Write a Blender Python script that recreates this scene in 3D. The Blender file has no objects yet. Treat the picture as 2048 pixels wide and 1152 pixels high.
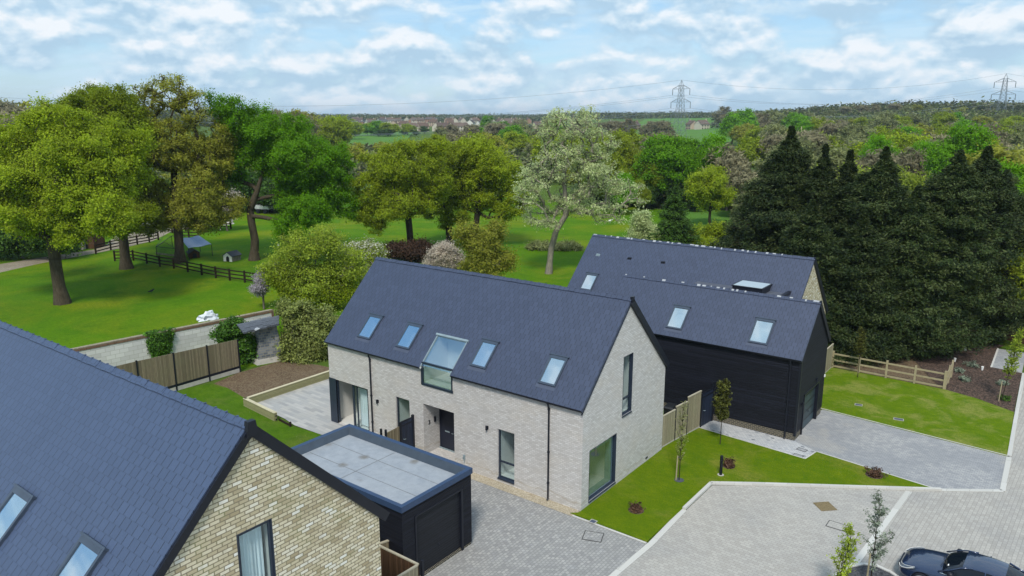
import bpy, bmesh, math, random
import numpy as np
from mathutils import Vector, Matrix
D = bpy.data; S = bpy.context.scene; COL = S.collection
R_ = math.radians
# ------------------------------------------------------------------ camera
CAM = np.array([16.51, -27.0, 17.70]); YAW = R_(-37.19); PIT = R_(12.84); FPX = 1509.0
cam = D.cameras.new('camera'); co = D.objects.new('camera', cam); COL.objects.link(co); S.camera = co
cam.sensor_width = 36; cam.lens = FPX / 2048 * 36; cam.clip_start = 0.5; cam.clip_end = 12000
co.location = CAM; co.rotation_euler = (R_(90) - PIT, 0, -YAW)
# ------------------------------------------------------------------ light
SUN_EL, SUN_AZ = R_(50), R_(150)          # azimuth clockwise from +y: behind and right of the camera
w = D.worlds.new('World'); S.world = w; w.use_nodes = True
sun = D.lights.new('sun', 'SUN'); so = D.objects.new('sun', sun); COL.objects.link(so)
sun.energy = 2.6; sun.angle = R_(11); sun.color = (1, .94, .84)
so.rotation_euler = (R_(90) - SUN_EL, 0, math.pi - SUN_AZ)
S.view_settings.view_transform = 'Standard'; S.view_settings.look = 'None'
S.view_settings.exposure = 0.22; S.view_settings.gamma = 1
S.render.engine = 'CYCLES'
def world_nodes():
    nt = w.node_tree; N = nt.nodes; L = nt.links; N.clear()
    out = N.new('ShaderNodeOutputWorld'); bg = N.new('ShaderNodeBackground'); L.new(bg.outputs[0], out.inputs[0])
    bg.inputs['Strength'].default_value = 0.12
    sky = N.new('ShaderNodeTexSky'); sky.sky_type = 'NISHITA'; sky.sun_disc = False
    sky.sun_elevation = SUN_EL; sky.sun_rotation = SUN_AZ; sky.altitude = 50; sky.air_density = 1.0; sky.dust_density = .6; sky.ozone_density = 1.6
    tc = N.new('ShaderNodeTexCoord')
    def noise(loc, scl, sc, det, ro, dist):
        m = N.new('ShaderNodeMapping'); m.inputs['Location'].default_value = loc; m.inputs['Scale'].default_value = scl
        L.new(tc.outputs['Generated'], m.inputs[0])
        n = N.new('ShaderNodeTexNoise'); n.inputs['Scale'].default_value = sc; n.inputs['Detail'].default_value = det
        n.inputs['Roughness'].default_value = ro; n.inputs['Distortion'].default_value = dist
        L.new(m.outputs[0], n.inputs['Vector']); return n.outputs['Fac']
    def mth(op, a, b, clamp=False):
        n = N.new('ShaderNodeMath'); n.operation = op; n.use_clamp = clamp
        for i, v in enumerate((a, b)):
            if isinstance(v, (int, float)): n.inputs[i].default_value = v
            else: L.new(v, n.inputs[i])
        return n.outputs[0]
    def ramp(v, stops):
        r = N.new('ShaderNodeValToRGB'); L.new(v, r.inputs[0]); e = r.color_ramp.elements
        while len(e) < len(stops): e.new(.5)
        for q, (p, c) in zip(e, stops): q.position = p; q.color = (*c, 1) if len(c) == 3 else c
        return r.outputs[0]
    def mix(f, a, b):
        m = N.new('ShaderNodeMix'); m.data_type = 'RGBA'
        for s, v in ((m.inputs[0], f), (m.inputs[6], a), (m.inputs[7], b)):
            if isinstance(v, (tuple, list)): s.default_value = (*v, 1)
            elif isinstance(v, (int, float)): s.default_value = v
            else: L.new(v, s)
        return m.outputs[2]
    k = .93 / 0.12
    loc = (3.1, 1.7, .62)
    big = noise(loc, (1, 1, 3.0), 6.0, 3, .5, .2)
    det = noise(loc, (1, 1, 1.8), 12.0, 9, .5, .1)
    deu = noise((loc[0], loc[1], loc[2] + .018), (1, 1, 1.8), 12.0, 8, .5, .1)
    wisp = noise((5.1, 3.2, 1.1), (1, 1, 7.0), 5.0, 9, .62, .6)
    body = mth('ADD', mth('MULTIPLY', big, .45), mth('MULTIPLY', det, .55))
    cov = ramp(body, [(.42, (0, 0, 0)), (.485, (.82, .82, .82)), (.56, (1, 1, 1))])
    lit = mth('MULTIPLY', mth('SUBTRACT', det, deu), 6.0)
    lit = mth('ADD', lit, mth('MULTIPLY', mth('SUBTRACT', body, .46), 2.6), False)
    lit = mth('ADD', lit, .22, True)
    cl = ramp(lit, [(.0, (.43 * k, .61 * k, .77 * k)), (.45, (.60 * k, .75 * k, .87 * k)), (1.0, (.85 * k, .90 * k, .95 * k))])
    wc = ramp(wisp, [(.42, (0, 0, 0)), (.62, (.75, .75, .75))])
    blue = mix(.45, sky.outputs[0], (.27 * k, .57 * k, .88 * k))
    base = (wc, blue)
    sep = N.new('ShaderNodeSeparateXYZ'); L.new(tc.outputs['Generated'], sep.inputs[0])
    hi = ramp(sep.outputs[2], [(.25, (0, 0, 0)), (.45, (1, 1, 1))])
    side = ramp(mth('ADD', sep.outputs[0], 1.0), [(.36, (.10, .10, .10)), (.50, (.95, .95, .95))])        # unseen sky shaped for the skylight reflections: clear left, cloud overhead
    cov = mth('ADD', mth('MULTIPLY', cov, mth('SUBTRACT', 1, hi)), mth('MULTIPLY', side, hi), True)
    base = (base[0], mix(mth('MULTIPLY', hi, .8), base[1], (.09 * k, .31 * k, .66 * k)))
    base = mix(mth('MULTIPLY', base[0], mth('SUBTRACT', 1, mth('MULTIPLY', hi, .85))), base[1], (.60 * k, .78 * k, .92 * k))
    c = mix(cov, base, cl)
    hz = ramp(sep.outputs[2], [(0.0, (.45, .45, .45)), (.022, (.15, .15, .15)), (.06, (0, 0, 0))])
    c = mix(hz, c, (.56 * k, .77 * k, .93 * k))
    L.new(c, bg.inputs[0])
world_nodes()

# ------------------------------------------------------------------ measuring helpers
_F = np.array([math.cos(PIT) * math.sin(YAW), math.cos(PIT) * math.cos(YAW), -math.sin(PIT)])
_R = np.array([math.cos(YAW), -math.sin(YAW), 0.0]); _U = np.cross(_R, _F)
def at(px, py, z=0.0, axis=2):
    d = _F + _R * (px - 1024) / FPX + _U * (576 - py) / FPX
    return CAM + d * (z - CAM[axis]) / d[axis]
def top_z(x, y, py):
    """height of a plumb line at x,y that reaches the sight line at height py"""
    s = (576 - py) / FPX; dx = x - CAM[0]; dy = y - CAM[1]
    a = dx * _F[0] + dy * _F[1]; b = dx * _U[0] + dy * _U[1]
    dz = (s * a - b) / (_U[2] - s * _F[2]); return CAM[2] + dz
def dist(x, y): return math.hypot(x - CAM[0], y - CAM[1])

# ------------------------------------------------------------------ materials
def nodemat(name):
    m = D.materials.new(name); m.use_nodes = True; nt = m.node_tree
    return m, nt.nodes, nt.links, nt.nodes['Principled BSDF']
def setp(p, rough=.8, spec=.3, metal=0.0):
    p.inputs['Roughness'].default_value = rough; p.inputs['Specular IOR Level'].default_value = spec; p.inputs['Metallic'].default_value = metal
class G:
    """tiny node graph helper"""
    def __init__(s, name): s.m, s.N, s.L, s.p = nodemat(name)
    def coord(s, kind='UV', scale=(1, 1, 1), loc=(0, 0, 0), rot=(0, 0, 0)):
        t = s.N.new('ShaderNodeTexCoord'); m = s.N.new('ShaderNodeMapping')
        m.inputs['Scale'].default_value = scale; m.inputs['Location'].default_value = loc; m.inputs['Rotation'].default_value = rot
        s.L.new(t.outputs[kind], m.inputs[0]); return m.outputs[0]
    def world(s):
        g = s.N.new('ShaderNodeNewGeometry'); return g.outputs['Position']
    def mapped(s, v, scale=(1, 1, 1), loc=(0, 0, 0), rot=(0, 0, 0)):
        m = s.N.new('ShaderNodeMapping'); m.inputs['Scale'].default_value = scale; m.inputs['Location'].default_value = loc; m.inputs['Rotation'].default_value = rot
        s.L.new(v, m.inputs[0]); return m.outputs[0]
    def noise(s, v, sc, det=4, ro=.55, dist=0, col=False):
        n = s.N.new('ShaderNodeTexNoise'); n.inputs['Scale'].default_value = sc; n.inputs['Detail'].default_value = det
        n.inputs['Roughness'].default_value = ro; n.inputs['Distortion'].default_value = dist
        s.L.new(v, n.inputs['Vector']); return n.outputs['Color' if col else 'Fac']
    def vor(s, v, sc, feat='F1', out='Distance'):
        n = s.N.new('ShaderNodeTexVoronoi'); n.feature = feat; n.inputs['Scale'].default_value = sc
        s.L.new(v, n.inputs['Vector']); return n.outputs[out]
    def ramp(s, v, stops, interp='LINEAR'):
        r = s.N.new('ShaderNodeValToRGB'); s.L.new(v, r.inputs[0]); e = r.color_ramp.elements; r.color_ramp.interpolation = interp
        while len(e) < len(stops): e.new(.5)
        for q, (p, c) in zip(e, stops): q.position = p; q.color = (c, c, c, 1) if isinstance(c, (int, float)) else (*c, 1)
        return r.outputs[0]
    def mix(s, f, a, b, mode='MIX'):
        m = s.N.new('ShaderNodeMix'); m.data_type = 'RGBA'; m.blend_type = mode
        for k, v in ((m.inputs[0], f), (m.inputs[6], a), (m.inputs[7], b)):
            if isinstance(v, (tuple, list)): k.default_value = (*v, 1)
            elif isinstance(v, (int, float)): k.default_value = v
            else: s.L.new(v, k)
        return m.outputs[2]
    def math(s, op, a, b=0, clamp=False):
        n = s.N.new('ShaderNodeMath'); n.operation = op; n.use_clamp = clamp
        for i, v in enumerate((a, b)):
            if isinstance(v, (int, float)): n.inputs[i].default_value = v
            else: s.L.new(v, n.inputs[i])
        return n.outputs[0]
    def sep(s, v):
        n = s.N.new('ShaderNodeSeparateXYZ'); s.L.new(v, n.inputs[0]); return n.outputs
    def brick(s, v, wdt, hgt, mortar=.01, off=.5, smooth=.1, bias=0):
        b = s.N.new('ShaderNodeTexBrick'); s.L.new(v, b.inputs['Vector'])
        b.inputs['Color1'].default_value = (0, 0, 0, 1); b.inputs['Color2'].default_value = (1, 1, 1, 1); b.inputs['Mortar'].default_value = (.5, .5, .5, 1)
        b.inputs['Scale'].default_value = 1; b.inputs['Mortar Size'].default_value = mortar; b.inputs['Mortar Smooth'].default_value = smooth
        b.inputs['Bias'].default_value = bias; b.inputs['Brick Width'].default_value = wdt; b.inputs['Row Height'].default_value = hgt; b.offset = off
        return b.outputs['Color'], b.outputs['Fac']
    def bump(s, h, strength=.4, d=.02):
        b = s.N.new('ShaderNodeBump'); b.inputs['Strength'].default_value = strength; b.inputs['Distance'].default_value = d
        s.L.new(h, b.inputs['Height']); s.L.new(b.outputs[0], s.p.inputs['Normal'])
    def col(s, c): s.L.new(c, s.p.inputs['Base Color'])
    def fin(s, rough=.8, spec=.3, metal=0.0): setp(s.p, rough, spec, metal); return s.m
def plain(name, c, rough=.6, spec=.4, metal=0.0, var=.12, sc=3.0, bump=0):
    g = G(name); n = g.noise(g.world(), sc, 5, .6)
    a = tuple(x * (1 - var) for x in c); b = tuple(min(1, x * (1 + var)) for x in c)
    g.col(g.ramp(n, [(.3, a), (.7, b)]))
    if bump: g.bump(g.noise(g.world(), sc * 8, 4), bump, .01)
    return g.fin(rough, spec, metal)

def m_white_brick():
    g = G('white brick'); uv = g.coord(); c, f = g.brick(uv, .235, .088, .012, .5, .3)
    W = g.world()
    tone = g.ramp(c, [(0, (.47, .447, .43)), (.35, (.545, .525, .51)), (.7, (.595, .575, .565)), (1, (.66, .645, .635))])
    tone = g.mix(g.ramp(g.noise(g.mapped(W, (1, 1, 2.2)), .45, 5, .6), [(.48, 0.0), (.66, .45)]), tone, (.60, .54, .47))
    tone = g.mix(g.ramp(g.noise(W, 9, 3), [(.3, 0.0), (.75, .3)]), tone, (.47, .46, .465))
    col = g.mix(g.math('MULTIPLY', f, .8), tone, (.40, .385, .375))
    z = g.sep(W)[2]
    zn = g.math('ADD', z, g.math('MULTIPLY', g.noise(W, 1.6, 4), -.7))
    col = g.mix(g.ramp(zn, [(-.2, .0), (-.06, .5), (.10, .0)]), col, (.33, .26, .16))
    col = g.mix(g.math('MULTIPLY', g.ramp(g.noise(W, 2.3, 6, .7), [(.60, 0.0), (.72, 1.0)]), .3), col, (.38, .36, .33))
    g.col(col); g.bump(g.math('SUBTRACT', g.math('MULTIPLY', g.noise(uv, 30, 3), .25), f), .4, .008)
    return g.fin(.9, .2)
def m_buff_brick():
    g = G('buff brick'); uv = g.coord(); c, f = g.brick(uv, .255, .102, .013, .5, .15)
    tone = g.ramp(c, [(0, (.40, .33, .21)), (.15, (.50, .43, .29)), (.4, (.60, .53, .375)), (.66, (.68, .61, .45)), (.88, (.73, .67, .53)), (1, (.80, .79, .74))])
    tone = g.mix(g.ramp(g.noise(uv, 3.2, 4, .6), [(.5, 0.0), (.72, .45)]), tone, (.46, .40, .30))
    tone = g.mix(g.ramp(g.noise(uv, 40, 3, .7), [(.55, 0.0), (.78, .4)]), tone, (.34, .29, .21))
    mort = g.mix(g.ramp(g.noise(uv, 1.6, 4), [(.5, 0.0), (.62, .6)]), (.19, .16, .11), (.16, .19, .06))
    g.col(g.mix(g.math('MULTIPLY', f, .85), tone, mort))
    g.bump(g.math('SUBTRACT', g.math('MULTIPLY', g.noise(uv, 40, 3), .3), f), .8, .012)
    return g.fin(.92, .15)
def m_dark_brick():
    g = G('dark plinth brick'); uv = g.coord(); c, f = g.brick(uv, .225, .075, .012, .5, .1)
    g.col(g.mix(f, g.ramp(c, [(0, (.012, .014, .02)), (1, (.03, .032, .04))]), (.30, .26, .18)))
    return g.fin(.8, .3)
def m_slate(name, base, wdt=.33, row=.25, blotch=.25, spec=.5, joint=.75, line=.35, vary=.12):
    g = G(name); uv = g.coord(); b = np.array(base); sp = g.sep(uv)
    v = g.math('DIVIDE', sp[1], row); ri = g.math('FLOOR', v); fr = g.math('FRACT', v)
    half = g.math('MULTIPLY', g.math('PINGPONG', ri, 1), .5)
    u = g.math('ADD', g.math('DIVIDE', sp[0], wdt), half); ui = g.math('FLOOR', u); fu = g.math('FRACT', u)
    wn = g.N.new('ShaderNodeTexWhiteNoise'); wn.noise_dimensions = '2D'
    cb = g.N.new('ShaderNodeCombineXYZ'); g.L.new(ui, cb.inputs[0]); g.L.new(ri, cb.inputs[1]); g.L.new(cb.outputs[0], wn.inputs['Vector'])
    c = wn.outputs['Value']
    t = g.ramp(c, [(0, tuple(b * (1 - vary))), (.5, tuple(b)), (1, tuple(b * (1 + vary)))])
    t = g.mix(g.ramp(g.noise(uv, .35, 4, .6), [(.35, 0.0), (.7, blotch)]), t, tuple(b * 1.3))
    t = g.mix(g.ramp(g.noise(uv, 60, 2, .6), [(.45, 0.0), (.75, .3)]), t, tuple(b * .7))
    t = g.mix(g.math('MULTIPLY', g.ramp(g.noise(g.mapped(uv, (3, 1, 1)), 2.2, 6, .75), [(.715, 0.0), (.73, 1.0)]), .6), t, (.38, .40, .42))
    vj = g.math('MULTIPLY', g.ramp(fu, [(0, 1.0), (.060, 1.0), (.085, 0.0)]), joint)  # joints widened and darkened with the shadow of overlapping slates
    hl = g.math('MULTIPLY', g.ramp(fr, [(0, 1.0), (.05, .9), (.075, 0.0)]), line)
    lines = g.math('MAXIMUM', vj, hl)
    g.col(g.mix(lines, t, tuple(b * .22)))
    tilt = g.math('SUBTRACT', 1, fr)
    g.bump(g.math('SUBTRACT', g.math('ADD', g.math('MULTIPLY', tilt, .25), g.math('MULTIPLY', c, .3)), vj), .35, .008)
    return g.fin(.5, spec)
def m_clad(name, c, pitch=.15, vertical=False, rough=.55, spec=.35):
    g = G(name); uv = g.coord(); sp = g.sep(uv); v = sp[0 if vertical else 1]; o = sp[1 if vertical else 0]
    q = g.math('DIVIDE', v, pitch); fr = g.math('FRACT', q); idx = g.math('FLOOR', q)
    gap = g.ramp(fr, [(0, 1.0), (.10, 1.0), (.15, 0.0)])
    wn = g.N.new('ShaderNodeTexWhiteNoise'); wn.noise_dimensions = '2D'; cb = g.N.new('ShaderNodeCombineXYZ'); g.L.new(idx, cb.inputs[0])
    jn = g.math('ADD', g.math('DIVIDE', o, 3.6), g.math('MULTIPLY', g.math('SINE', g.math('MULTIPLY', idx, 12.9)), .5)); g.L.new(g.math('FLOOR', jn), cb.inputs[1]); g.L.new(cb.outputs[0], wn.inputs['Vector'])
    cc = np.array(c); sc = (1.2, 60, 1) if not vertical else (60, 1.2, 1)
    t = g.ramp(wn.outputs['Value'], [(0, tuple(cc * .75)), (.6, tuple(cc * 1.05)), (1, tuple(cc * 1.7))])
    t = g.mix(g.ramp(g.noise(g.mapped(uv, sc), 1.0, 5, .6), [(.45, 0.0), (.7, .6)]), t, tuple(cc * 2.1))
    t = g.mix(g.ramp(g.noise(uv, .5, 5, .6), [(.5, 0.0), (.75, .35)]), t, tuple(cc * 2.4 + np.array([.004, .003, .001])))
    g.col(g.mix(gap, t, tuple(cc * .22))); g.bump(g.math('SUBTRACT', g.math('MULTIPLY', g.math('SUBTRACT', 1, fr), .6), gap), .9, .03)
    return g.fin(rough, spec)
def m_wood(name, c, board=.1, vertical=True, var=.35, gapc=.35):
    g = G(name); uv = g.coord(); v = g.sep(uv)[0 if vertical else 1]
    q = g.math('DIVIDE', v, board); fr = g.math('FRACT', q); idx = g.math('FLOOR', q)
    wn = g.N.new('ShaderNodeTexWhiteNoise'); wn.noise_dimensions = '1D'; g.L.new(idx, wn.inputs['W'])
    cc = np.array(c)
    t = g.ramp(wn.outputs['Value'], [(0, tuple(cc * (1 - var))), (.5, tuple(cc)), (1, tuple(cc * (1 + var)))])
    st = (40, 3, 1) if vertical else (3, 40, 1)
    t = g.mix(g.ramp(g.noise(g.mapped(uv, st), 1, 6, .65), [(.35, .7), (.65, 0.0)]), t, tuple(cc * .55))
    t = g.mix(g.ramp(g.noise(uv, .9, 4), [(.4, 0.0), (.7, .4)]), t, tuple(cc * np.array([.8, .95, .8])))
    gap = g.ramp(fr, [(0, 1.0), (.07, 1.0), (.10, 0.0)])
    g.col(g.mix(g.math('MULTIPLY', gap, .8), t, tuple(cc * gapc))); g.bump(g.math('SUBTRACT', 1, gap), .5, .02)
    return g.fin(.85, .2)
def m_blocks(name, stops, mortar, bw, bh, ms=.012, rough=.9, rot=0, off=.5, stain=None, worlduv=False, smooth=.2, fstr=.8, blot=None):
    g = G(name); uv = g.mapped(g.world(), rot=(0, 0, rot)) if worlduv else g.coord()
    if worlduv:
        dn = g.noise(g.world(), 1.3, 2, col=True)
        uv = g.mix(.012, uv, dn, 'ADD')
    c, f = g.brick(uv, bw, bh, ms, off, smooth)
    t = g.ramp(c, stops)
    if blot:
        for sc, lo, hi, amt, colr in blot:
            t = g.mix(g.math('MULTIPLY', g.ramp(g.noise(g.world(), sc, 6, .62), [(lo, 0.0), (hi, 1.0)]), amt), t, colr)
    g.col(g.mix(g.math('MULTIPLY', f, fstr), t, mortar))
    g.bump(g.math('SUBTRACT', g.math('MULTIPLY', g.noise(uv, 30, 3), .2), f), .5, .01)
    return g.fin(rough, .25)
def m_grass(name, a, b, dry, dark, drylo=.56, dryhi=.72, sc=1.0, daisies=False):
    g = G(name); W = g.world()
    t = g.ramp(g.noise(W, .55 * sc, 7, .62), [(.34, a), (.66, b)])
    t = g.mix(g.ramp(g.noise(W, .23 * sc, 6, .6, .6), [(drylo, 0.0), (dryhi, .75)]), t, dry)
    t = g.mix(g.ramp(g.noise(g.mapped(W, loc=(9, 4, 2)), .8 * sc, 6, .65), [(.55, 0.0), (.72, .7)]), t, dark)
    t = g.mix(g.ramp(g.noise(g.mapped(W, (1, 2.2, 1), rot=(0, 0, .65)), 1.9, 8, .72), [(.42, .32), (.60, 0.0)]), t, tuple(np.array(dark) * .85))
    fine = g.noise(W, 16, 6, .72)
    t = g.mix(g.ramp(fine, [(.38, .55), (.62, 0.0)]), t, tuple(np.array(dark) * .75))
    t = g.mix(g.ramp(g.noise(W, 45, 2, .6), [(.55, 0.0), (.75, .35)]), t, tuple(np.array(b) * 1.5))
    if daisies:
        t = g.mix(g.ramp(g.vor(W, 2.2), [(.0, 1.0), (.022, 1.0), (.03, 0.0)]), t, (.7, .7, .6))
    g.col(t); g.bump(fine, .9, .06)
    return g.fin(.95, .1)
def m_ground(name, a, b, c, sc=2.0, grain=40, rough=.95, bump=.8, bd=.03):
    g = G(name); W = g.world()
    t = g.ramp(g.noise(W, sc, 7, .65), [(.32, a), (.68, b)])
    t = g.mix(g.ramp(g.vor(W, grain, out='Color'), [(.35, 0.0), (.75, .75)]), t, c)
    g.col(t); g.bump(g.noise(W, grain * .8, 4, .7), bump, bd); return g.fin(rough, .2)
def m_leaf(name, stops, trans=.35, rough=.62):
    m, N, L, p = nodemat(name); setp(p, rough, .25)
    a = N.new('ShaderNodeAttribute'); a.attribute_name = 'tint'
    oi = N.new('ShaderNodeObjectInfo')
    r = N.new('ShaderNodeValToRGB'); e = r.color_ramp.elements
    while len(e) < len(stops): e.new(.5)
    for q, (pp, c) in zip(e, stops): q.position = pp; q.color = (*c, 1)
    L.new(a.outputs['Fac'], r.inputs[0])
    hs = N.new('ShaderNodeHueSaturation'); L.new(r.outputs[0], hs.inputs['Color'])
    mr = N.new('ShaderNodeMapRange'); L.new(oi.outputs['Random'], mr.inputs[0]); mr.inputs[3].default_value = .82; mr.inputs[4].default_value = 1.18
    L.new(mr.outputs[0], hs.inputs['Value'])
    L.new(hs.outputs[0], p.inputs['Base Color'])
    t = N.new('ShaderNodeBsdfTranslucent'); L.new(hs.outputs[0], t.inputs[0])
    mx = N.new('ShaderNodeMixShader'); mx.inputs[0].default_value = trans
    L.new(p.outputs[0], mx.inputs[1]); L.new(t.outputs[0], mx.inputs[2]); L.new(mx.outputs[0], N['Material Output'].inputs[0])
    return m
def m_bark(name, c):
    g = G(name); W = g.coord('Object'); cc = np.array(c)
    g.col(g.ramp(g.noise(g.mapped(W, (6, 6, 1.2)), 1.5, 6, .7), [(.3, tuple(cc * .5)), (.7, tuple(cc * 1.3))]))
    g.bump(g.noise(g.mapped(W, (8, 8, 1.5)), 2, 5, .7), .8, .05); return g.fin(.95, .1)
def m_glass(name, refl=.5, tint=(.85, .92, .97), rough=.02, wob=.0):
    m, N, L, p = nodemat(name)
    gl = N.new('ShaderNodeBsdfGlossy'); gl.inputs['Roughness'].default_value = rough; gl.inputs['Color'].default_value = (*tint, 1)
    tr = N.new('ShaderNodeBsdfTransparent'); tr.inputs[0].default_value = (.90, .95, .96, 1)
    fr = N.new('ShaderNodeFresnel'); fr.inputs[0].default_value = 1.5
    ad = N.new('ShaderNodeMath'); ad.operation = 'ADD'; ad.use_clamp = True; ad.inputs[1].default_value = refl
    L.new(fr.outputs[0], ad.inputs[0])
    ge = N.new('ShaderNodeNewGeometry'); inv = N.new('ShaderNodeMath'); inv.operation = 'SUBTRACT'; inv.inputs[0].default_value = 1; L.new(ge.outputs['Backfacing'], inv.inputs[1])
    mu = N.new('ShaderNodeMath'); mu.operation = 'MULTIPLY'; L.new(ad.outputs[0], mu.inputs[0]); L.new(inv.outputs[0], mu.inputs[1])   # the pane's inner face adds no second mirror
    mx = N.new('ShaderNodeMixShader'); L.new(mu.outputs[0], mx.inputs[0]); L.new(tr.outputs[0], mx.inputs[1]); L.new(gl.outputs[0], mx.inputs[2])
    L.new(mx.outputs[0], N['Material Output'].inputs[0]); N.remove(p)
    return m
M = {}
M['wbrick'] = m_white_brick(); M['bbrick'] = m_buff_brick(); M['dbrick'] = m_dark_brick()
M['slate'] = m_slate('blue grey roof slates', (.048, .062, .108), .30, .27, .25, .5, .85, .16, .10)
M['slate_near'] = m_slate('pale blue grey roof slates', (.056, .082, .150), .285, .262, .25, .5, .95, .22, .06)
M['clad'] = m_clad('black timber cladding', (.0060, .0070, .0125), .15, rough=.6, spec=.25)
M['clad_end'] = m_clad('black timber cladding of the gable', (.0075, .010, .020), .15, rough=.55, spec=.3)
M['trim'] = plain('black painted trim', (.008, .010, .018), .45, .4, bump=.1)
M['frame'] = plain('dark blue grey window frame', (.020, .030, .052), .4, .5)
M['door'] = plain('dark blue door paint', (.012, .016, .032), .45, .4)
M['gate'] = m_clad('dark blue boarded gate', (.016, .024, .048), .12, True)
M['parapet'] = plain('blue grey metal capping', (.030, .058, .125), .38, .5, sc=9)
M['garage_door'] = m_clad('dark ribbed garage door', (.0055, .0065, .011), .11)
M['barn_door'] = m_clad('grey green garage door', (.026, .042, .052), .5, rough=.45)
M['white'] = plain('white plaster', (.78, .78, .76), .8, .2, var=.04)
M['room'] = plain('pale room interior', (.62, .62, .60), .9, .1, var=.05)
M['skyframe'] = plain('skylight frame', (.05, .068, .10), .35, .5)
M['flash'] = plain('lead flashing', (.065, .08, .125), .5, .5)
M['alu'] = plain('pale aluminium trim', (.24, .31, .345), .35, .5)
M['glass'] = m_glass('window glass', .02); M['skyglass'] = m_glass('skylight glass', .64, (.80, .92, 1.0)); M['boxglass'] = m_glass('box window glass', .34, (.82, .93, 1.0))
M['darkglass'] = m_glass('dark picture window glass', .26)
M['curtain'] = plain('white curtain', (.80, .84, .86), .9, .1, var=.03)
M['fence'] = m_wood('weathered fence boards', (.25, .205, .135), .1)
M['fence_new'] = m_wood('pale fence boards', (.36, .315, .22), .09, var=.25)
M['fence_brown'] = m_wood('brown fence boards', (.115, .062, .035), .12, var=.4)
M['fence_capping'] = plain('pale timber rail', (.42, .38, .29), .85, .15)
M['slatfence'] = m_wood('brown slatted fence', (.105, .060, .038), .09, False)
M['darkrail'] = plain('dark brown timber rails', (.030, .022, .015), .9, .1)
M['sleeper'] = m_wood('new timber sleepers', (.34, .32, .17), .1, False, var=.15)
M['sleeper_top'] = plain('sleeper top', (.54, .49, .34), .85, .15)
M['concrete'] = plain('pale concrete', (.45, .43, .39), .9, .2, bump=.3)
M['kerb'] = m_blocks('pale kerb stone', [(0, (.50, .49, .46)), (1, (.58, .57, .54))], (.3, .29, .27), .9, 3, .008)
M['block'] = m_blocks('white block wall', [(0, (.52, .50, .51)), (.5, (.60, .58, .59)), (1, (.67, .65, .65))], (.36, .34, .31), .62, .30, .012)
M['redbrick'] = m_blocks('red brick coping', [(0, (.10, .045, .028)), (1, (.19, .085, .05))], (.26, .22, .17), .075, .3, .01)
M['rubble'] = m_blocks('grey rubble stone', [(0, (.08, .095, .12)), (.5, (.15, .17, .20)), (1, (.25, .26, .27))], (.30, .28, .22), .34, .19, .022)
M['oldslate'] = m_slate('old broken roof slates', (.085, .095, .115), .22, .13, .5)
M['paver_road'] = m_blocks('warm grey road paving', [(0, (.375, .355, .325)), (.5, (.415, .395, .365)), (1, (.455, .435, .40))], (.20, .19, .18), .24, .16, .010, worlduv=True, rot=R_(3), fstr=.55,
    blot=[(.35, .45, .75, .4, (.26, .262, .27)), (2.5, .5, .8, .25, (.40, .385, .355)), (.12, .52, .62, .3, (.42, .41, .385)), (5, .62, .74, .3, (.19, .18, .16))])
M['paver_road2'] = m_blocks('warm grey road paving laid square', [(0, (.365, .345, .315)), (.5, (.405, .385, .355)), (1, (.445, .425, .39))], (.20, .19, .18), .24, .16, .010, worlduv=True, rot=R_(93), fstr=.55,
    blot=[(.3, .46, .7, .4, (.27, .27, .275)), (1.8, .55, .75, .3, (.40, .385, .355)), (6, .62, .74, .25, (.19, .18, .16))])
M['paver_drive'] = m_blocks('grey cobble paving', [(0, (.25, .245, .245)), (.4, (.31, .305, .30)), (.75, (.35, .345, .335)), (1, (.40, .39, .375))], (.19, .19, .19), .19, .145, .014, worlduv=True, rot=R_(90), fstr=.7,
    blot=[(.5, .42, .68, .55, (.30, .30, .29)), (1.6, .55, .75, .4, (.47, .475, .49)), (6, .6, .8, .35, (.17, .17, .13))])
M['paver_side'] = m_blocks('blue grey cobble paving', [(0, (.29, .297, .312)), (.5, (.345, .35, .36)), (1, (.405, .405, .405))], (.20, .20, .21), .2, .14, .013, worlduv=True, rot=R_(0), fstr=.6,
    blot=[(.33, .47, .54, .5, (.25, .262, .285)), (2.5, .5, .75, .35, (.48, .48, .49)), (.22, .56, .62, .35, (.46, .43, .38))])
M['path'] = m_blocks('whitish cobble path', [(0, (.15, .16, .18)), (.10, (.42, .43, .45)), (.5, (.47, .475, .485)), (1, (.54, .54, .54))], (.26, .26, .27), .2, .14, .013, worlduv=True, rot=R_(0), fstr=.6)
M['patio'] = m_blocks('pale patio planks', [(0, (.31, .31, .31)), (.4, (.375, .375, .37)), (.7, (.42, .41, .395)), (1, (.47, .46, .44))], (.27, .27, .27), 1.05, .24, .010, worlduv=True, rot=R_(2), fstr=.5,
    blot=[(.9, .48, .72, .3, (.46, .43, .37))])
M['gravel'] = m_ground('buff gravel', (.44, .38, .28), (.55, .49, .38), (.25, .20, .14), 3, 30)
M['paddock'] = m_grass('bright paddock grass', (.075, .190, .002), (.130, .250, .003), (.26, .28, .010), (.038, .125, .002), .46, .64, .45)
M['lawn'] = m_grass('lawn grass', (.115, .175, .003), (.165, .220, .004), (.28, .25, .05), (.060, .150, .002), .50, .68, 1.6)
M['lawn_far'] = m_grass('patchy lawn grass', (.115, .190, .003), (.170, .240, .007), (.33, .31, .09), (.062, .155, .003), .47, .62, 2.2)
M['verge'] = m_grass('rough grass', (.070, .155, .005), (.11, .20, .01), (.19, .19, .05), (.04, .11, .004), .52, .7, 1.5, True)
M['field'] = m_grass('distant meadow', (.10, .24, .03), (.13, .27, .04), (.15, .2, .06), (.07, .15, .03), .55, .8, .03)
M['terrain'] = m_grass('rough pasture', (.10, .155, .02), (.11, .18, .025), (.15, .17, .05), (.05, .10, .015), .5, .7, .06)
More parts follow.
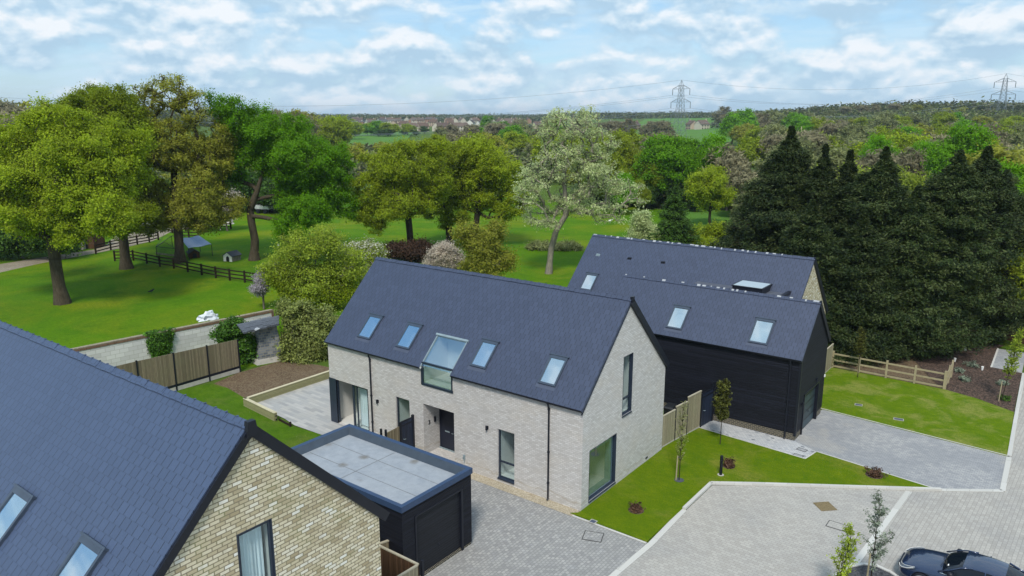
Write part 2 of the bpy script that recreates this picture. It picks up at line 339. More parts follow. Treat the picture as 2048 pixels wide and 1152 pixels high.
M['soil'] = m_ground('brown soil', (.085, .052, .032), (.14, .092, .058), (.20, .16, .10), .8, 14)
M['mulch'] = m_ground('bark mulch', (.030, .024, .020), (.060, .042, .033), (.17, .11, .085), 4, 13, bd=.07)
M['slatechip'] = m_ground('dark slate chippings', (.03, .032, .036), (.07, .07, .08), (.12, .12, .13), 5, 20)
M['track'] = m_ground('stony farm track', (.26, .22, .16), (.36, .32, .25), (.18, .15, .11), .6, 12)
def m_membrane():
    g = G('grey roof membrane'); W = g.world()
    t = g.ramp(g.noise(W, 2.2, 8, .68), [(.28, (.25, .275, .31)), (.72, (.37, .395, .43))])
    t = g.mix(g.ramp(g.noise(W, .7, 7, .7, .4), [(.42, 0.0), (.70, .4)]), t, (.40, .42, .44))
    d = g.vor(g.mix(.25, W, g.noise(W, 5, 4, col=True), 'ADD'), .62)
    t = g.mix(g.ramp(d, [(.05, .85), (.13, .35), (.17, 0.0)]), t, (.17, .15, .12))
    t = g.mix(g.ramp(g.noise(W, 9, 5, .75), [(.60, 0.0), (.72, .6)]), t, (.20, .19, .17))
    g.col(t); return g.fin(.42, .35)
M['membrane'] = m_membrane(); M['seam'] = plain('membrane seam', (.23, .245, .26), .5, .3)
M['bark'] = m_bark('oak bark', (.085, .070, .048)); M['bark_dark'] = m_bark('dark bark', (.05, .042, .03)); M['bark_pale'] = m_bark('pale bark', (.26, .235, .19))
M['twig'] = m_bark('grey twigs', (.16, .14, .12))
OL = (.175, .190, .016)
def lf(c, lo=.45, hi=1.55):
    c = np.array(c); return [(0, tuple(c * lo)), (.5, tuple(c)), (1, tuple(np.minimum(c * hi, .9)))]
M['l_oak'] = m_leaf('olive spring leaves', lf((.285, .370, .014), .6, 1.4), .45)
M['l_oakb'] = m_leaf('brownish olive leaves', lf((.310, .325, .038), .6, 1.4), .42)
M['l_green'] = m_leaf('bright green leaves', lf((.150, .345, .004), .6, 1.4), .45)
M['l_olive'] = m_leaf('yellow olive leaves', lf((.280, .355, .016), .6, 1.4), .45)
M['l_silver'] = m_leaf('silvery green leaves', lf((.50, .57, .28), .6, 1.4), .4)
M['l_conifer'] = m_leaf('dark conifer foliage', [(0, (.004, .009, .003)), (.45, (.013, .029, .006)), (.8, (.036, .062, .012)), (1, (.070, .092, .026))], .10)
M['l_laurel'] = m_leaf('yellow green glossy leaves', lf((.31, .36, .10), .4, 1.5), .4, .45)
M['l_dark'] = m_leaf('dark green leaves', lf((.050, .105, .014), .4, 1.8), .3)
M['l_ivy'] = m_leaf('ivy leaves', lf((.06, .145, .012), .35, 2.0), .25, .45)
M['l_brown'] = m_leaf('grey brown twigs and buds', lf((.235, .215, .120), .5, 1.5), .3)
M['l_greyv'] = m_leaf('grey green catkins', lf((.225, .250, .095), .5, 1.5), .3)
M['l_pink'] = m_leaf('pink white blossom', lf((.50, .44, .37), .5, 1.5), .4)
M['l_white'] = m_leaf('white blossom', lf((.55, .55, .45), .5, 1.4), .4)
M['l_purple'] = m_leaf('dark purple leaves', lf((.070, .038, .024), .4, 1.8), .2)
M['l_lilac'] = m_leaf('grey lilac blossom', lf((.33, .30, .34), .5, 1.4), .3)
M['l_young'] = m_leaf('fresh yellow green leaves', lf((.33, .42, .04), .55, 1.45), .45)
M['l_red'] = m_leaf('reddish shrub leaves', lf((.12, .065, .04), .4, 1.7), .3)
M['l_sage'] = m_leaf('sage green leaves', lf((.25, .30, .22), .5, 1.4), .3)

# ------------------------------------------------------------------ mesh helpers
def link(o, parent=None):
    COL.objects.link(o)
    if parent is not None: o.parent = parent
    return o
def thing(name, label, cat, loc=(0, 0, 0), group=None, rz=0):
    o = D.objects.new(name, None); COL.objects.link(o); o.location = loc; o.rotation_euler = (0, 0, rz)
    o.empty_display_size = .2; o['label'] = label; o['category'] = cat
    if group: o['group'] = group
    return o
def tag(o, label, cat, group=None):
    o['label'] = label; o['category'] = cat
    if group: o['group'] = group
    return o
def metric_uv(me):
    n = len(me.loops)
    if n == 0: return
    uv = me.uv_layers.new(name='UVMap')
    P = np.zeros(len(me.vertices) * 3); me.vertices.foreach_get('co', P); P = P.reshape(-1, 3)
    li = np.zeros(n, dtype=np.int32); me.loops.foreach_get('vertex_index', li)
    ls = np.zeros(len(me.polygons), dtype=np.int32); me.polygons.foreach_get('loop_start', ls)
    lt = np.zeros(len(me.polygons), dtype=np.int32); me.polygons.foreach_get('loop_total', lt)
    nm = np.zeros(len(me.polygons) * 3); me.polygons.foreach_get('normal', nm); nm = nm.reshape(-1, 3)
    u = np.stack([-nm[:, 1], nm[:, 0], np.zeros(len(nm))], 1); ln = np.linalg.norm(u, axis=1)
    flat = ln < .05; u[flat] = (1, 0, 0); ln[flat] = 1; u /= ln[:, None]
    v = np.cross(nm, u); v[flat] = (0, 1, 0)
    f = np.repeat(np.arange(len(lt)), lt)
    p = P[li]; out = np.stack([(p * u[f]).sum(1), (p * v[f]).sum(1)], 1)
    uv.data.foreach_set('uv', out.ravel())
class MB:
    def __init__(s): s.v = []; s.f = []; s.m = []
    def face(s, pts, mi=0):
        b = len(s.v); s.v += [tuple(map(float, p)) for p in pts]; s.f.append(tuple(range(b, b + len(pts)))); s.m.append(mi)
    def box(s, x0, x1, y0, y1, z0, z1, mi=0):
        c = [(x, y, z) for z in (z0, z1) for y in (y0, y1) for x in (x0, x1)]; s.hexa(c, mi)
    def hexa(s, c, mi=0):
        """8 corners: z-low (x0y0,x1y0,x0y1,x1y1) then z-high"""
        b = len(s.v); s.v += [tuple(map(float, p)) for p in c]
        for q in ((0, 2, 3, 1), (4, 5, 7, 6), (0, 1, 5, 4), (1, 3, 7, 5), (3, 2, 6, 7), (2, 0, 4, 6)):
            s.f.append(tuple(b + i for i in q)); s.m.append(mi)
    def bar(s, a, b, wd, ht, mi=0, up=(0, 0, 1)):
        a = np.array(a, float); b = np.array(b, float); d = b - a; d /= np.linalg.norm(d)
        u = np.array(up, float); sd = np.cross(d, u); n = np.linalg.norm(sd)
        if n < 1e-6: sd = np.array([1., 0, 0]); n = 1
        sd /= n; u = np.cross(sd, d)
        c = [p + sd * i * wd / 2 + u * j * ht / 2 for j in (-1, 1) for p in (a, b) for i in (-1, 1)]
        s.hexa(c, mi)
    def tube(s, pts, r, n=8, mi=0, cap=True):
        pts = [np.array(p, float) for p in pts]
        if not hasattr(r, '__len__'): r = [r] * len(pts)
        b = len(s.v)
        for i, p in enumerate(pts):
            d = pts[min(i + 1, len(pts) - 1)] - pts[max(i - 1, 0)]; d /= np.linalg.norm(d) + 1e-9
            a = np.cross(d, (0, 0, 1)) if abs(d[2]) < .95 else np.cross(d, (1, 0, 0)); a /= np.linalg.norm(a); c = np.cross(d, a)
            for k in range(n):
                t = 2 * math.pi * k / n; s.v.append(tuple(p + (a * math.cos(t) + c * math.sin(t)) * r[i]))
        for i in range(len(pts) - 1):
            for k in range(n):
                k2 = (k + 1) % n; s.f.append((b + i * n + k, b + i * n + k2, b + (i + 1) * n + k2, b + (i + 1) * n + k)); s.m.append(mi)
        if cap:
            s.f.append(tuple(b + k for k in range(n))[::-1]); s.m.append(mi)
            s.f.append(tuple(b + (len(pts) - 1) * n + k for k in range(n))); s.m.append(mi)
    def prism(s, poly, ax, a, b, mi=0):
        """poly of 2d points in the two other axes extruded along axis ax from a to b"""
        def mk(p, t): q = list(p); q.insert(ax, t); return q
        n = len(poly); s.face([mk(p, a) for p in poly], mi); s.face([mk(p, b) for p in poly][::-1], mi)
        for i in range(n):
            p, q = poly[i], poly[(i + 1) % n]; s.face([mk(p, a), mk(p, b), mk(q, b), mk(q, a)], mi)
    def build(s, name, mats, parent=None, smooth=False, loc=None, bevel=0):
        me = D.meshes.new(name); me.from_pydata(s.v, [], s.f)
        if not isinstance(mats, (list, tuple)): mats = [mats]
        for m in mats: me.materials.append(m)
        me.polygons.foreach_set('material_index', s.m)
        bm = bmesh.new(); bm.from_mesh(me); bmesh.ops.remove_doubles(bm, verts=bm.verts, dist=1e-4)
        bmesh.ops.recalc_face_normals(bm, faces=bm.faces)
        if bevel: bmesh.ops.bevel(bm, geom=list(bm.edges), offset=bevel, segments=1, affect='EDGES', profile=.5, clamp_overlap=True)
        bm.to_mesh(me); bm.free(); me.update()
        metric_uv(me)
        if smooth: me.polygons.foreach_set('use_smooth', [True] * len(me.polygons))
        o = D.objects.new(name, me); link(o, parent)
        L = parent_loc(parent) if parent is not None else (loc if loc is not None else (0, 0, 0))
        L = Vector(L)
        if L.length > 0:
            me.transform(Matrix.Translation(-L))
            if parent is None: o.location = L
        return o
def parent_loc(p):
    l = Vector((0, 0, 0))
    while p is not None: l += p.location; p = p.parent
    return l
def struct(name, mb, mat):
    o = mb.build(name, mat); o['kind'] = 'structure'; return o
def sheet(name, poly, z, mat, kind='structure', loc=None, thick=0):
    mb = MB()
    if thick: mb.prism(poly, 2, z - thick, z)
    else: mb.face([(p[0], p[1], z) for p in poly])
    o = mb.build(name, mat); me = o.data
    if not thick:
        if me.polygons[0].normal.z < 0:
            me.flip_normals()
    if kind: o['kind'] = kind
    return o
def cut(target, cutters, inside_mi=None):
    """boolean-subtract convex cutter meshes (MB) from target, in place"""
    tl = parent_loc(target.parent) + target.location
    for i, mb in enumerate(cutters):
        me = D.meshes.new('cutter'); me.from_pydata([tuple(Vector(v) - tl) for v in mb.v], [], mb.f)
        for m in target.data.materials: me.materials.append(m)
        me.polygons.foreach_set('material_index', [inside_mi if inside_mi is not None else 0] * len(me.polygons))
        bm = bmesh.new(); bm.from_mesh(me); bmesh.ops.remove_doubles(bm, verts=bm.verts, dist=1e-5); bmesh.ops.recalc_face_normals(bm, faces=bm.faces); bm.to_mesh(me); bm.free()
        for k in me.polygons: k.material_index = mb.m[0] if mb.m else 0
        o = D.objects.new('cutter', me); COL.objects.link(o)
        # same frame as the target
        o.matrix_world = Matrix.Translation(tl)
        md = target.modifiers.new('b', 'BOOLEAN'); md.operation = 'DIFFERENCE'; md.object = o; md.solver = 'EXACT'
        bpy.context.view_layer.update()
        dg = bpy.context.evaluated_depsgraph_get(); ev = target.evaluated_get(dg)
        nm = D.meshes.new_from_object(ev); target.modifiers.clear()
        old = target.data; target.data = nm; D.meshes.remove(old)
        D.objects.remove(o); D.meshes.remove(me)
    me = target.data
    while me.uv_layers: me.uv_layers.remove(me.uv_layers[0])
    me.transform(Matrix.Translation(tl)); metric_uv(me); me.transform(Matrix.Translation(-tl))
def boxmb(x0, x1, y0, y1, z0, z1, mi=0):
    m = MB(); m.box(x0, x1, y0, y1, z0, z1, mi); return m
def sbox(org, ux, uy, uz, a0, a1, b0, b1, c0, c1, mi=0, mb=None):
    """box in an arbitrary frame"""
    m = mb or MB(); org, ux, uy, uz = [np.array(q, float) for q in (org, ux, uy, uz)]
    m.hexa([org + ux * a + uy * b + uz * c for c in (c0, c1) for b in (b0, b1) for a in (a0, a1)], mi); return m
def dup_tree(o, parent=None):
    c = o.copy(); COL.objects.link(c); c.parent = parent
    for ch in o.children: dup_tree(ch, c)
    return c

# ------------------------------------------------------------------ plants
def np_mesh(name, V, F, mats, mi=None, tint=None, smooth=False):
    """V (n,3); F (m,k) all faces with k corners"""
    me = D.meshes.new(name); k = F.shape[1]
    me.vertices.add(len(V)); me.vertices.foreach_set('co', V.astype(np.float32).ravel())
    me.loops.add(F.size); me.loops.foreach_set('vertex_index', F.astype(np.int32).ravel())
    me.polygons.add(len(F)); me.polygons.foreach_set('loop_start', np.arange(0, F.size, k, dtype=np.int32))
    for m in (mats if isinstance(mats, (list, tuple)) else [mats]): me.materials.append(m)
    if smooth: me.polygons.foreach_set('use_smooth', np.ones(len(F), dtype=bool))
    me.update(calc_edges=True)
    if tint is not None:
        a = me.attributes.new('tint', 'FLOAT', 'FACE'); a.data.foreach_set('value', tint.astype(np.float32))
    return me
def sample_lobes(rng, lobes, n, shell=.5):
    """points in a union of ellipsoids (cx,cy,cz,rx,ry,rz), denser near the outside"""
    L = np.array(lobes, float); vol = L[:, 3] * L[:, 4] * L[:, 5]; vol = vol ** .8; vol /= vol.sum()
    out = []
    while len(out) < n:
        k = rng.choice(len(L), p=vol); d = rng.normal(size=3); d /= np.linalg.norm(d)
        r = rng.random() ** (1 / 3 * shell)
        p = L[k, :3] + d * r * L[k, 3:]
        # drop points deep inside another lobe
        q = ((p - L[:, :3]) / L[:, 3:]) ** 2
        dd = q.sum(1); dd[k] = 9
        if dd.min() < .35 and rng.random() < .7: continue
        out.append(p)
    return np.array(out)
def skeleton(rng, trunk, tips, wander=.12, up=.25, seg=4):
    """nodes and parents of a branching skeleton from a trunk polyline to every tip"""
    nodes = [np.array(p, float) for p in trunk]; par = [-1] + list(range(len(trunk) - 1)); nt = len(trunk)
    hub = nodes[nt // 2]
    order = np.argsort(np.linalg.norm(tips - hub, axis=1)); ends = []
    lo = 1 if nt < 4 else int(nt * .48)
    depth = [0] * nt
    for i in order:
        t = tips[i]; A = np.array(nodes[lo:]); d = A - t
        c = np.linalg.norm(d, axis=1) + np.maximum(0, d[:, 2]) * .9
        j = int(np.argmin(c)) + lo; p = nodes[j]; ln = np.linalg.norm(t - p)
        k = max(1, min(seg, int(ln / .9)))
        q = j; sag = rng.normal(size=3) * wander * ln; sag[2] = abs(sag[2]) * up * 3
        for s in range(1, k + 1):
            f = s / k; pt = p * (1 - f) + t * f + sag * math.sin(f * math.pi) * .5
            nodes.append(pt); par.append(q); q = len(nodes) - 1
        ends.append(q)
    return np.array(nodes), np.array(par), np.array(ends)
def radii(par, ends, nt, r_tip, r_base, ex=.41):
    n = len(par); cnt = np.zeros(n)
    cnt[ends] = 1
    for i in range(n - 1, 0, -1): cnt[par[i]] += cnt[i]
    r = r_tip * np.maximum(cnt, .6) ** ex
    r[nt:] = np.minimum(r[nt:], r_base * .42); r = np.minimum(r, r_base)
    for i in range(nt): r[i] = max(r[i], r_base * (1 - .55 * i / nt)) if i < nt * .7 else r[i]
    return r
def branch_mesh(name, nodes, par, r, mat, sides=6, minr=0.0, flare=1.45, nt=0):
    ch = np.array([i for i in range(1, len(par)) if r[i] >= minr]); a = nodes[par[ch]]; b = nodes[ch]
    ra = np.minimum(r[par[ch]], r[ch] * 1.35 + .004); rb = r[ch]
    if nt: ra[ch < nt] = r[par[ch]][ch < nt]
    d = b - a; ln = np.linalg.norm(d, axis=1)[:, None] + 1e-9; d = d / ln
    ref = np.where(np.abs(d[:, 2:3]) < .9, np.array([[0, 0, 1.]]), np.array([[1., 0, 0]]))
    u = np.cross(d, ref); u /= np.linalg.norm(u, axis=1)[:, None]; v = np.cross(d, u)
    V = []; t = np.arange(sides) * 2 * math.pi / sides
    for P, rr in ((a - d * ra[:, None] * .2, ra), (b, rb)):
        V.append(P[:, None, :] + rr[:, None, None] * (u[:, None, :] * np.cos(t)[None, :, None] + v[:, None, :] * np.sin(t)[None, :, None]))
    V = np.concatenate(V, 1).reshape(-1, 3); m = len(ch); base = np.arange(m)[:, None, None] * 2 * sides
    k = np.arange(sides); f = np.stack([k, (k + 1) % sides, (k + 1) % sides + sides, k + sides], 1)[None]
    F = (base + f).reshape(-1, 4)
    if flare > 1:
        z0 = nodes[0][2]; hgt = 1.3
        q = np.clip(1 - (V[:, 2] - z0) / hgt, 0, 1) ** 2
        near = np.linalg.norm(V[:, :2] - nodes[0][:2], axis=1) < r[0] * 2
        ang = np.arctan2(V[:, 1] - nodes[0][1], V[:, 0] - nodes[0][0])
        s = 1 + (flare - 1) * q * (1 + .25 * np.sin(ang * 5)) * near
        V[:, :2] = nodes[0][:2] + (V[:, :2] - nodes[0][:2]) * s[:, None]
    return np_mesh(name, V, F, mat, smooth=True)
def leaf_mesh(name, rng, centres, per, sigma, size, mat, elong=1.6, out_from=None, outb=.6, upb=.4, droop=0.0, clump_t=.55, along=None, flat=.7, bias=None, spread=None):
    """rhombic leaves scattered in a soft clump round every centre"""
    n = len(centres) * per
    sg = sigma * (.6 + .8 * rng.random(len(centres)))
    if spread is not None: sg = sg * spread
    off = rng.normal(size=(n, 3)) * np.repeat(sg, per)[:, None]; off[:, 2] *= flat
    P = np.repeat(centres, per, 0) + off
    ctr = np.array(out_from if out_from is not None else centres.mean(0))
    o = P - ctr; o /= np.linalg.norm(o, axis=1)[:, None] + 1e-9
    nrm = rng.normal(size=(n, 3)) + o * outb * 1.5 + np.array([0, 0, upb * 1.5]); nrm /= np.linalg.norm(nrm, axis=1)[:, None]
    if along is None: a = rng.normal(size=(n, 3))
    else: a = np.repeat(along, per, 0) + rng.normal(size=(n, 3)) * .35
    a[:, 2] -= droop
    a -= nrm * (a * nrm).sum(1)[:, None]; a /= np.linalg.norm(a, axis=1)[:, None] + 1e-9; b = np.cross(nrm, a)
    s = size * (.6 + .8 * rng.random(n))[:, None]
    V = np.stack([P - a * s * elong * .5, P + b * s * .5, P + a * s * elong * .5, P - b * s * .5], 1).reshape(-1, 3)
    F = np.arange(4 * n).reshape(-1, 4)
    ct = np.repeat(rng.random(len(centres)), per)
    t = .5 + (ct - .5) * clump_t * 1.6 + (rng.random(n) - .5) * .5
    if bias is not None: t = t + np.repeat(bias, per)
    t = np.clip(t, 0, 1)
    return np_mesh(name, V, F, mat, tint=t)
def make_tree(name, label, cat, loc, group, seed, lobes, trunk, r_base, n_tip, per, sigma, size, leafm, barkm, r_tip=.018, shell=.8,
              elong=1.6, sides=6, minr=0.0, extra=None, wander=.12, droop=0.0, upb=.4, outb=.6, thin=None, clump=.38, sec=None, along_out=False, root=None, flare=1.45, crown='crown', stem='trunk'):
    """a thing > trunk (with limbs) and crown; everything is given relative to the foot"""
    rng = np.random.default_rng(seed)
    tips = sample_lobes(rng, lobes, n_tip, shell)
    nodes, par, ends = skeleton(rng, trunk, tips, wander)
    r = radii(par, ends, len(trunk), r_tip, r_base)
    t = root or thing(name, label, cat, loc, group)
    ob = D.objects.new(stem, branch_mesh(stem, nodes, par, r, barkm, sides, minr, flare, nt=len(trunk))); link(ob, t)
    C = nodes[ends]
    # foliage also along the last twigs
    pe = par[ends]; C2 = nodes[pe] * .5 + C * .5
    al = C - nodes[pe]; al /= np.linalg.norm(al, axis=1)[:, None] + 1e-9
    keep = rng.random(len(C2)) < .6
    CC = np.concatenate([C, C2[keep]]); AL = np.concatenate([al, al[keep]])
    z = (CC[:, 2] - CC[:, 2].min()) / (np.ptp(CC[:, 2]) + 1e-6)
    if thin is not None: k = rng.random(len(CC)) < thin(CC); CC = CC[k]; AL = AL[k]
    ctr = (tips.mean(0)[0], tips.mean(0)[1], tips[:, 2].min() + np.ptp(tips[:, 2]) * .35)
    ob = D.objects.new(crown, leaf_mesh(crown, rng, CC, per, sigma, size, leafm, elong, ctr, outb, upb, droop, clump, along=AL if along_out else None)); link(ob, t)
    if sec:
        k = rng.random(len(CC)) < sec[2]
        ob = D.objects.new(sec[1], leaf_mesh(sec[1], rng, CC[k] + np.array([0, 0, sigma * .3]), sec[3], sigma, sec[4], sec[0], 1.1, ctr, 1.2, .9, 0, clump)); link(ob, t)
    return t
def puffs(rng, cx, cy, z0, z1, rx, ry, n, pr=.42, flatbot=.25):
    """an uneven crown: many ellipsoid puffs on a dome"""
    out = []
    cz = z0 + (z1 - z0) * .46; rz = (z1 - z0) * .54
    out.append((cx, cy, cz, rx * .62, ry * .62, rz * .66))
    for i in range(n):
        d = rng.normal(size=3); d /= np.linalg.norm(d)
        if d[2] < -.35: d[2] *= .5
        k = .60 + .14 * rng.random()
        s = pr * (.65 + .7 * rng.random())
        out.append((cx + d[0] * rx * k, cy + d[1] * ry * k, cz + d[2] * rz * k, rx * s, ry * s, min(rx, rz) * s * .8))
    return out
def conifer_tree(name, label, loc, group, seed, h, rad, n_tip, per, sigma, size, leafm, barkm, power=.75, irregular=.25, r_base=.28, base=.03, skirt=.72, lean=(0, 0), root=None, upsweep=.25, elong=3.2, tops=1):
    rng = np.random.default_rng(seed)
    nl = int(h * 1.15); hs = rng.random(n_tip) ** 1.2; f = base + (1 - base) * hs
    fl = (np.floor(f * nl) + .5 + rng.normal(size=n_tip) * .16) / nl; f = np.clip(np.where(rng.random(n_tip) < .8, fl, f), base, .995)      # boughs in loose tiers
    ang = rng.random(n_tip) * 2 * math.pi
    tier = np.floor(f * nl).astype(int); amp = rng.random((nl + 2, 7)) ** 1.5; sec = ((ang / (2 * math.pi) * 7 + tier * .37) % 7).astype(int)
    tipf = np.clip((1 - f) / .20, 0, 1) ** .75
    lump = 1 + irregular * (amp[tier, sec] * 1.5 - .45)
    prof = np.minimum((1 - f) ** power * 1.08, 1.0) * np.minimum(1, skirt + f * 2.2) * tipf
    rr = rad * prof * lump * (.45 + .55 * rng.random(n_tip) ** .6) + .05
    tips = np.stack([np.cos(ang) * rr + lean[0] * f, np.sin(ang) * rr + lean[1] * f, f * h - rr * .12], 1)
    org = np.stack([lean[0] * tips[:, 2] / h, lean[1] * tips[:, 2] / h, np.maximum(tips[:, 2] - np.linalg.norm(tips[:, :2], axis=1) * upsweep, .3)], 1)
    nt = 12
    trunk = [(lean[0] * k / nt, lean[1] * k / nt, h * k / nt) for k in range(nt + 1)]
    nodes = [np.array(p, float) for p in trunk]; par = [-1] + list(range(nt)); r = [r_base * (1 - k / (nt + .7)) for k in range(nt + 1)]
    for a, b in zip(org, tips):
        k = min(nt - 1, max(1, int(a[2] / h * nt))); par.append(k); nodes.append(a); r.append(.05)
        par.append(len(nodes) - 1); nodes.append(b); r.append(.012)
    nodes = np.array(nodes); par = np.array(par); r = np.array(r)
    t = root or thing(name, label, 'tree', loc, group)
    link(D.objects.new('trunk', branch_mesh('trunk', nodes, par, r, barkm, 5, 0, 1.3)), t)
    d = tips - org; d[:, 2] += .35 * np.linalg.norm(d, axis=1); d /= np.linalg.norm(d, axis=1)[:, None]
    C1 = tips; C2 = org * .3 + tips * .7; C3 = org * .6 + tips * .4
    k3 = rng.random(len(C3)) < .5
    CC = np.concatenate([C1, C2, C3[k3]]); AL = np.concatenate([d, d, d[k3]])
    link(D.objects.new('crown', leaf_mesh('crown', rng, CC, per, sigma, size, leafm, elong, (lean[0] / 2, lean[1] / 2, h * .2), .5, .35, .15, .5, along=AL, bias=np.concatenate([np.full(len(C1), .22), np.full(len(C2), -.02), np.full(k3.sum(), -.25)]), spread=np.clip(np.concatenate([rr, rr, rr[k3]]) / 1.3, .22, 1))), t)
    return t

# ------------------------------------------------------------------ the ground
def smooth(a, b, x):
    t = min(1, max(0, (x - a) / (b - a))); return t * t * (3 - 2 * t)
def terr(x, y):
    """height of the land: flat round the houses, low rises towards the skyline"""
    d = dist(x, y)
    if d < 160: return 0.0
    az = math.degrees(math.atan2(x - CAM[0], y - CAM[1]))          # 0 = +y, negative to the left
    h = 9.0 * smooth(450, 1500, d) + 5.5 * smooth(1400, 3000, d)
    h += 16 * smooth(230, 720, d) * smooth(-27, -10, az) * (1 - .55 * smooth(900, 2200, d))   # the wooded hill on the right
    h += 5.0 * smooth(700, 1300, d) * smooth(-36, -31, az) * (1 - smooth(-24, -19, az))
    h += 9.0 * smooth(250, 800, d) * (1 - smooth(-62, -50, az))
    h += 1.2 * math.sin(x * .011) * math.cos(y * .013) * smooth(200, 500, d)
    return h
def terrain():
    rs = [0, 8, 20, 40, 70, 100, 130, 160, 190, 220, 260, 300, 350, 400, 460, 520, 600, 680, 760, 860, 960, 1100, 1250, 1400, 1600, 1900, 2300, 2800, 3500, 4500, 6000, 8500]
    n = 180; V = [(CAM[0], CAM[1], -.03)]; F = []
    for r in rs[1:]:
        for k in range(n):
            a = 2 * math.pi * k / n; x = CAM[0] + r * math.sin(a); y = CAM[1] + r * math.cos(a)
            V.append((x, y, terr(x, y) - .03))
    for k in range(n): F.append((0, 1 + (k + 1) % n, 1 + k))
    for i in range(len(rs) - 2):
        for k in range(n):
            a = 1 + i * n + k; b = 1 + i * n + (k + 1) % n; F.append((a, b, b + n, a + n))
    me = D.meshes.new('ground'); me.from_pydata(V, [], F); me.update()
    if me.polygons[5].normal.z < 0: me.flip_normals()
    me.polygons.foreach_set('use_smooth', [True] * len(me.polygons))
    me.materials.append(M['terrain']); o = D.objects.new('ground', me); COL.objects.link(o); o['kind'] = 'structure'
terrain()
def xy(px, py, z=0): p = at(px, py, z); return (float(p[0]), float(p[1]))
# big bright paddock behind and beside the houses
def drape(name, poly, mat, z=.02, step=22, kind='structure'):
    """a patch of land laid over the terrain"""
    bm = bmesh.new(); vs = [bm.verts.new((p[0], p[1], 0)) for p in poly]; bm.faces.new(vs)
    xs = [p[0] for p in poly]; ys = [p[1] for p in poly]
    for i in range(int(min(xs) // step), int(max(xs) // step) + 2): bmesh.ops.bisect_plane(bm, geom=bm.verts[:] + bm.edges[:] + bm.faces[:], plane_co=(i * step, 0, 0), plane_no=(1, 0, 0))
    for i in range(int(min(ys) // step), int(max(ys) // step) + 2): bmesh.ops.bisect_plane(bm, geom=bm.verts[:] + bm.edges[:] + bm.faces[:], plane_co=(0, i * step, 0), plane_no=(0, 1, 0))
    for v in bm.verts: v.co.z = terr(v.co.x, v.co.y) + z
    me = D.meshes.new(name); bm.to_mesh(me); bm.free()
    if len(me.polygons) and me.polygons[0].normal.z < 0: me.flip_normals()
    me.materials.append(mat); o = D.objects.new(name, me); COL.objects.link(o); o['kind'] = kind; return o
sheet('paddock_grass', [(-36, -60), (-30.2, -30), (-30.0, 3), (-27, 9), (-14, 12), (-13, 30), (-20, 62), (-45, 112), (-88, 106), (-130, 92), (-150, 40), (-150, -60)], -.012, M['paddock'])
drape('meadow', [xy(600, 296), xy(655, 292), xy(800, 296), xy(830, 268), xy(760, 262.5), xy(690, 262), xy(640, 262), xy(560, 262)], M['field'], .6)
drape('hill_meadow', [xy(1235, 292), xy(1300, 300), xy(1460, 292), xy(1500, 262), xy(1490, 251.5), xy(1400, 250), xy(1300, 254), xy(1240, 270)], M['field'], 1.0)
drape('pasture', [(-52, 115), (-20, 62), (-4, 66), (22, 110), (0, 140), (-40, 142)], M['field'], .03)
# farm track and yard
sheet('farm_track', [xy(-80, 548), xy(0, 545), xy(75, 528), xy(192, 506), xy(250, 495), xy(305, 482), xy(345, 462), xy(400, 455), xy(410, 446), xy(300, 436), xy(200, 446), xy(230, 470), xy(215, 488), xy(188, 499), xy(75, 516), xy(0, 528), xy(-80, 534)], -.004, M['track'])
# house plots
sheet('soil_bed', [xy(408, 776), xy(475, 746), (-29.4, 5.0), (-26.5, 6.2), (-18, 7.2), (-17.5, 5.2), (-23.0, 5.6), (-23.9, -.8), xy(500, 800)], .004, M['soil'])
sheet('garden_grass', [xy(350, 779), xy(425, 767), xy(455, 776), xy(494, 799), xy(556, 835), xy(585, 853), xy(640, 868), (-13, -3.2), (-10.6, -5), (-11, -12), (-30, -12)], .008, M['verge'])
sheet('patio', [(-23.4, 5.6), (-23.6, -1.2), (-19.9, -1.5), (-18.7, -1.75), (-14.2, -1.6), (-11.0, -1.9), (-11.0, 0.0), (-17.45, 0.0), (-17.45, 5.9)], .012, M['patio'])
sheet('cobble_driveway', [(-11, -.5), (3.7, -.5), (3.62, -3.5), (3.5, -14), (3, -30), (-12, -30), (-12, -12), (-11, -9)], 0.0, M['paver_drive'])
sheet('gravel_strip', [(-9.9, .0), (-7.7, 0), (-7.7, 1.3), (-9.9, 1.3)], .006, M['paver_drive'])
sheet('gravel_border', [(-9.9, -.62), (-.05, -.62), (-.05, 0.02), (-9.9, .02)], .010, M['gravel'])
roadp = [(3.8, -.5), (3.8, 6.05), (5.5, 7.3), (12.9, 12.2), (15.3, 13.95), (15.1, 20), (14.95, 26), (14.75, 34), (14.6, 42), (14.5, 60), (24, 60), (30, 10), (30, -30), (3, -30), (3.62, -3.5)]
sheet('paved_road', roadp, .0, M['paver_road'])
sheet('paved_road', [xy(1820, 984), (12.9, 12.2), (15.3, 13.95), (15.1, 20), (14.95, 26), (14.75, 34), (14.6, 42), (14.5, 60), (24, 60), (30, 10), (30, -30), (10.6, -30), (11.05, 2.0)], .005, M['paver_road2'])
sheet('unseen_paving', [(-40, -30.05), (60, -30.05), (60, -90), (-40, -90)], -.004, M['paver_road'])  # unseen ground behind the camera, added for what the windows reflect
LAWN1 = [(-.3, -.45), (3.6, -.5), (3.62, 6.15), (5.4, 7.42), (12.75, 12.22), (6.76, 13.05), (6.54, 11.79), (.44, 12.27), (-.1, 8.6), (0.0, 8.0), (0.0, -.2)]
sheet('front_lawn', LAWN1, .045, M['lawn'], thick=.06)
sheet('side_driveway', [(.3, 12.3), (6.54, 11.8), (6.76, 13.1), (12.8, 12.21), (15.2, 13.99), (15.1, 18.6), (5.3, 19.6), (5.0, 13.6), (.2, 13.9)], .012, M['paver_side'])
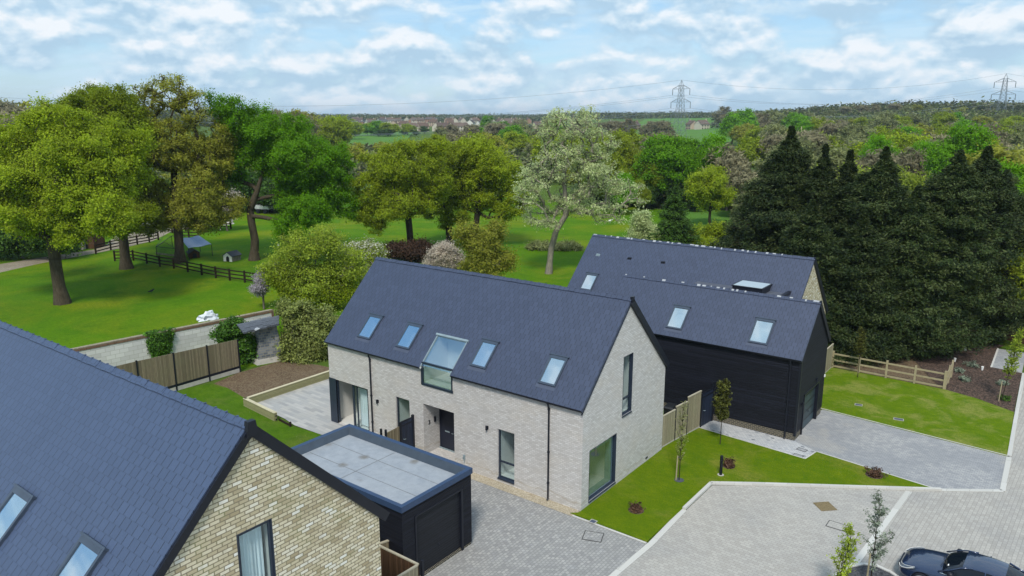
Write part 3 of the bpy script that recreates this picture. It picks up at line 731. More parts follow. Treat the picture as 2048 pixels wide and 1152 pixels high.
sheet('barn_path', [(.3, 12.32), (6.50, 11.83), (6.70, 13.08), (5.42, 13.72), (.2, 13.85)], .018, M['path'])
sheet('side_lawn', [(4.9, 19.55), (15.05, 18.6), (14.8, 26.1), (12.6, 27.4), (10.7, 28.0), (3.5, 28.3), (3.3, 24)], .04, M['lawn_far'], thick=.05)
sheet('mulch_bed', [(10.72, 28.02), (12.6, 27.42), (14.78, 26.15), (14.6, 35.0), (12.76, 35.2), (12.65, 40.8), (13, 42), (9.5, 42.4), (7, 36), (9.6, 30)], .03, M['mulch'])
sheet('conifer_floor', [(-8, 28.3), (10.7, 28.1), (9.6, 30), (7, 36), (9.5, 42.4), (4, 56), (-14, 50)], -.002, M['soil'])
sheet('far_driveway', [(12.76, 35.25), (14.6, 35.05), (14.5, 40.75), (12.7, 40.74)], .02, M['paver_side'])
sheet('far_lawn', [(9.4, 41.9), (14.45, 41.0), (14.4, 75), (4, 75)], .012, M['verge'])
def kerbline(name, pts, wd=.14, h=.12, z=0.0):
    mb = MB()
    for a, b in zip(pts[:-1], pts[1:]):
        a = np.array(a); b = np.array(b); d = (b - a) / np.linalg.norm(b - a)
        mb.bar((*a, z + h / 2), (*(b), z + h / 2), wd, h)
    o = mb.build(name, M['kerb']); o['kind'] = 'structure'; return o
kerbline('lawn_kerb', [(3.70, 3.0), (3.70, 6.12), (5.44, 7.34), (12.85, 12.24)], .16, .12)
kerbline('edging_kerb', [(-.1, -.56), (3.62, -.58)], .10, .03)
kerbline('driveway_edging', [(3.70, 3.0), (3.80, -.5), (3.66, -3.5), (3.56, -14)], .26, .016)
kerbline('road_channel', [(11.62, 11.2), (11.05, 2.9)], .26, .016)
kerbline('drive_kerb', [(12.8, 12.25), (15.22, 13.98), (15.13, 18.55)], .24, .03)
kerbline('side_kerb', [(15.13, 18.7), (14.93, 26.1), (14.72, 35)], .20, .06)
kerbline('far_kerb', [(14.62, 41), (14.5, 60)], .2, .06)
kerbline('lawn_edging', [(4.9, 19.6), (15.05, 18.66)], .07, .05)
kerbline('path_edging', [(.40, 12.22), (6.56, 11.74), (6.78, 13.02), (12.75, 12.18)], .07, .052)
kerbline('bark_edging', [(12.74, 35.18), (12.66, 40.8)], .12, .04)
bed = [xy(1640, 1185), xy(1672, 1152), xy(1700, 1136), xy(1726, 1131), xy(1752, 1134), xy(1780, 1147), xy(1830, 1180), xy(1800, 1230), xy(1650, 1230)]
sheet('planting_bed', bed, .06, M['slatechip'], thick=.08)
kerbline('bed_kerb', bed[:7], .13, .10)

# ------------------------------------------------------------------ building kit
class Slope:
    """a roof plane rising towards +y (or -y) from (y0,z0) to (y1,z1)"""
    def __init__(s, y0, z0, y1, z1, t=.12):
        s.o = np.array([0, y0, z0], float); s.u = np.array([0, y1 - y0, z1 - z0], float); s.len = np.linalg.norm(s.u); s.u /= s.len
        s.x = np.array([1., 0, 0]); s.n = np.cross(s.x, s.u)
        if s.n[2] < 0: s.n = -s.n
        s.t = t
    def p(s, x, l, h=0): return s.o + s.x * x + s.u * l + s.n * h
    def l_of_y(s, y): return (y - s.o[1]) / s.u[1]
    def box(s, x0, x1, l0, l1, h0, h1, mi=0, mb=None): return sbox(s.o, s.x, s.u, s.n, x0, x1, l0, l1, h0, h1, mi, mb)
def skylight(parent, sl, x0, x1, ya, yb, wallo, roofo, cutlist, label=None, glass='skyglass', blind=None):
    l0, l1 = sorted((sl.l_of_y(ya), sl.l_of_y(yb))); T = sl.t
    cutlist.append(sl.box(x0 + .10, x1 - .10, l0 + .12, l1 - .16, -.45, T + .1, 1))
    f = MB(); w_ = .085
    sl.box(x0, x0 + w_, l0, l1, T - .02, T + .085, 0, f); sl.box(x1 - w_, x1, l0, l1, T - .02, T + .085, 0, f)
    sl.box(x0 + w_, x1 - w_, l0, l0 + .10, T - .02, T + .082, 0, f); sl.box(x0 + w_, x1 - w_, l1 - .15, l1, T - .02, T + .09, 0, f)
    sl.box(x0 - .05, x1 + .05, l1 - .005, l1 + .055, T - .02, T + .12, 0, f)
    fo = f.build('skylight', M['skyframe'], parent)
    if label: fo['label'] = label
    g = MB(); sl.box(x0 + w_, x1 - w_, l0 + .10, l1 - .15, T + .035, T + .05, 0, g); g.build('glass', M[glass], fo)
    fl = MB(); sl.box(x0 - .07, x1 + .02, l0 - .20, l0 - .003, T - .02, T + .008, 0, fl); fl.build('flashing', M['flash'], fo)
    return fo
def ridge(parent, x0, x1, y, z, step=.45, mat='slate', rail=False, ang=45, whites=0, seed=1):
    mb = MB(); n = max(1, int(round((x1 - x0) / step))); st = (x1 - x0) / n; rng = random.Random(seed); w_ = .20; c = math.cos(R_(ang)) * w_; s_ = math.sin(R_(ang)) * w_
    for i in range(n):
        a = x0 + i * st; b = a + st + .02; lift = .012 * (i % 2) + .004 * rng.random()
        for sg in (-1, 1):
            mb.hexa([(a, y, z + lift - .03), (b, y, z + lift - .03), (a, y + sg * c, z - s_ + lift - .03), (b, y + sg * c, z - s_ + lift - .03),
                     (a, y, z + lift), (b, y, z + lift), (a, y + sg * (c + .01), z - s_ + lift + .012), (b, y + sg * (c + .01), z - s_ + lift + .012)], 0)
        if i: mb.box(a - .025, a + .02, y - .03, y + .03, z + .005, z + .028, 0)
        if rng.random() < whites:      # pale slips painted in for silvery reflections on the tiles
            q = a + st * rng.uniform(.0, .5); e = q + st * rng.uniform(.12, .75)
            sg = -1; k = rng.uniform(.3, .8)
            mb.hexa([(q, y, z + lift), (e, y, z + lift), (q, y + sg * c * k, z - s_ * k + lift), (e, y + sg * c * k, z - s_ * k + lift),
                     (q, y, z + lift + .018), (e, y, z + lift + .018), (q, y + sg * c * k, z - s_ * k + lift + .02), (e, y + sg * c * k, z - s_ * k + lift + .02)], 1)
    return mb.build('ridge_tiles', [M[mat], M['concrete']], parent)
M['silver_pale'] = plain('pale silver ridge patches and slab', (.38, .40, .43), .6, .4)  # pale tone for the painted ridge reflections and the hut's slab
def downpipe(parent, x, y, z0, z1, gut_y, out=-1, r=.045):
    mb = MB()
    mb.tube([(x, gut_y, z1 + .02), (x, gut_y, z1 - .10), (x, y, z1 - .34), (x, y, z0 + .1)], r, 8)
    for z in (z1 - .35, (z0 + z1) / 2, z0 + .9): mb.tube([(x, y, z - .04), (x, y, z + .04)], r * 1.45, 8); mb.box(x - .03, x + .03, min(y, y - out * .08), max(y, y - out * .08), z - .02, z + .02)
    mb.tube([(x, y, z0 + .1), (x, y + out * .06, z0 + .02)], r * 1.1, 8)
    return mb.build('downpipe', M['trim'], parent)
def gutter(parent, x0, x1, y, z, out=-1, h=.13, d=.13):
    mb = MB(); n = 7
    pr = [(y, z)]
    for i in range(n + 1):
        t = math.pi * i / n; pr.append((y + out * (d / 2 - math.cos(t) * d / 2), z - math.sin(t) * h * .7))
    pr.append((y + out * d, z)); pr = pr[1:]
    mb.prism(pr, 0, x0, x1)
    return mb.build('gutter', M['trim'], parent)
def window_y(parent, x0, x1, z0, z1, y, out=-1, depth=.09, name='window', bars=(), fw=.07, glass='glass', sill=True, mat='frame', vbars=()):
    """window in a wall facing -y (out=-1); y is the wall face"""
    yi = y - out * depth; ya, yb = sorted((yi, yi - out * .07)); mb = MB()
    mb.box(x0, x0 + fw, ya, yb, z0, z1); mb.box(x1 - fw, x1, ya, yb, z0, z1)
    mb.box(x0 + fw, x1 - fw, ya, yb, z0, z0 + fw); mb.box(x0 + fw, x1 - fw, ya, yb, z1 - fw, z1)
    for b in bars: mb.box(x0 + fw, x1 - fw, ya, yb, b - .04, b + .04)
    for b in vbars: mb.box(b - .045, b + .045, ya - .002, yb + .002, z0 + fw, z1 - fw)
    f = mb.build(name, M[mat], parent)
    g = MB(); yc = (ya + yb) / 2; g.box(x0 + fw, x1 - fw, yc - .008, yc + .008, z0 + fw, z1 - fw); g.build('glass', M[glass], f)
    if sill:
        s_ = MB(); a, b = sorted((yi, y + out * .05)); s_.hexa([(x0 - .0, a, z0 - .06), (x1 + .0, a, z0 - .06), (x0, b, z0 - .05), (x1, b, z0 - .05), (x0, a, z0 + .0), (x1, a, z0 + .0), (x0, b, z0 + .03), (x1, b, z0 + .03)]); s_.build('sill', M[mat], f)
    return f
def window_x(parent, y0, y1, z0, z1, x, depth=.10, name='window', bars=(), fw=.07, glass='glass', sill=True, mat='frame'):
    """window in a wall facing +x"""
    xb = x - depth; xa = xb - .07; mb = MB()
    mb.box(xa, xb, y0, y0 + fw, z0, z1); mb.box(xa, xb, y1 - fw, y1, z0, z1)
    mb.box(xa, xb, y0 + fw, y1 - fw, z0, z0 + fw); mb.box(xa, xb, y0 + fw, y1 - fw, z1 - fw, z1)
    for b in bars: mb.box(xa, xb, y0 + fw, y1 - fw, b - .045, b + .045)
    f = mb.build(name, M[mat], parent)
    g = MB(); g.box(xa + .027, xa + .043, y0 + fw, y1 - fw, z0 + fw, z1 - fw); g.build('glass', M[glass], f)
    # frame lining of the reveal
    l = MB(); l.box(xb, x + .006, y0, y0 + .025, z0, z1); l.box(xb, x + .006, y1 - .025, y1, z0, z1); l.box(xb, x + .006, y0 + .025, y1 - .025, z1 - .025, z1); l.build('lining', M[mat], f)
    if sill:
        s_ = MB(); s_.hexa([(xb, y0, z0 - .05), (x + .05, y0, z0 - .06), (xb, y1, z0 - .05), (x + .05, y1, z0 - .06), (xb, y0, z0 + .025), (x + .05, y0, z0 - .02), (xb, y1, z0 + .025), (x + .05, y1, z0 - .02)]); s_.build('sill', M[mat], f)
    return f
def text(name, body, size, loc, rot, mat, parent, ex=.012):
    c = D.curves.new(name, 'FONT'); c.body = body; c.size = size; c.extrude = ex; c.align_x = 'CENTER'; c.align_y = 'CENTER'
    o = D.objects.new(name, c); COL.objects.link(o); bpy.context.view_layer.update()
    me = D.meshes.new_from_object(o.evaluated_get(bpy.context.evaluated_depsgraph_get())); D.objects.remove(o); D.curves.remove(c)
    me.materials.clear(); me.materials.append(mat); me.name = name
    me.transform(Matrix.LocRotScale(Vector(loc) - parent_loc(parent), __import__('mathutils').Euler(rot), None))
    o = D.objects.new(name, me); link(o, parent); return o
def fence_panel(mb, a, b, z0, z1, th=.04, mi=0, step=.11):
    """close boards between two points"""
    a = np.array(a, float); b = np.array(b, float); L = np.linalg.norm(b - a); n = max(1, int(L / step)); d = (b - a) / L; s = np.array([-d[1], d[0]])
    for i in range(n):
        p = a + d * (i * L / n); q = a + d * ((i + 1) * L / n - .006); o = s * (th / 2 + (.012 if i % 2 else 0)); o2 = s * th / 2
        mb.hexa([(*(p - o2), z0), (*(q - o2), z0), (*(p + o), z0), (*(q + o), z0), (*(p - o2), z1), (*(q - o2), z1), (*(p + o), z1), (*(q + o), z1)], mi)

# ------------------------------------------------------------------ the white brick house
def white_house():
    t = thing('brick_house', 'pale grey brick house with a box window over its recessed front door', 'house', (0, 0, 0))
    XL, W, RY, HE, HA = -17.42, 8.2, 4.11, 4.98, 9.10
    mb = MB(); mb.prism([(0, -.05), (W, -.05), (W, HE), (RY, HA), (0, HE)], 0, XL, 0)
    wall = mb.build('wall', [M['wbrick'], M['white'], M['room']], t)
    sf = Slope(-.12, HE - .12, RY, HA, .13); sb = Slope(W + .12, HE - .12, RY, HA, .13)
    a = sf.p(0, 0); b = sf.p(0, sf.len); c = sf.p(0, sf.len, .13 / 1); d = sf.p(0, 0, .13)
    r = MB(); k = HA + .13 * 1.414
    r.prism([(a[1], a[2]), (RY, HA), (RY, k), (d[1], d[2])], 0, XL - .06, .035); roof = r.build('roof', [M['slate'], M['white'], M['trim']], t); roof['label'] = 'front roof slope with four skylights'
    r = MB(); a = sb.p(0, 0); d = sb.p(0, 0, .13); r.prism([(a[1], a[2]), (d[1], d[2]), (RY, k), (RY, HA)], 0, XL - .06, .035); r.build('roof', [M['slate']], t)['label'] = 'rear roof slope'
    ridge(t, XL - .06, .04, RY, k + .035, .45, 'slate', whites=0)
    cw = []; rc = []
    for (x0, x1) in ((-15.24, -14.18), (-12.16, -11.12), (-6.90, -5.88), (-2.72, -1.75)):
        skylight(t, sf, x0, x1, .45, 1.54, wall, roof, rc)
    # openings: shallow reveal, then a room behind
    def opening(x0, x1, z0, z1, dep=3.0): cw.append(boxmb(x0, x1, -.2, .1, z0, z1, 0)); cw.append(boxmb(x0 + .02, x1 - .02, .0, dep, z0 + .02, z1 - .02, 2))
    opening(-4.86, -3.83, .22, 2.80); opening(-11.92, -10.88, .9, 2.84, 2.6)
    cw.append(boxmb(-16.86, -14.14, -.2, .14, .02, 2.74, 0)); cw.append(boxmb(-17.2, -14.2, .05, 3.6, .03, 2.71, 2))
    cw.append(boxmb(-9.86, -7.70, -.2, 1.27, .01, 2.92, 0))
    cw.append(boxmb(-9.86, -7.76, -.2, 2.0, 4.08, 8.2, 1))           # box window pocket
    def openx(y0, y1, z0, z1, dep=2.6): cw.append(boxmb(-.1, .2, y0, y1, z0, z1, 0)); cw.append(boxmb(-dep, 0, y0 + .02, y1 - .02, z0 + .02, z1 - .02, 2))
    openx(3.58, 4.53, 3.47, 6.49); openx(.62, 3.12, .22, 2.77)
    rc2 = [sf.box(-9.86, -7.76, -.5, sf.l_of_y(1.36), -.6, .4, 1)]
    cut(wall, [m for m in rc] + cw); cut(roof, rc + rc2)
    # box window
    bw = MB(); L1 = sf.l_of_y(1.36)
    for x in (-9.86, -7.81): sf.box(x, x + .05, .12, L1, .02, .16, 1, bw)
    sf.box(-9.92, -7.70, L1 - .09, L1 + .02, .02, .215, 1, bw)
    zt = 5.20
    bw.box(-9.86, -9.79, -.035, .05, 4.08, zt, 0); bw.box(-7.83, -7.76, -.035, .05, 4.08, zt, 0); bw.box(-9.90, -7.72, -.05, .06, 3.98, 4.09, 0)
    bw.box(-9.86, -7.76, -.04, .06, zt - .05, zt + .04, 0)
    bw.box(-9.92, -9.86, -.05, .02, 4.0, 5.02, 0)
    bo = bw.build('box_window', [M['frame'], M['alu']], t)
    g = MB(); sf.box(-9.78, -7.84, .18, L1 - .09, .09, .11, 0, g); g.box(-9.79, -7.83, -.005, .012, 4.09, zt - .05, 0); g.build('glass', M['boxglass'], bo)
    s_ = MB(); s_.box(-9.78, -7.84, .06, .55, 4.09, 4.14); s_.build('window_board', M['white'], bo)
    # ordinary windows
    window_y(t, -4.86, -3.83, .22, 2.80, 0, bars=(1.08,)); window_y(t, -11.92, -10.88, .9, 2.84, 0)
    window_x(t, 3.58, 4.53, 3.47, 6.49, 0, bars=(4.25,))
    pw = window_x(t, .62, 3.12, .22, 2.77, 0, depth=.1, fw=.05, glass='darkglass'); pw['label'] = 'large square picture window low in the gable'
    br = MB(); br.box(-.42, -.17, 3.12 - .055, 3.115, .25, 2.74); br.box(-.42, -.17, .64, 3.06, .25, .42); br.box(-.42, -.17, .64, 3.06, 2.50, 2.74); br.box(-.42, -.17, 2.78, 3.06, .42, 2.5); br.build('window_reveal', M['alu'], pw)
    # sliding doors on the patio corner
    sd = MB(); y0, y1 = .14, .22
    sd.box(-15.62, -15.50, y0, y1, .03, 2.70); sd.box(-14.26, -14.14, y0 - .10, y1, .03, 2.72); sd.box(-15.5, -14.26, y0, y1, 2.60, 2.70); sd.box(-15.5, -14.26, y0, y1, .03, .12); sd.box(-15.28, -15.22, y0 + .01, y1, .12, 2.6)
    sd.box(-16.86, -15.62, y0 + .02, y1, 2.66, 2.72); sdo = sd.build('sliding_door', M['frame'], t)
    g = MB(); g.box(-15.5, -14.26, y0 + .03, y0 + .045, .12, 2.6); g.build('glass', M['glass'], sdo)
    cu = MB()
    for i in range(14): a_, b_ = .55 + .04 * (i % 2), .55 + .04 * ((i + 1) % 2); cu.face([(-15.44 + i * .085, a_, .1), (-15.355 + i * .085, b_, .1), (-15.355 + i * .085, b_, 2.6), (-15.44 + i * .085, a_, 2.6)])
    cu.build('curtain', M['curtain'], sdo)
    p = MB(); p.box(XL - .03, -16.86, -.03, .22, .0, 2.76); p.build('corner_post', M['frame'], t)
    p = MB(); p.box(-16.5, -16.2, 1.2, 1.5, .03, 2.7); p.build('column', M['white'], t)
    # door
    dm = MB(); dm.box(-9.83, -9.77, 1.20, 1.266, .02, 2.24); dm.box(-8.72, -8.66, 1.20, 1.266, .02, 2.24); dm.box(-9.77, -8.72, 1.20, 1.266, 2.17, 2.24); dm.box(-9.77, -8.72, 1.222, 1.266, .03, 2.17)
    do = dm.build('front_door', M['door'], t)
    q = MB(); q.box(-9.45, -9.13, 1.208, 1.221, 1.02, 1.09); q.build('letter_plate', M['alu'], do)
    q = MB(); q.tube([(-8.82, 1.215, 1.05), (-8.82, 1.16, 1.05), (-8.94, 1.16, 1.05)], .014, 6); q.build('handle', M['alu'], do)
    q = MB(); q.box(-9.83, -8.66, 1.12, 1.20, .012, .06); q.build('threshold', M['alu'], do)
    text('house_number', '3', .34, (-9.845, .42, 1.72), (R_(90), 0, R_(90)), M['trim'], t)
    for (x, y, z, ax) in ((-9.84, .82, 1.78, 0),): q = MB(); q.box(x, x + .07, y - .05, y + .05, z - .13, z + .13); q.tube([(x + .03, y, z - .16), (x + .03, y, z + .16)], .035, 8); q.build('porch_light', M['trim'], t)
    for x, z in ((-13.34, 2.23), (-5.50, 2.70)): q = MB(); q.box(x - .07, x + .07, -.03, -.002, z - .09, z + .09); q.tube([(x, -.09, z - .12), (x, -.09, z + .11)], .05, 10); q.build('wall_light', M['trim'], t)
    q = MB(); q.tube([(-7.03, -.03, .35), (-7.03, -.03, .72), (-7.03, -.12, .72), (-7.03, -.12, .62)], .016, 6); q.box(-7.09, -6.97, -.04, -.003, .55, .8); q.build('outside_tap', M['alu'], t)
    gutter(t, XL - .05, -9.93, -.10, HE - .0); gutter(t, -7.69, .03, -.10, HE - .0)
    for x0, x1 in ((XL - .05, -9.93), (-7.69, .03)): q = MB(); q.box(x0, x1, -.10, .0, HE - .14, HE - .01); q.build('fascia', M['trim'], t)
    downpipe(t, -13.80, -.07, .0, HE - .04, -.16); downpipe(t, -1.80, -.07, .0, HE - .04, -.16)
    # black verge on the far slope
    q = MB(); ov = sb.box(.0, .13, -.10, sb.len + .06, -.16, .16, 0, q); q.box(.0, .13, RY - .10, RY + .10, HA + .05, k + .09); q.build('bargeboard', M['trim'], t)
    q = MB(); sf.box(.0, .045, -.10, sf.len, -.05, .0, 0, q); q.build('verge_strip', M['trim'], t)
    q = MB(); q.box(.005, .03, 6.3, 6.52, 8.0 - 8.0 + .2, .28); q.build('air_vent', M['trim'], t)
    return t
white_house()

# ------------------------------------------------------------------ the near house, lower left
def near_house():
    GX = 1.8; a = at(497, 847, GX, 0); e = at(757, 1014, GX, 0)
    RY = float(a[1]); HA = float(a[2]) - .16; ey = float(e[1]); HE = HA - (ey - RY) * 1.0
    t = thing('brick_house', 'buff brick house filling the lower left corner, curtained window in its gable', 'house', (GX, RY, 0))
    W2 = ey - RY; XL = -19
    mb = MB(); mb.prism([(RY - W2, 0), (RY + W2, 0), (RY + W2, HE), (RY, HA), (RY - W2, HE)], 0, XL, GX)
    wall = mb.build('wall', [M['bbrick'], M['white'], M['room']], t)
    sf = Slope(RY - W2 - .15, HE - .15, RY, HA, .13); sb = Slope(RY + W2 + .15, HE - .15, RY, HA, .13); k = HA + .13 * 1.414
    r = MB(); q = sf.p(0, 0); d = sf.p(0, 0, .13); r.prism([(q[1], q[2]), (RY, HA), (RY, k), (d[1], d[2])], 0, XL, GX + .03); roof = r.build('roof', [M['slate_near'], M['white']], t)
    r = MB(); q = sb.p(0, 0); d = sb.p(0, 0, .13); r.prism([(q[1], q[2]), (d[1], d[2]), (RY, k), (RY, HA)], 0, XL, GX + .03); r.build('roof', [M['slate_near']], t)
    ridge(t, XL, GX + .02, RY, k + .035, .45, 'slate_near', whites=0)
    S0 = RY - 1.0
    def sl(px, py):      # sight line meets the roof surface
        d = at(px, py, 0.0) - CAM; n = sf.n; P = sf.p(0, 0, .13); s = ((P - CAM) @ n) / (d @ n); return CAM + d * s
    rc = []
    for p1, p2 in (((42, 966), (78, 988)), ((176, 1062), (222, 1090))):
        A = sl(*p1); B = sl(*p2); y1 = float((A[1] + B[1]) / 2)
        skylight(t, sf, float(A[0]), float(B[0]), y1 - 1.12, y1, wall, roof, rc)
    A = sl(42, 966); B = sl(78, 988); C_ = sl(178, 1062); pitch = float(C_[0] - A[0]); y1 = float(A[1])
    skylight(t, sf, float(A[0]) - pitch, float(B[0]) - pitch, y1 - 1.12, y1, wall, roof, rc)
    # gable window
    w0 = at(472, 1066, GX, 0); w1 = at(543, 1036, GX, 0); y0, y1, zt = float(w0[1]), float(w1[1]), float(w1[2]); zb = zt - 2.4
    cw = [boxmb(GX - .12, GX + .2, y0, y1, zb, zt, 0), boxmb(GX - 2.4, GX, y0 + .02, y1 - .02, zb + .02, zt - .02, 2)]
    cut(wall, rc + cw); cut(roof, rc)
    w = window_x(t, y0, y1, zb, zt, GX, depth=.03, fw=.085, bars=(zb + .7,)); w['label'] = 'tall window with white pleated curtain'
    cu = MB(); n = 26
    for i in range(n):
        u0 = y0 + .10 + (y1 - y0 - .2) * i / n; u1 = y0 + .10 + (y1 - y0 - .2) * (i + 1) / n; d0 = .05 * math.sin(i * 1.9); d1 = .05 * math.sin((i + 1) * 1.9)
        cu.face([(GX - .28 + d0, u0, zb), (GX - .28 + d1, u1, zb), (GX - .28 + d1, u1, zt), (GX - .28 + d0, u0, zt)])
    cu.build('curtain', M['curtain'], w, smooth=True)
    # bargeboards and ridge end cap
    for s_, nm in ((sf, 'front'), (sb, 'back')):
        q = MB(); s_.box(GX + (.002 if nm == 'back' else .0), GX + .10, -.1, s_.len - .02, -.10, .10 if nm == 'front' else .16, 0, q); q.build('bargeboard', M['trim'], t)
    q = MB(); q.hexa([(GX, RY - .16, HA - .12), (GX + .14, RY - .16, HA - .12), (GX, RY + .16, HA - .12), (GX + .14, RY + .16, HA - .12), (GX, RY - .10, k + .07), (GX + .14, RY - .10, k + .07), (GX, RY + .10, k + .07), (GX + .14, RY + .10, k + .07)]); q.build('ridge_end_cap', M['trim'], t)
    gutter(t, XL, GX, RY + W2 + .12, HE - .08, out=1); gutter(t, XL, GX, RY - W2 - .12, HE - .08)
near_house()

# ------------------------------------------------------------------ flat roofed black garage
def garage():
    X1, Y0, Y1, HT = -2.26, -9.08, -5.08, 3.49; X0 = float(at(700, 848, HT)[0])
    t = thing('garage', 'black clad flat roofed garage with blue grey parapet, between the two brick houses', 'garage', (X1, Y1, 0))
    mb = MB(); mb.box(X0, X1, Y0, Y1, .12, HT - .36); wall = mb.build('wall', [M['clad'], M['trim']], t)
    cut(wall, [boxmb(X1 - .16, X1 + .2, Y0 + .72, Y1 - .62, .0, 2.75, 1)])
    p = MB(); p.box(X0 + .02, X1 - .02, Y0 + .02, Y1 - .02, 0, .12); p.build('plinth', M['dbrick'], t)
    p = MB(); p.box(X1 - .14, X1 - .08, Y0 + .74, Y1 - .64, .02, 2.73); d = p.build('garage_door', M['garage_door'], t)
    q = MB(); q.tube([(X1 - .08, -7.1, 1.0), (X1 - .03, -7.1, 1.0), (X1 - .03, -7.1, .9)], .02, 6); q.build('handle', M['trim'], d)
    p = MB(); p.box(X1 - .1, X1 + .03, Y0 + .66, Y0 + .74, 0, 2.8); p.box(X1 - .1, X1 + .03, Y1 - .66, Y1 - .55, 0, 2.8); p.box(X1 - .1, X1 + .02, Y0 + .66, Y1 - .55, 2.73, 2.80); p.build('door_frame', M['trim'], t)
    # parapet as a ring with a sloped inside face
    o = .05; wd = .20; R0 = HT - .34
    pa = MB()
    def ring(ins, z): return [(X0 - o + ins, Y0 - o + ins, z), (X1 + o - ins, Y0 - o + ins, z), (X1 + o - ins, Y1 + o - ins, z), (X0 - o + ins, Y1 + o - ins, z)]
    A, B, C_, E_ = ring(0, HT - .24), ring(0, HT), ring(wd, HT - .012), ring(wd + .16, R0)
    for P, Q, mi in ((A, B, 0), (B, C_, 0), (C_, E_, 1)):
        for i in range(4): pa.face([P[i], P[(i + 1) % 4], Q[(i + 1) % 4], Q[i]], mi)
    F_ = ring(.05, HT - .24); F2 = ring(.05, HT - .37)
    for i in range(4): pa.face([F_[i], F_[(i + 1) % 4], F2[(i + 1) % 4], F2[i]], 2)
    for i in range(4): pa.face([A[i], A[(i + 1) % 4], F_[(i + 1) % 4], F_[i]], 0)
    pa.build('parapet', [M['parapet'], plain('grey lead upstand', (.055, .075, .105), .45, .5), M['clad']], t)
    m = MB(); n = 14; rr = E_
    x0, x1, y0, y1 = rr[0][0] - .01, rr[1][0] + .01, rr[0][1] - .01, rr[2][1] + .01
    m.face([(x0, y0, R0 + .002), (x1, y0, R0 + .002), (x1, y1, R0 + .002), (x0, y1, R0 + .002)])
    me = m.build('roof', M['membrane'], t)
    s_ = MB()
    for y in (Y0 + 1.35, Y0 + 2.6): s_.box(X0 + .4, X1 - .4, y, y + .03, R0 + .002, R0 + .012)
    for x in (X0 + 3.4,): s_.box(x, x + .03, Y0 + .4, Y1 - .4, R0 + .004, R0 + .014)
    s_.build('roof_seam', M['seam'], t)
garage()

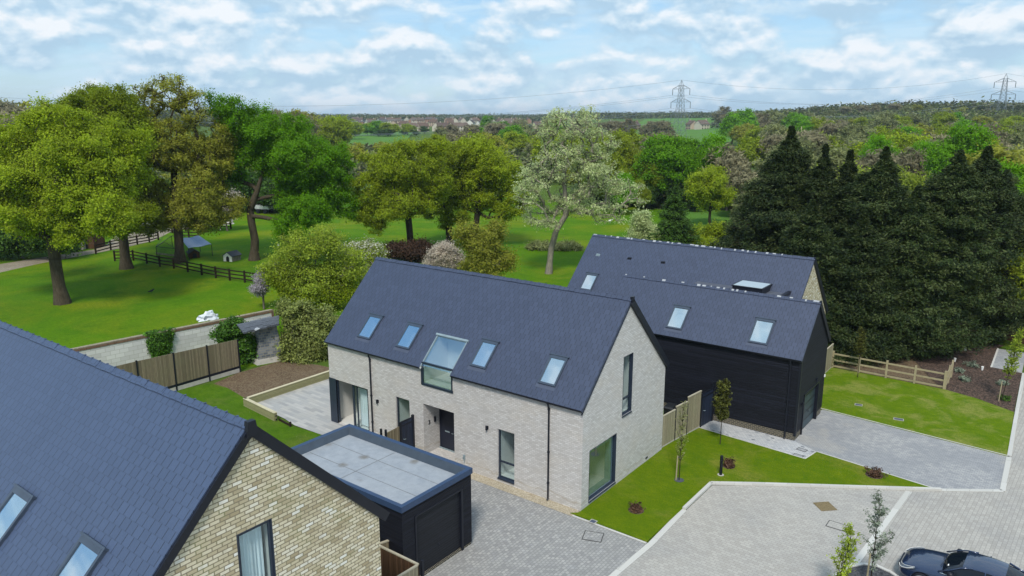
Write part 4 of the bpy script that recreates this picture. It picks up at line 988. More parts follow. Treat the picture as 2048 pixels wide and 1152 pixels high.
# ------------------------------------------------------------------ black clad barn house on the right
def barn():
    t = thing('barn_style_house', 'black timber clad house with two parallel slate roofs, garage door in its end', 'house', (5.4, 13.75, 0))
    XL, X1, Y0, Y1, HE, RY, HA = -7.05, 5.4, 13.75, 18.9, 4.78, 16.33, 7.33
    mb = MB(); mb.prism([(Y0, .42), (Y1, .42), (Y1, HE), (RY, HA), (Y0, HE)], 0, XL, X1); wall = mb.build('wall', [M['clad'], M['white'], M['room'], M['trim']], t)
    p = MB(); p.box(XL + .03, X1 - .03, Y0 + .03, Y1 - .03, -.02, .42); pl = p.build('plinth', M['dbrick'], t)
    sf = Slope(Y0 - .12, HE - .12, RY, HA, .12); sb = Slope(Y1 + .12, HE - .12, RY, HA, .12); k = HA + .12 * 1.414
    r = MB(); q = sf.p(0, 0); d = sf.p(0, 0, .12); r.prism([(q[1], q[2]), (RY, HA), (RY, k), (d[1], d[2])], 0, XL, X1 + .06); roof = r.build('roof', [M['slate'], M['white']], t); roof['label'] = 'lower front roof'
    r = MB(); q = sb.p(0, 0); d = sb.p(0, 0, .12); r.prism([(q[1], q[2]), (d[1], d[2]), (RY, k), (RY, HA)], 0, XL, X1 + .06); r.build('roof', [M['slate']], t)['label'] = 'rear slope of the lower roof'
    ro = ridge(t, XL, X1 + .07, RY, k + .03, .45, 'slate', whites=.55, seed=4)
    ro.data.materials[1] = M['silver_pale']
    rc = []
    skylight(t, sf, -2.80, -1.76, 14.02, 15.18, wall, roof, rc); skylight(t, sf, 2.30, 3.40, 14.03, 15.20, wall, roof, rc)
    GY0, GY1 = 14.85, 17.7
    cw = [boxmb(X1 - .22, X1 + .2, GY0, GY1, .0, 2.40, 3), boxmb(-3.55, -2.75, Y0 - .2, Y0 + .12, .9, 3.1, 3)]
    cut(wall, rc + cw); cut(roof, rc); cut(pl, [boxmb(X1 - .22, X1 + .2, GY0, GY1, -.1, .6, 0)])
    p = MB(); p.box(X1 - .2, X1 - .14, GY0 + .06, GY1 - .06, .01, 2.34); d = p.build('garage_door', M['barn_door'], t)
    q = MB(); q.tube([(X1 - .14, 16.3, 1.0), (X1 - .09, 16.3, 1.0), (X1 - .09, 16.3, .9)], .02, 6); q.build('handle', M['trim'], d)
    p = MB(); p.box(X1 - .14, X1 + .05, GY0 - .04, GY0 + .06, 0, 2.42); p.box(X1 - .14, X1 + .05, GY1 - .06, GY1 + .04, 0, 2.42); p.box(X1 - .14, X1 + .045, GY0 - .04, GY1 + .04, 2.34, 2.44); p.build('door_frame', M['trim'], t)
    window_y(t, -3.55, -2.75, .9, 3.1, Y0, depth=.02, glass='darkglass', mat='trim')
    for (y, z) in ((14.42, 2.0), (17.0, 2.72)):
        q = MB(); q.tube([(X1 + .08, y, z - .12), (X1 + .08, y, z + .12)], .05, 10); q.box(X1, X1 + .06, y - .04, y + .04, z - .05, z + .05); q.build('wall_light', M['trim'], t)
    q = MB(); q.box(X1 + .0, X1 + .05, 18.78, 18.9, 2.35, 2.5); q.build('white_vent', M['white'], t)
    gutter(t, XL, X1 + .05, Y0 - .12, HE - .02); q = MB(); q.box(XL, X1 + .03, Y0 - .12, Y0, HE - .16, HE - .03); q.build('fascia', M['trim'], t)
    downpipe(t, 4.85, Y0 - .07, .0, HE - .06, Y0 - .18)
    q = MB(); q.box(X1 - .10, X1 + .03, Y0 - .03, Y0 + .10, .3, HE - .1); q.build('corner_board', M['trim'], t)
    q = MB(); sb.box(X1 - .02, X1 + .10, -.1, sb.len + .03, -.14, .14, 0, q); q.box(X1 - .0, X1 + .10, RY - .08, RY + .08, HA, k + .06); q.build('bargeboard', M['trim'], t)
    # higher rear wing with brick gable
    RX1, RYR, HR, ang = 3.42, 21.75, 8.80, 1.0; half = HR - 4.85; RX0 = -12.75
    y0, y1 = RYR - half, RYR + half
    mb = MB(); mb.prism([(y0, 0), (y1, 0), (y1, 4.85), (RYR, HR), (y0, 4.85)], 0, RX0, RX1); w2 = mb.build('rear_wing', [M['bbrick'], M['white']], t)
    s2 = Slope(y0 - .12, 4.73, RYR, HR, .12); s3 = Slope(y1 + .12, 4.73, RYR, HR, .12); k2 = HR + .12 * 1.414
    r = MB(); q = s2.p(0, 0); d = s2.p(0, 0, .12); r.prism([(q[1], q[2]), (RYR, HR), (RYR, k2), (d[1], d[2])], 0, RX0 - .05, RX1 + .05); r2 = r.build('roof', [M['slate'], M['white']], t); r2['label'] = 'higher rear roof'
    r = MB(); q = s3.p(0, 0); d = s3.p(0, 0, .12); r.prism([(q[1], q[2]), (d[1], d[2]), (RYR, k2), (RYR, HR)], 0, RX0 - .05, RX1 + .05); r.build('roof', [M['slate']], t)['label'] = 'far slope of the rear roof'
    ro = ridge(t, RX0, RX1 + .06, RYR, k2 + .03, .45, 'slate', whites=.6, seed=9); ro.data.materials[1] = M['silver_pale']
    rc = []; skylight(t, s2, -11.72, -10.75, 18.35, 19.38, w2, r2, rc); cut(w2, rc); cut(r2, rc)
    q = MB(); s3.box(RX1, RX1 + .10, -.1, s3.len + .03, -.14, .15, 0, q); q.box(RX1, RX1 + .10, RYR - .08, RYR + .08, HR, k2 + .06); q.build('bargeboard', M['trim'], t)
    for px, py, mt in ((1196, 510, 'alu'), (1259, 517, 'trim'), (1326, 525, 'trim')):
        d = at(px, py, 0.) - CAM; P = s2.p(0, 0, .12); s_ = ((P - CAM) @ s2.n) / (d @ s2.n); pt = CAM + d * s_; l = s2.l_of_y(pt[1] - s2.n[1] * .12); x = float(pt[0])
        q = MB(); s2.box(x - .16, x + .16, l - .10, l + .10, .10, .135, 0, q); s2.box(x - .12, x + .12, l - .03, l + .06, .13, .20, 0, q); q.build('roof_vent', [M[mt]], t)
    # flat link between the roofs with a raised rooflight
    q = MB(); q.box(-3.4, 2.75, 16.9, 20.0, 3.0, 6.9); q.build('flat_link', [M['flash']], t)
    q = MB(); q.box(-3.35, 2.5, 17.2, 19.95, 6.9, 6.94); q.build('link_roof', [plain('grey single ply roof', (.09, .10, .13), .7, .3)], t)
    q = MB(); q.box(2.55, 2.75, 17.6, 19.9, 6.9, 7.1); q.build('link_parapet', [M['trim']], t)
    q = MB(); q.box(-.45, 1.45, 18.3, 20.0, 6.9, 7.30); q.box(-.50, 1.50, 18.25, 20.05, 7.30, 7.34); f = q.build('rooflight', [M['trim']], t)
    q = MB(); q.box(-.40, 1.40, 18.35, 19.95, 7.345, 7.36); q.build('glass', [M['rooflight']], f)
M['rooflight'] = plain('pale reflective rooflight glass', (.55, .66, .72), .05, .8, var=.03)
barn()

# ------------------------------------------------------------------ fences and walls
def board_fence(name, label, group, runs, mats=('fence', 'trim', 'concrete'), post_w=.09, base=.15, strip=True, posts=None, cap=None):
    """runs: list of panels ((x,y),(x,y),top0,top1)"""
    p0 = runs[0][0]; t = thing(name, label, 'fence', (p0[0], p0[1], 0), group)
    for (a, b, z0, z1) in runs:
        a = np.array(a, float); b = np.array(b, float); L = np.linalg.norm(b - a); n = max(1, int(L / .125)); d = (b - a) / L; s = np.array([-d[1], d[0]]); mb = MB()
        lo = base + (.17 if strip else 0)
        for i in range(n):
            p = a + d * (i * L / n); q = a + d * ((i + 1) * L / n - .004); f = i / n; zt = z0 + (z1 - z0) * f; th = .02 + (.012 if i % 2 else 0)
            mb.hexa([(*(p - s * th), lo), (*(q - s * th), lo), (*(p + s * th), lo), (*(q + s * th), lo), (*(p - s * th), zt), (*(q - s * th), zt), (*(p + s * th), zt), (*(q + s * th), zt)])
        mb.build('panel', M[mats[0]], t)
        if cap: c = MB(); c.bar((*a, z0 + .025), (*b, z1 + .025), .09, .05); c.build('capping', M[cap], t)
        if strip: g = MB(); g.bar((*a, base + .085), (*b, base + .085), .07, .17); g.build('kick_board', M[mats[1]], t)
        if base: g = MB(); g.bar((*a, base / 2), (*b, base / 2), .06, base); g.build('gravel_board', M[mats[2]], t)
    for (x, y, z) in (posts or []): g = MB(); g.box(x - post_w / 2, x + post_w / 2, y - post_w / 2, y + post_w / 2, 0, z); g.build('post', M[mats[1]], t)
    return t
fx = -29.6
yy = [1.85, -.50, -2.88, -5.28, -7.7]; zz = [2.40, 2.50, 2.58, 2.68, 2.72]
board_fence('board_fence', 'weathered vertical board fence with black posts in front of the white block wall', None,
            [((fx, yy[i]), (fx, yy[i + 1]), zz[i], zz[i + 1]) for i in range(4)], base=.30, posts=[(fx + .02, yy[i], zz[i] + (.06 if i else .02)) for i in range(5)])
gx = -.10
board_fence('board_fence', 'pale board fence joining the right corner of the pale brick house to a gate', None,
            [((-.12, 8.24), (.02, 9.7), 1.85, 1.85), ((.04, 9.74), (.20, 10.85), 2.0, 2.0), ((.22, 10.88), (.38, 12.3), 2.25, 2.25)], mats=('fence_new', 'trim', 'concrete'), strip=False, base=.12, post_w=.07, posts=[(.03, 9.72, 1.95), (.21, 10.86, 1.9)], cap='fence_capping')
def gate(name, label, a, b, z, mat, posts, grp=None):
    t = thing(name, label, 'gate', (a[0], a[1], 0), grp); mb = MB(); fence_panel(mb, a, b, .06, z, .05, 0, .14); mb.build('panel', M[mat], t)
    q = MB(); q.bar((*a, z + .02), (*b, z + .02), .07, .05); q.bar((*a, z * .9), (*b, z * .9), .09, .08); q.build('frame', M['trim'], t)
    for (x, y, h) in posts: g = MB(); g.box(x - .06, x + .06, y - .06, y + .06, 0, h); g.build('post', M['trim'], t)
    m = (np.array(a) * .85 + np.array(b) * .15); g = MB(); g.tube([(m[0] + .03, m[1], 1.0), (m[0] + .11, m[1], 1.0), (m[0] + .11, m[1] + .1, 1.0)], .018, 6); g.build('handle', M['alu'], t)
gate('garden_gate', 'dark blue boarded gate between the pale fence and the black barn', (.42, 12.38), (.55, 13.62), 2.05, 'gate', [(.40, 12.34, 2.1), (.56, 13.66, 2.45)])
gate('garden_gate', 'dark blue boarded gate left of the recessed front door', (-10.6, -.95), (-10.6, .0 - .08), 1.97, 'gate', [(-10.6, -1.0, 2.0), (-10.6, -.07, 2.12)])
board_fence('board_fence', 'short brown fence between the dark gate and the black garage', None, [((-10.6, -2.0), (-10.6, -1.08), 1.75, 1.80), ((-10.55, -3.4), (-10.55, -2.1), 1.62, 1.62)], mats=('fence', 'trim', 'concrete'), strip=False, base=0, posts=[(-10.6, -2.04, 1.95), (-10.95, -2.04, 1.9), (-10.6, -3.5, 1.75)])
c0 = at(757, 1090, 1.8); c1 = at(800, 1063, 1.8); c2 = at(837, 1129, 1.8); X_, Y_ = float(c0[0]) - .05, float(c0[1])
board_fence('board_fence', 'brown close board fence running from the near house wall towards the lower edge', None,
            [((X_ - 1.2, Y_ - .02), (float(c2[0]), Y_ - .02), 1.78, 1.78)], mats=('fence_brown', 'trim', 'concrete'), strip=False, base=0, cap='fence_capping', posts=[(float(c2[0]) + .08, Y_ + .10, 1.95)])
board_fence('board_fence', 'pale fence return meeting the black garage corner', None, [((X_, Y_ + .05), (X_ + .15, -9.0), 1.78, 1.78)], mats=('fence', 'trim', 'concrete'), strip=False, base=0, cap='fence_capping')
board_fence('board_fence', 'pale fence return running out of the picture at the bottom', None, [((float(c2[0]), Y_ - .06), (float(c2[0]) - .12, Y_ - 2.6), 1.78, 1.78)], mats=('fence_new', 'trim', 'concrete'), strip=False, base=0, cap='fence_capping')
q = at(1668, 674, 1.8, 2)
board_fence('board_fence', 'short pale fence panel behind the far corner of the black barn', None, [((3.55, 25.4), (3.55, 28.1), 1.8, 1.8)], mats=('fence_new', 'trim', 'concrete'), strip=False, base=.1, cap='fence_capping')
def slat_fence(name, label, a, b, h, mat, group=None, nslat=14, every=1.9):
    a = np.array(a, float); b = np.array(b, float); L = np.linalg.norm(b - a); d = (b - a) / L; s = np.array([-d[1], d[0]])
    t = thing(name, label, 'fence', (a[0], a[1], 0), group); mb = MB(); sh = h / nslat
    for i in range(nslat): mb.bar((*a, (i + .5) * sh), (*b, (i + .5) * sh), .03, sh * .82)
    mb.build('slat_panel', M[mat], t)
    for i in range(int(L / every) + 1): p = a + d * i * every - s * .06; g = MB(); g.box(p[0] - .05, p[0] + .05, p[1] - .05, p[1] + .05, 0, h + .02); g.build('post', M[mat], t)
slat_fence('slatted_fence', 'brown horizontal board fence beyond the bark bed at the right edge', (8.6, 45.9), (15.2, 42.9), 2.3, 'slatfence')
slat_fence('slatted_fence', 'far brown fence past the second lawn at the right edge', (9.5, 76), (22, 74), 2.0, 'slatfence')
def rail_fence(name, label, pts, h, rails, mat, pw=.12, rw=.10, rt=.035, z=0.0, group=None):
    """pts: post positions along one fence"""
    t = thing(name, label, 'fence', (pts[0][0], pts[0][1], 0), group)
    for (x, y) in pts: g = MB(); g.box(x - pw / 2, x + pw / 2, y - pw / 2, y + pw / 2, -.1, h + .07); g.build('post', M[mat], t)
    for a, b in zip(pts[:-1], pts[1:]):
        for r in rails: g = MB(); g.bar((a[0], a[1], r), (b[0], b[1], r), rt, rw); g.build('rail', M[mat], t)
    return t
def lin(a, b, n): return [(a[0] + (b[0] - a[0]) * i / n, a[1] + (b[1] - a[1]) * i / n) for i in range(n + 1)]
A = (3.62, 28.15); B = (10.72, 28.02)
M['rail_new'] = plain('pale timber rails', (.36, .31, .20), .85, .15)
rail_fence('post_and_rail_fence', 'pale timber post and rail fence between the lawn and dark conifers', lin(A, B, 4), 1.22, (.18, .62, 1.08), 'rail_new', rw=.11)
rail_fence('post_and_rail_fence', 'short end of pale rail fence running back under the conifers', lin((10.78, 28.1), (10.75, 31.0), 2), 1.2, (.18, .62, 1.08), 'rail_new')
fp = [xy(*q) for q in ((192, 508), (222, 500), (250, 494), (275, 489), (299, 485), (317, 480))]
rail_fence('paddock_fence', 'dark three rail fence along the farm track', fp, 1.25, (.35, .75, 1.15), 'darkrail', .17, .14, .06)
fp = [xy(*q) for q in ((230, 522), (267, 521), (294, 527), (320, 533), (348, 537), (376, 544), (404, 550), (432, 556), (460, 561), (490, 565), (524, 570))]
rail_fence('paddock_fence', 'dark three rail fence crossing the paddock between the oaks', fp, 1.25, (.35, .75, 1.15), 'darkrail', .17, .13, .06)
fp = [xy(*q) for q in ((325, 462), (345, 466), (372, 462), (396, 459), (418, 457), (441, 457), (462, 458))]
rail_fence('paddock_fence', 'far dark rail fence beside the farm yard', fp, 1.4, (.35, .8, 1.3), 'darkrail', .2, .16, .06)
fp = [xy(*q) for q in ((352, 474), (364, 475), (378, 475), (397, 476))]
rail_fence('paddock_fence', 'short dark rail fence behind the tarpaulin pen', fp, 1.3, (.35, .8, 1.25), 'darkrail', .18, .15, .06)
fp = [xy(*q) for q in ((280, 454), (296, 452), (313, 450))]
rail_fence('paddock_fence', 'grey yard gate rails beside the white sheet', fp, 1.3, (.3, .7, 1.1), 'bark_pale', .16, .13, .06)
# white block wall with brick coping
def block_wall():
    R = at(541, 619, 2.2); L_ = at(150, 696, 2.2); t = thing('block_wall', 'long wall of white blocks with a red brick coping below the paddock', 'wall', (float(R[0]), float(R[1]), 0))
    R = R[:2]; L_ = L_[:2] + (L_[:2] - R) * .6; mb = MB(); mb.bar((*R, .98), (*L_, .98), .22, 1.96); mb.build('wall', M['block'], t)
    d = (L_ - R) / np.linalg.norm(L_ - R)
    c = MB(); c.bar((*(R - d * .06), 2.05), (*L_, 2.05), .30, .18); c.build('coping', M['redbrick'], t)
    c = MB(); c.bar((*(R - d * .08), 2.17), (*L_, 2.17), .30, .05); c.build('cap', plain('worn pale coping top', (.30, .26, .20), .9, .1, var=.35, sc=8), t)
    c = MB(); e = R - d * .1; c.box(e[0] - .14, e[0] + .14, e[1] - .12, e[1] + .1, 0, 2.19); c.build('pier', M['redbrick'], t)
block_wall()
def sleepers():
    t = thing('sleeper_wall', 'low retaining wall of new timber sleepers round the pale patio', 'wall', (-23.6, -1.4, 0))
    H = .50
    for nm, a, b in (('long', (-23.55, 5.6), (-23.6, -1.75)), ('leg', (-23.7, -1.68), (-20.1, -2.0))):
        for i in range(2): mb = MB(); mb.bar((*a, H * (i + .5) / 2), (*b, H * (i + .5) / 2), .20, H / 2 - .012); mb.build('sleeper', M['sleeper'], t)
        mb = MB(); mb.bar((*a, H + .012), (*b, H + .012), .22, .025); mb.build('top_board', M['sleeper_top'], t)
    mb = MB()
    for z in (.10, .34): mb.box(-20.02, -19.995, -2.08, -1.98, z - .03, z + .05)
    mb.build('end_hole', M['trim'], t)
    mb = MB(); mb.bar((-20.0, -1.85, .06), (-18.7, -2.0, .06), .06, .14); mb.box(-18.75, -18.65, -2.06, -1.96, 0, .3); mb.build('edging_board', M['darkrail'], t)
sleepers()
# small ruined stone outbuilding
def hut():
    f = np.array(xy(518, 729)); r = np.array(xy(566, 720)); l = np.array(xy(500, 719)); t = thing('stone_outbuilding', 'small crumbling grey stone outbuilding with a broken slate lean-to roof', 'outbuilding', (*f, 0))
    bk = r + (l - f); rng = random.Random(3); mb = MB()
    fi = f + (bk - f) * .12; mb.hexa([(*(f), .35), (*(r), .35), (*(l), .35), (*(bk), .35), (*(fi + (r - f) * .02), 2.62), (*(r + (l - r) * .12), 2.68), (*(l + (r - l) * .10), 3.0), (*bk, 3.1)], 0)
    mb.build('wall', M['rubble'], t)
    mb = MB(); g = lambda p, k: p + (p - (f + bk) / 2) * k
    mb.hexa([(*g(f, .22), 0), (*g(r, .22), 0), (*g(l, .22), 0), (*g(bk, .22), 0), (*g(f, .12), .36), (*g(r, .1), .38), (*g(l, .12), .36), (*g(bk, .1), .38)]); mb.build('stone_footing', M['concrete'], t)
    P = [at(487, 667, 2.75), at(558, 650, 2.8), at(474, 650, 3.2), at(558, 632, 3.3)]
    n = 9; m_ = 5; mb = MB()
    for i in range(n):
        for j in range(m_):
            u0, u1, v0, v1 = i / n, (i + 1) / n, j / m_, (j + 1) / m_ + .04
            if j == 0 and i in (1, 6): v0 += .06
            pt = lambda u, v: (P[0] * (1 - u) + P[1] * u) * (1 - v) + (P[2] * (1 - u) + P[3] * u) * v
            h = np.array([0, 0, .03 + .035 * rng.random() - .012 * j + .05]); e = np.array([0, 0, -.035])
            a, b, c, d = pt(u0, v0), pt(u1, v0), pt(u0, v1), pt(u1, v1); mb.hexa([a + e, b + e, c + e, d + e, a + h, b + h, c + h * .6, d + h * .6])
    mb.build('roof', M['oldslate'], t)
    p = (P[0] * .62 + P[1] * .38); q = MB(); q.hexa([(p[0] - .2, p[1] - .22, p[2] + .04), (p[0] + .15, p[1] - .22, p[2] + .04), (p[0] - .15, p[1] + .12, p[2] + .12), (p[0] + .2, p[1] + .1, p[2] + .12), (p[0] - .18, p[1] - .2, p[2] + .12), (p[0] + .13, p[1] - .2, p[2] + .12), (p[0] - .13, p[1] + .1, p[2] + .17), (p[0] + .16, p[1] + .08, p[2] + .17)]); q.build('loose_slab', M['silver_pale'], t)
    q = MB(); b_ = r + (r - f) * .25; q.box(b_[0] - .1, b_[0] + .08, b_[1], b_[1] + .7, 0, 1.1); q.build('side_board', M['bark_pale'], t)
hut()
def crumpled(name, label, cat, loc, rx, ry, rz, mat, seed, amp=.35, n=3):
    bm = bmesh.new(); bmesh.ops.create_icosphere(bm, subdivisions=n, radius=1); r = random.Random(seed); from mathutils import noise as nz
    for v in bm.verts:
        k = 1 + amp * (nz.noise(v.co * 2.1 + Vector((seed, 0, 0))) + .6 * nz.noise(v.co * 5 + Vector((0, seed, 0)))); v.co = Vector((v.co.x * rx * k, v.co.y * ry * k, max(-.15, v.co.z) * rz * k + .12 * rz))
    me = D.meshes.new(name); bm.to_mesh(me); bm.free(); me.materials.append(mat); me.polygons.foreach_set('use_smooth', [n > 3] * len(me.polygons)); metric_uv(me)
    o = D.objects.new(name, me); COL.objects.link(o); o.location = loc; return tag(o, label, cat)
M['plastic'] = plain('white crumpled plastic sheet', (.62, .66, .70), .35, .5, var=.1, sc=6)
wb = at(419, 637, 2.2); crumpled('plastic_sheet', 'crumpled white plastic sheet lying on the block wall', 'plastic sheet', (float(wb[0]) - .1, float(wb[1]), 2.16), .45, .78, .48, M['plastic'], 5, .55)
q = at(600 - 102, 617, 2.2)

# pen, hutches, kennel and other small things of the paddock
def pen():
    a = np.array(xy(322, 505)); b = np.array(xy(372, 512)); c = np.array(xy(421, 505)); t = thing('poultry_pen', 'poultry pen of thin poles and netting under a blue grey tarpaulin', 'pen', (*xy(370, 508), 0))
    L_ = at(378, 482, 1.6); P = [np.array(at(*q)) for q in ((377, 497, 1.5), (423, 489, 1.5), (362, 478, 2.1), (398, 472, 2.1))]
    mb = MB(); n = 8
    def pt(u, v):
        p = (P[0] * (1 - u) + P[1] * u) * (1 - v) + (P[2] * (1 - u) + P[3] * u) * v; p = p.copy(); p[2] += -.16 * math.sin(u * math.pi) * math.sin(v * math.pi) + .05 * math.sin(u * 9) ; return p
    for i in range(n):
        for j in range(n):
            q = [pt(i / n, j / n), pt((i + 1) / n, j / n), pt(i / n, (j + 1) / n), pt((i + 1) / n, (j + 1) / n)]; mb.hexa(q + [k + np.array([0, 0, .04]) for k in q])
    mb.build('tarpaulin', plain('blue grey tarpaulin', (.17, .23, .36), .4, .5), t, smooth=False)
    mb = MB()
    for p in P: mb.tube([(p[0], p[1], 0), (p[0], p[1], p[2])], .04, 5)
    gp = [np.array(at(*q)) for q in ((312, 493, 1.5), (350, 497, 1.5), (343, 472, 1.5), (376, 478, 1.5))]
    for p in gp: mb.tube([(p[0], p[1], 0), (p[0], p[1], 1.5)], .045, 5)
    for i, j in ((0, 1), (1, 3), (3, 2), (2, 0)): mb.tube([gp[i], gp[j]], .035, 5); mb.tube([gp[i] * 1, (gp[i] + gp[j]) / 2 + np.array([0, 0, .7]), gp[j]], .03, 5)
    mb.build('pole_frame', M['trim'], t)
    mb = MB()
    for i, j in ((0, 1), (1, 3), (0, 2)):
        for k in range(1, 14):
            p = gp[i] * (1 - k / 14) + gp[j] * k / 14; mb.tube([(p[0], p[1], 0), tuple(p)], .012, 3)
        for k in range(1, 7): mb.tube([(gp[i][0], gp[i][1], k * .24), (gp[j][0], gp[j][1], k * .24)], .012, 3)
    mb.build('netting', plain('dark green netting', (.03, .05, .03), .8, .1), t)
    mb = MB(); mb.bar((*xy(312, 508), .12), (*xy(352, 513), .12), .1, .22); mb.build('base_board', M['fence_new'], t)
pen()
def kennel(name, label, base, wd, ln, h, rz, wallm, frontm, roofm, door=True):
    t = thing(name, label, 'kennel' if door else 'hutch', (*base, 0), None, rz)
    b = (0, 0)
    def bl(mb, nm, m):
        me = mb.build(nm, m, None); me.parent = t; return me
    mb = MB(); mb.prism([(-wd / 2, 0), (wd / 2, 0), (wd / 2, h * .62), (0, h), (-wd / 2, h * .62)], 0, .02, ln); bl(mb, 'wall', wallm)
    mb = MB(); mb.prism([(-wd / 2, 0), (-wd * .2, 0), (-wd * .2, h * .42), (-wd * .1, h * .55), (0, h * .6), (wd * .1, h * .55), (wd * .2, h * .42), (wd * .2, 0), (wd / 2, 0), (wd / 2, h * .62), (0, h * 1.0), (-wd / 2, h * .62)], 0, -.03, .018); bl(mb, 'front', frontm)
    mb = MB(); mb.box(-.003, .03, -wd * .19, wd * .19, .01, h * .55); bl(mb, 'doorway', M['trim'])
    for s in (-1, 1):
        mb = MB(); mb.hexa([(-.12, 0, h), (ln + .1, 0, h), (-.12, s * wd * .6, h * .54), (ln + .1, s * wd * .6, h * .54), (-.12, 0, h + .06), (ln + .1, 0, h + .06), (-.12, s * wd * .6, h * .6), (ln + .1, s * wd * .6, h * .6)]); bl(mb, 'roof', roofm)
M['roof_felt'] = plain('dark grey roof felt', (.07, .08, .10), .8, .2)
kennel('dog_kennel', 'small kennel with white arched front and dark roof near the oak trunk', xy(456, 523), 1.3, 1.6, 1.15, R_(106), M['bark_pale'], M['white'], M['roof_felt'])
kennel('animal_hutch', 'low brown hutch with grey roof in front of the tarpaulin pen', xy(390, 516), 1.2, 1.6, 1.05, R_(160), M['fence_brown'], M['fence_brown'], M['roof_felt'], False)
def shed(name, label, p, wd, ln, h, mat, roofm, rz=0):
    t = thing(name, label, 'shed', (*p, 0), None, rz)
    for nm, mb, m in (('wall', MB(), mat), ('roof', MB(), roofm), ('door', MB(), M['trim'])):
        if nm == 'wall': mb.prism([(-wd / 2, 0), (wd / 2, 0), (wd / 2, h * .8), (0, h), (-wd / 2, h * .8)], 0, 0, ln)
        elif nm == 'roof':
            for s in (-1, 1): mb.hexa([(-.2, 0, h), (ln + .2, 0, h), (-.2, s * wd * .56, h * .78), (ln + .2, s * wd * .56, h * .78), (-.2, 0, h + .1), (ln + .2, 0, h + .1), (-.2, s * wd * .56, h * .78 + .1), (ln + .2, s * wd * .56, h * .78 + .1)])
        else: mb.box(ln, ln + .03, -.5, .5, 0, 2)
        o = mb.build(nm, m); o.parent = t
    return t
shed('shed', 'pale grey shed half hidden by the left oak', xy(168, 492), 3, 3.2, 2.8, M['concrete'], M['roof_felt'], R_(-50))
shed('shed', 'brown shed beside the pale grey shed behind the left oak', xy(192, 490), 2.6, 3.2, 2.6, M['fence_brown'], M['roof_felt'], R_(-50))
mb = MB(); a = xy(283, 455); b = xy(312, 454); mb.bar((*a, .5), (*b, .5), 1.6, .9); tag(mb.build('sheet_stack', M['plastic'], loc=(*a, 0)), 'low white covered stack in the farm yard', 'stack')
for i, (px, py, w_, h_, m, lb) in enumerate(((300, 447, 3.0, 1.6, 'fence', 'pile of brown planks in the farm yard behind the white stack'), (350, 440, 2.4, 2.0, 'alu', 'pale blue grey container behind the middle oak trunk'), (440, 448, 3.4, 1.6, 'concrete', 'heap of pale stones behind the far rail fence'))):
    crumpled(('plank_pile', 'container_heap', 'stone_heap')[i], lb, ('pile', 'heap', 'heap')[i], (*xy(px, py), 0), w_ / 2, w_ * .7, h_ * .7, M[m], i + 3, .5)
# old cart on the far grass
def cart():
    t = thing('farm_cart', 'old dark cart parked on the grass right of the bright oak trunk', 'cart', (*xy(530, 426), 0), None, R_(20))
    for nm, m in (('body', 'plastic'), ('chassis', 'trim')):
        mb = MB()
        if nm == 'body': mb.hexa([(-1.5, -.8, .8), (1.5, -.8, .8), (-1.5, .8, .8), (1.5, .8, .8), (-1.7, -.95, 1.5), (1.3, -.95, 1.35), (-1.7, .95, 1.5), (1.3, .95, 1.35)])
        else: mb.box(-1.8, 2.4, -.1, .1, .55, .78); mb.box(-1.5, 1.5, -.85, .85, .66, .79)
        o = mb.build(nm, M[m]); o.parent = t
    for y in (-.95, .95):
        for x in (-.8, .7):
            mb = MB(); mb.tube([(x, y - .1, .4), (x, y + .1, .4)], .4, 12); o = mb.build('wheel', M['trim']); o.parent = t
cart()
# birds
def bird(name, label, p, z, s, mat, rz, standing=True):
    t = D.objects.new(name, None)
    m = MB(); X = np.array
    m.tube([(-.62 * s, 0, .30 * s), (-.35 * s, 0, .34 * s), (-.05 * s, 0, .42 * s), (.2 * s, 0, .50 * s), (.32 * s, 0, .66 * s), (.42 * s, 0, .72 * s), (.50 * s, 0, .70 * s), (.60 * s, 0, .66 * s)], [.05 * s, .10 * s, .19 * s, .17 * s, .09 * s, .10 * s, .06 * s, .012 * s], 9)
    for y in (-.06, .06): m.tube([(0, y * s, .3 * s), (.02 * s, y * s, 0)], .02 * s, 5)
    for y in (-1, 1): m.hexa([(-.5 * s, y * .05 * s, .36 * s), (.12 * s, y * .14 * s, .42 * s), (-.5 * s, y * .12 * s, .36 * s), (.12 * s, y * .20 * s, .42 * s), (-.5 * s, y * .05 * s, .40 * s), (.1 * s, y * .12 * s, .54 * s), (-.5 * s, y * .10 * s, .40 * s), (.1 * s, y * .18 * s, .52 * s)])
    o = m.build(name, mat, smooth=True); o.location = (*p, z); o.rotation_euler = (0, 0, rz); return tag(o, label, 'bird')
bird('crow', 'black crow standing on the open paddock grass', xy(303, 586), 0, .55, M['trim'], R_(60))
bird('white_bird', 'white bird standing on grass right of the bright oak trunk', xy(557, 496), 0, .75, M['white'], R_(150))
bird('white_bird', 'white bird far off on the meadow beside the silvery tree', xy(1220, 446), 0, .9, M['white'], R_(10))
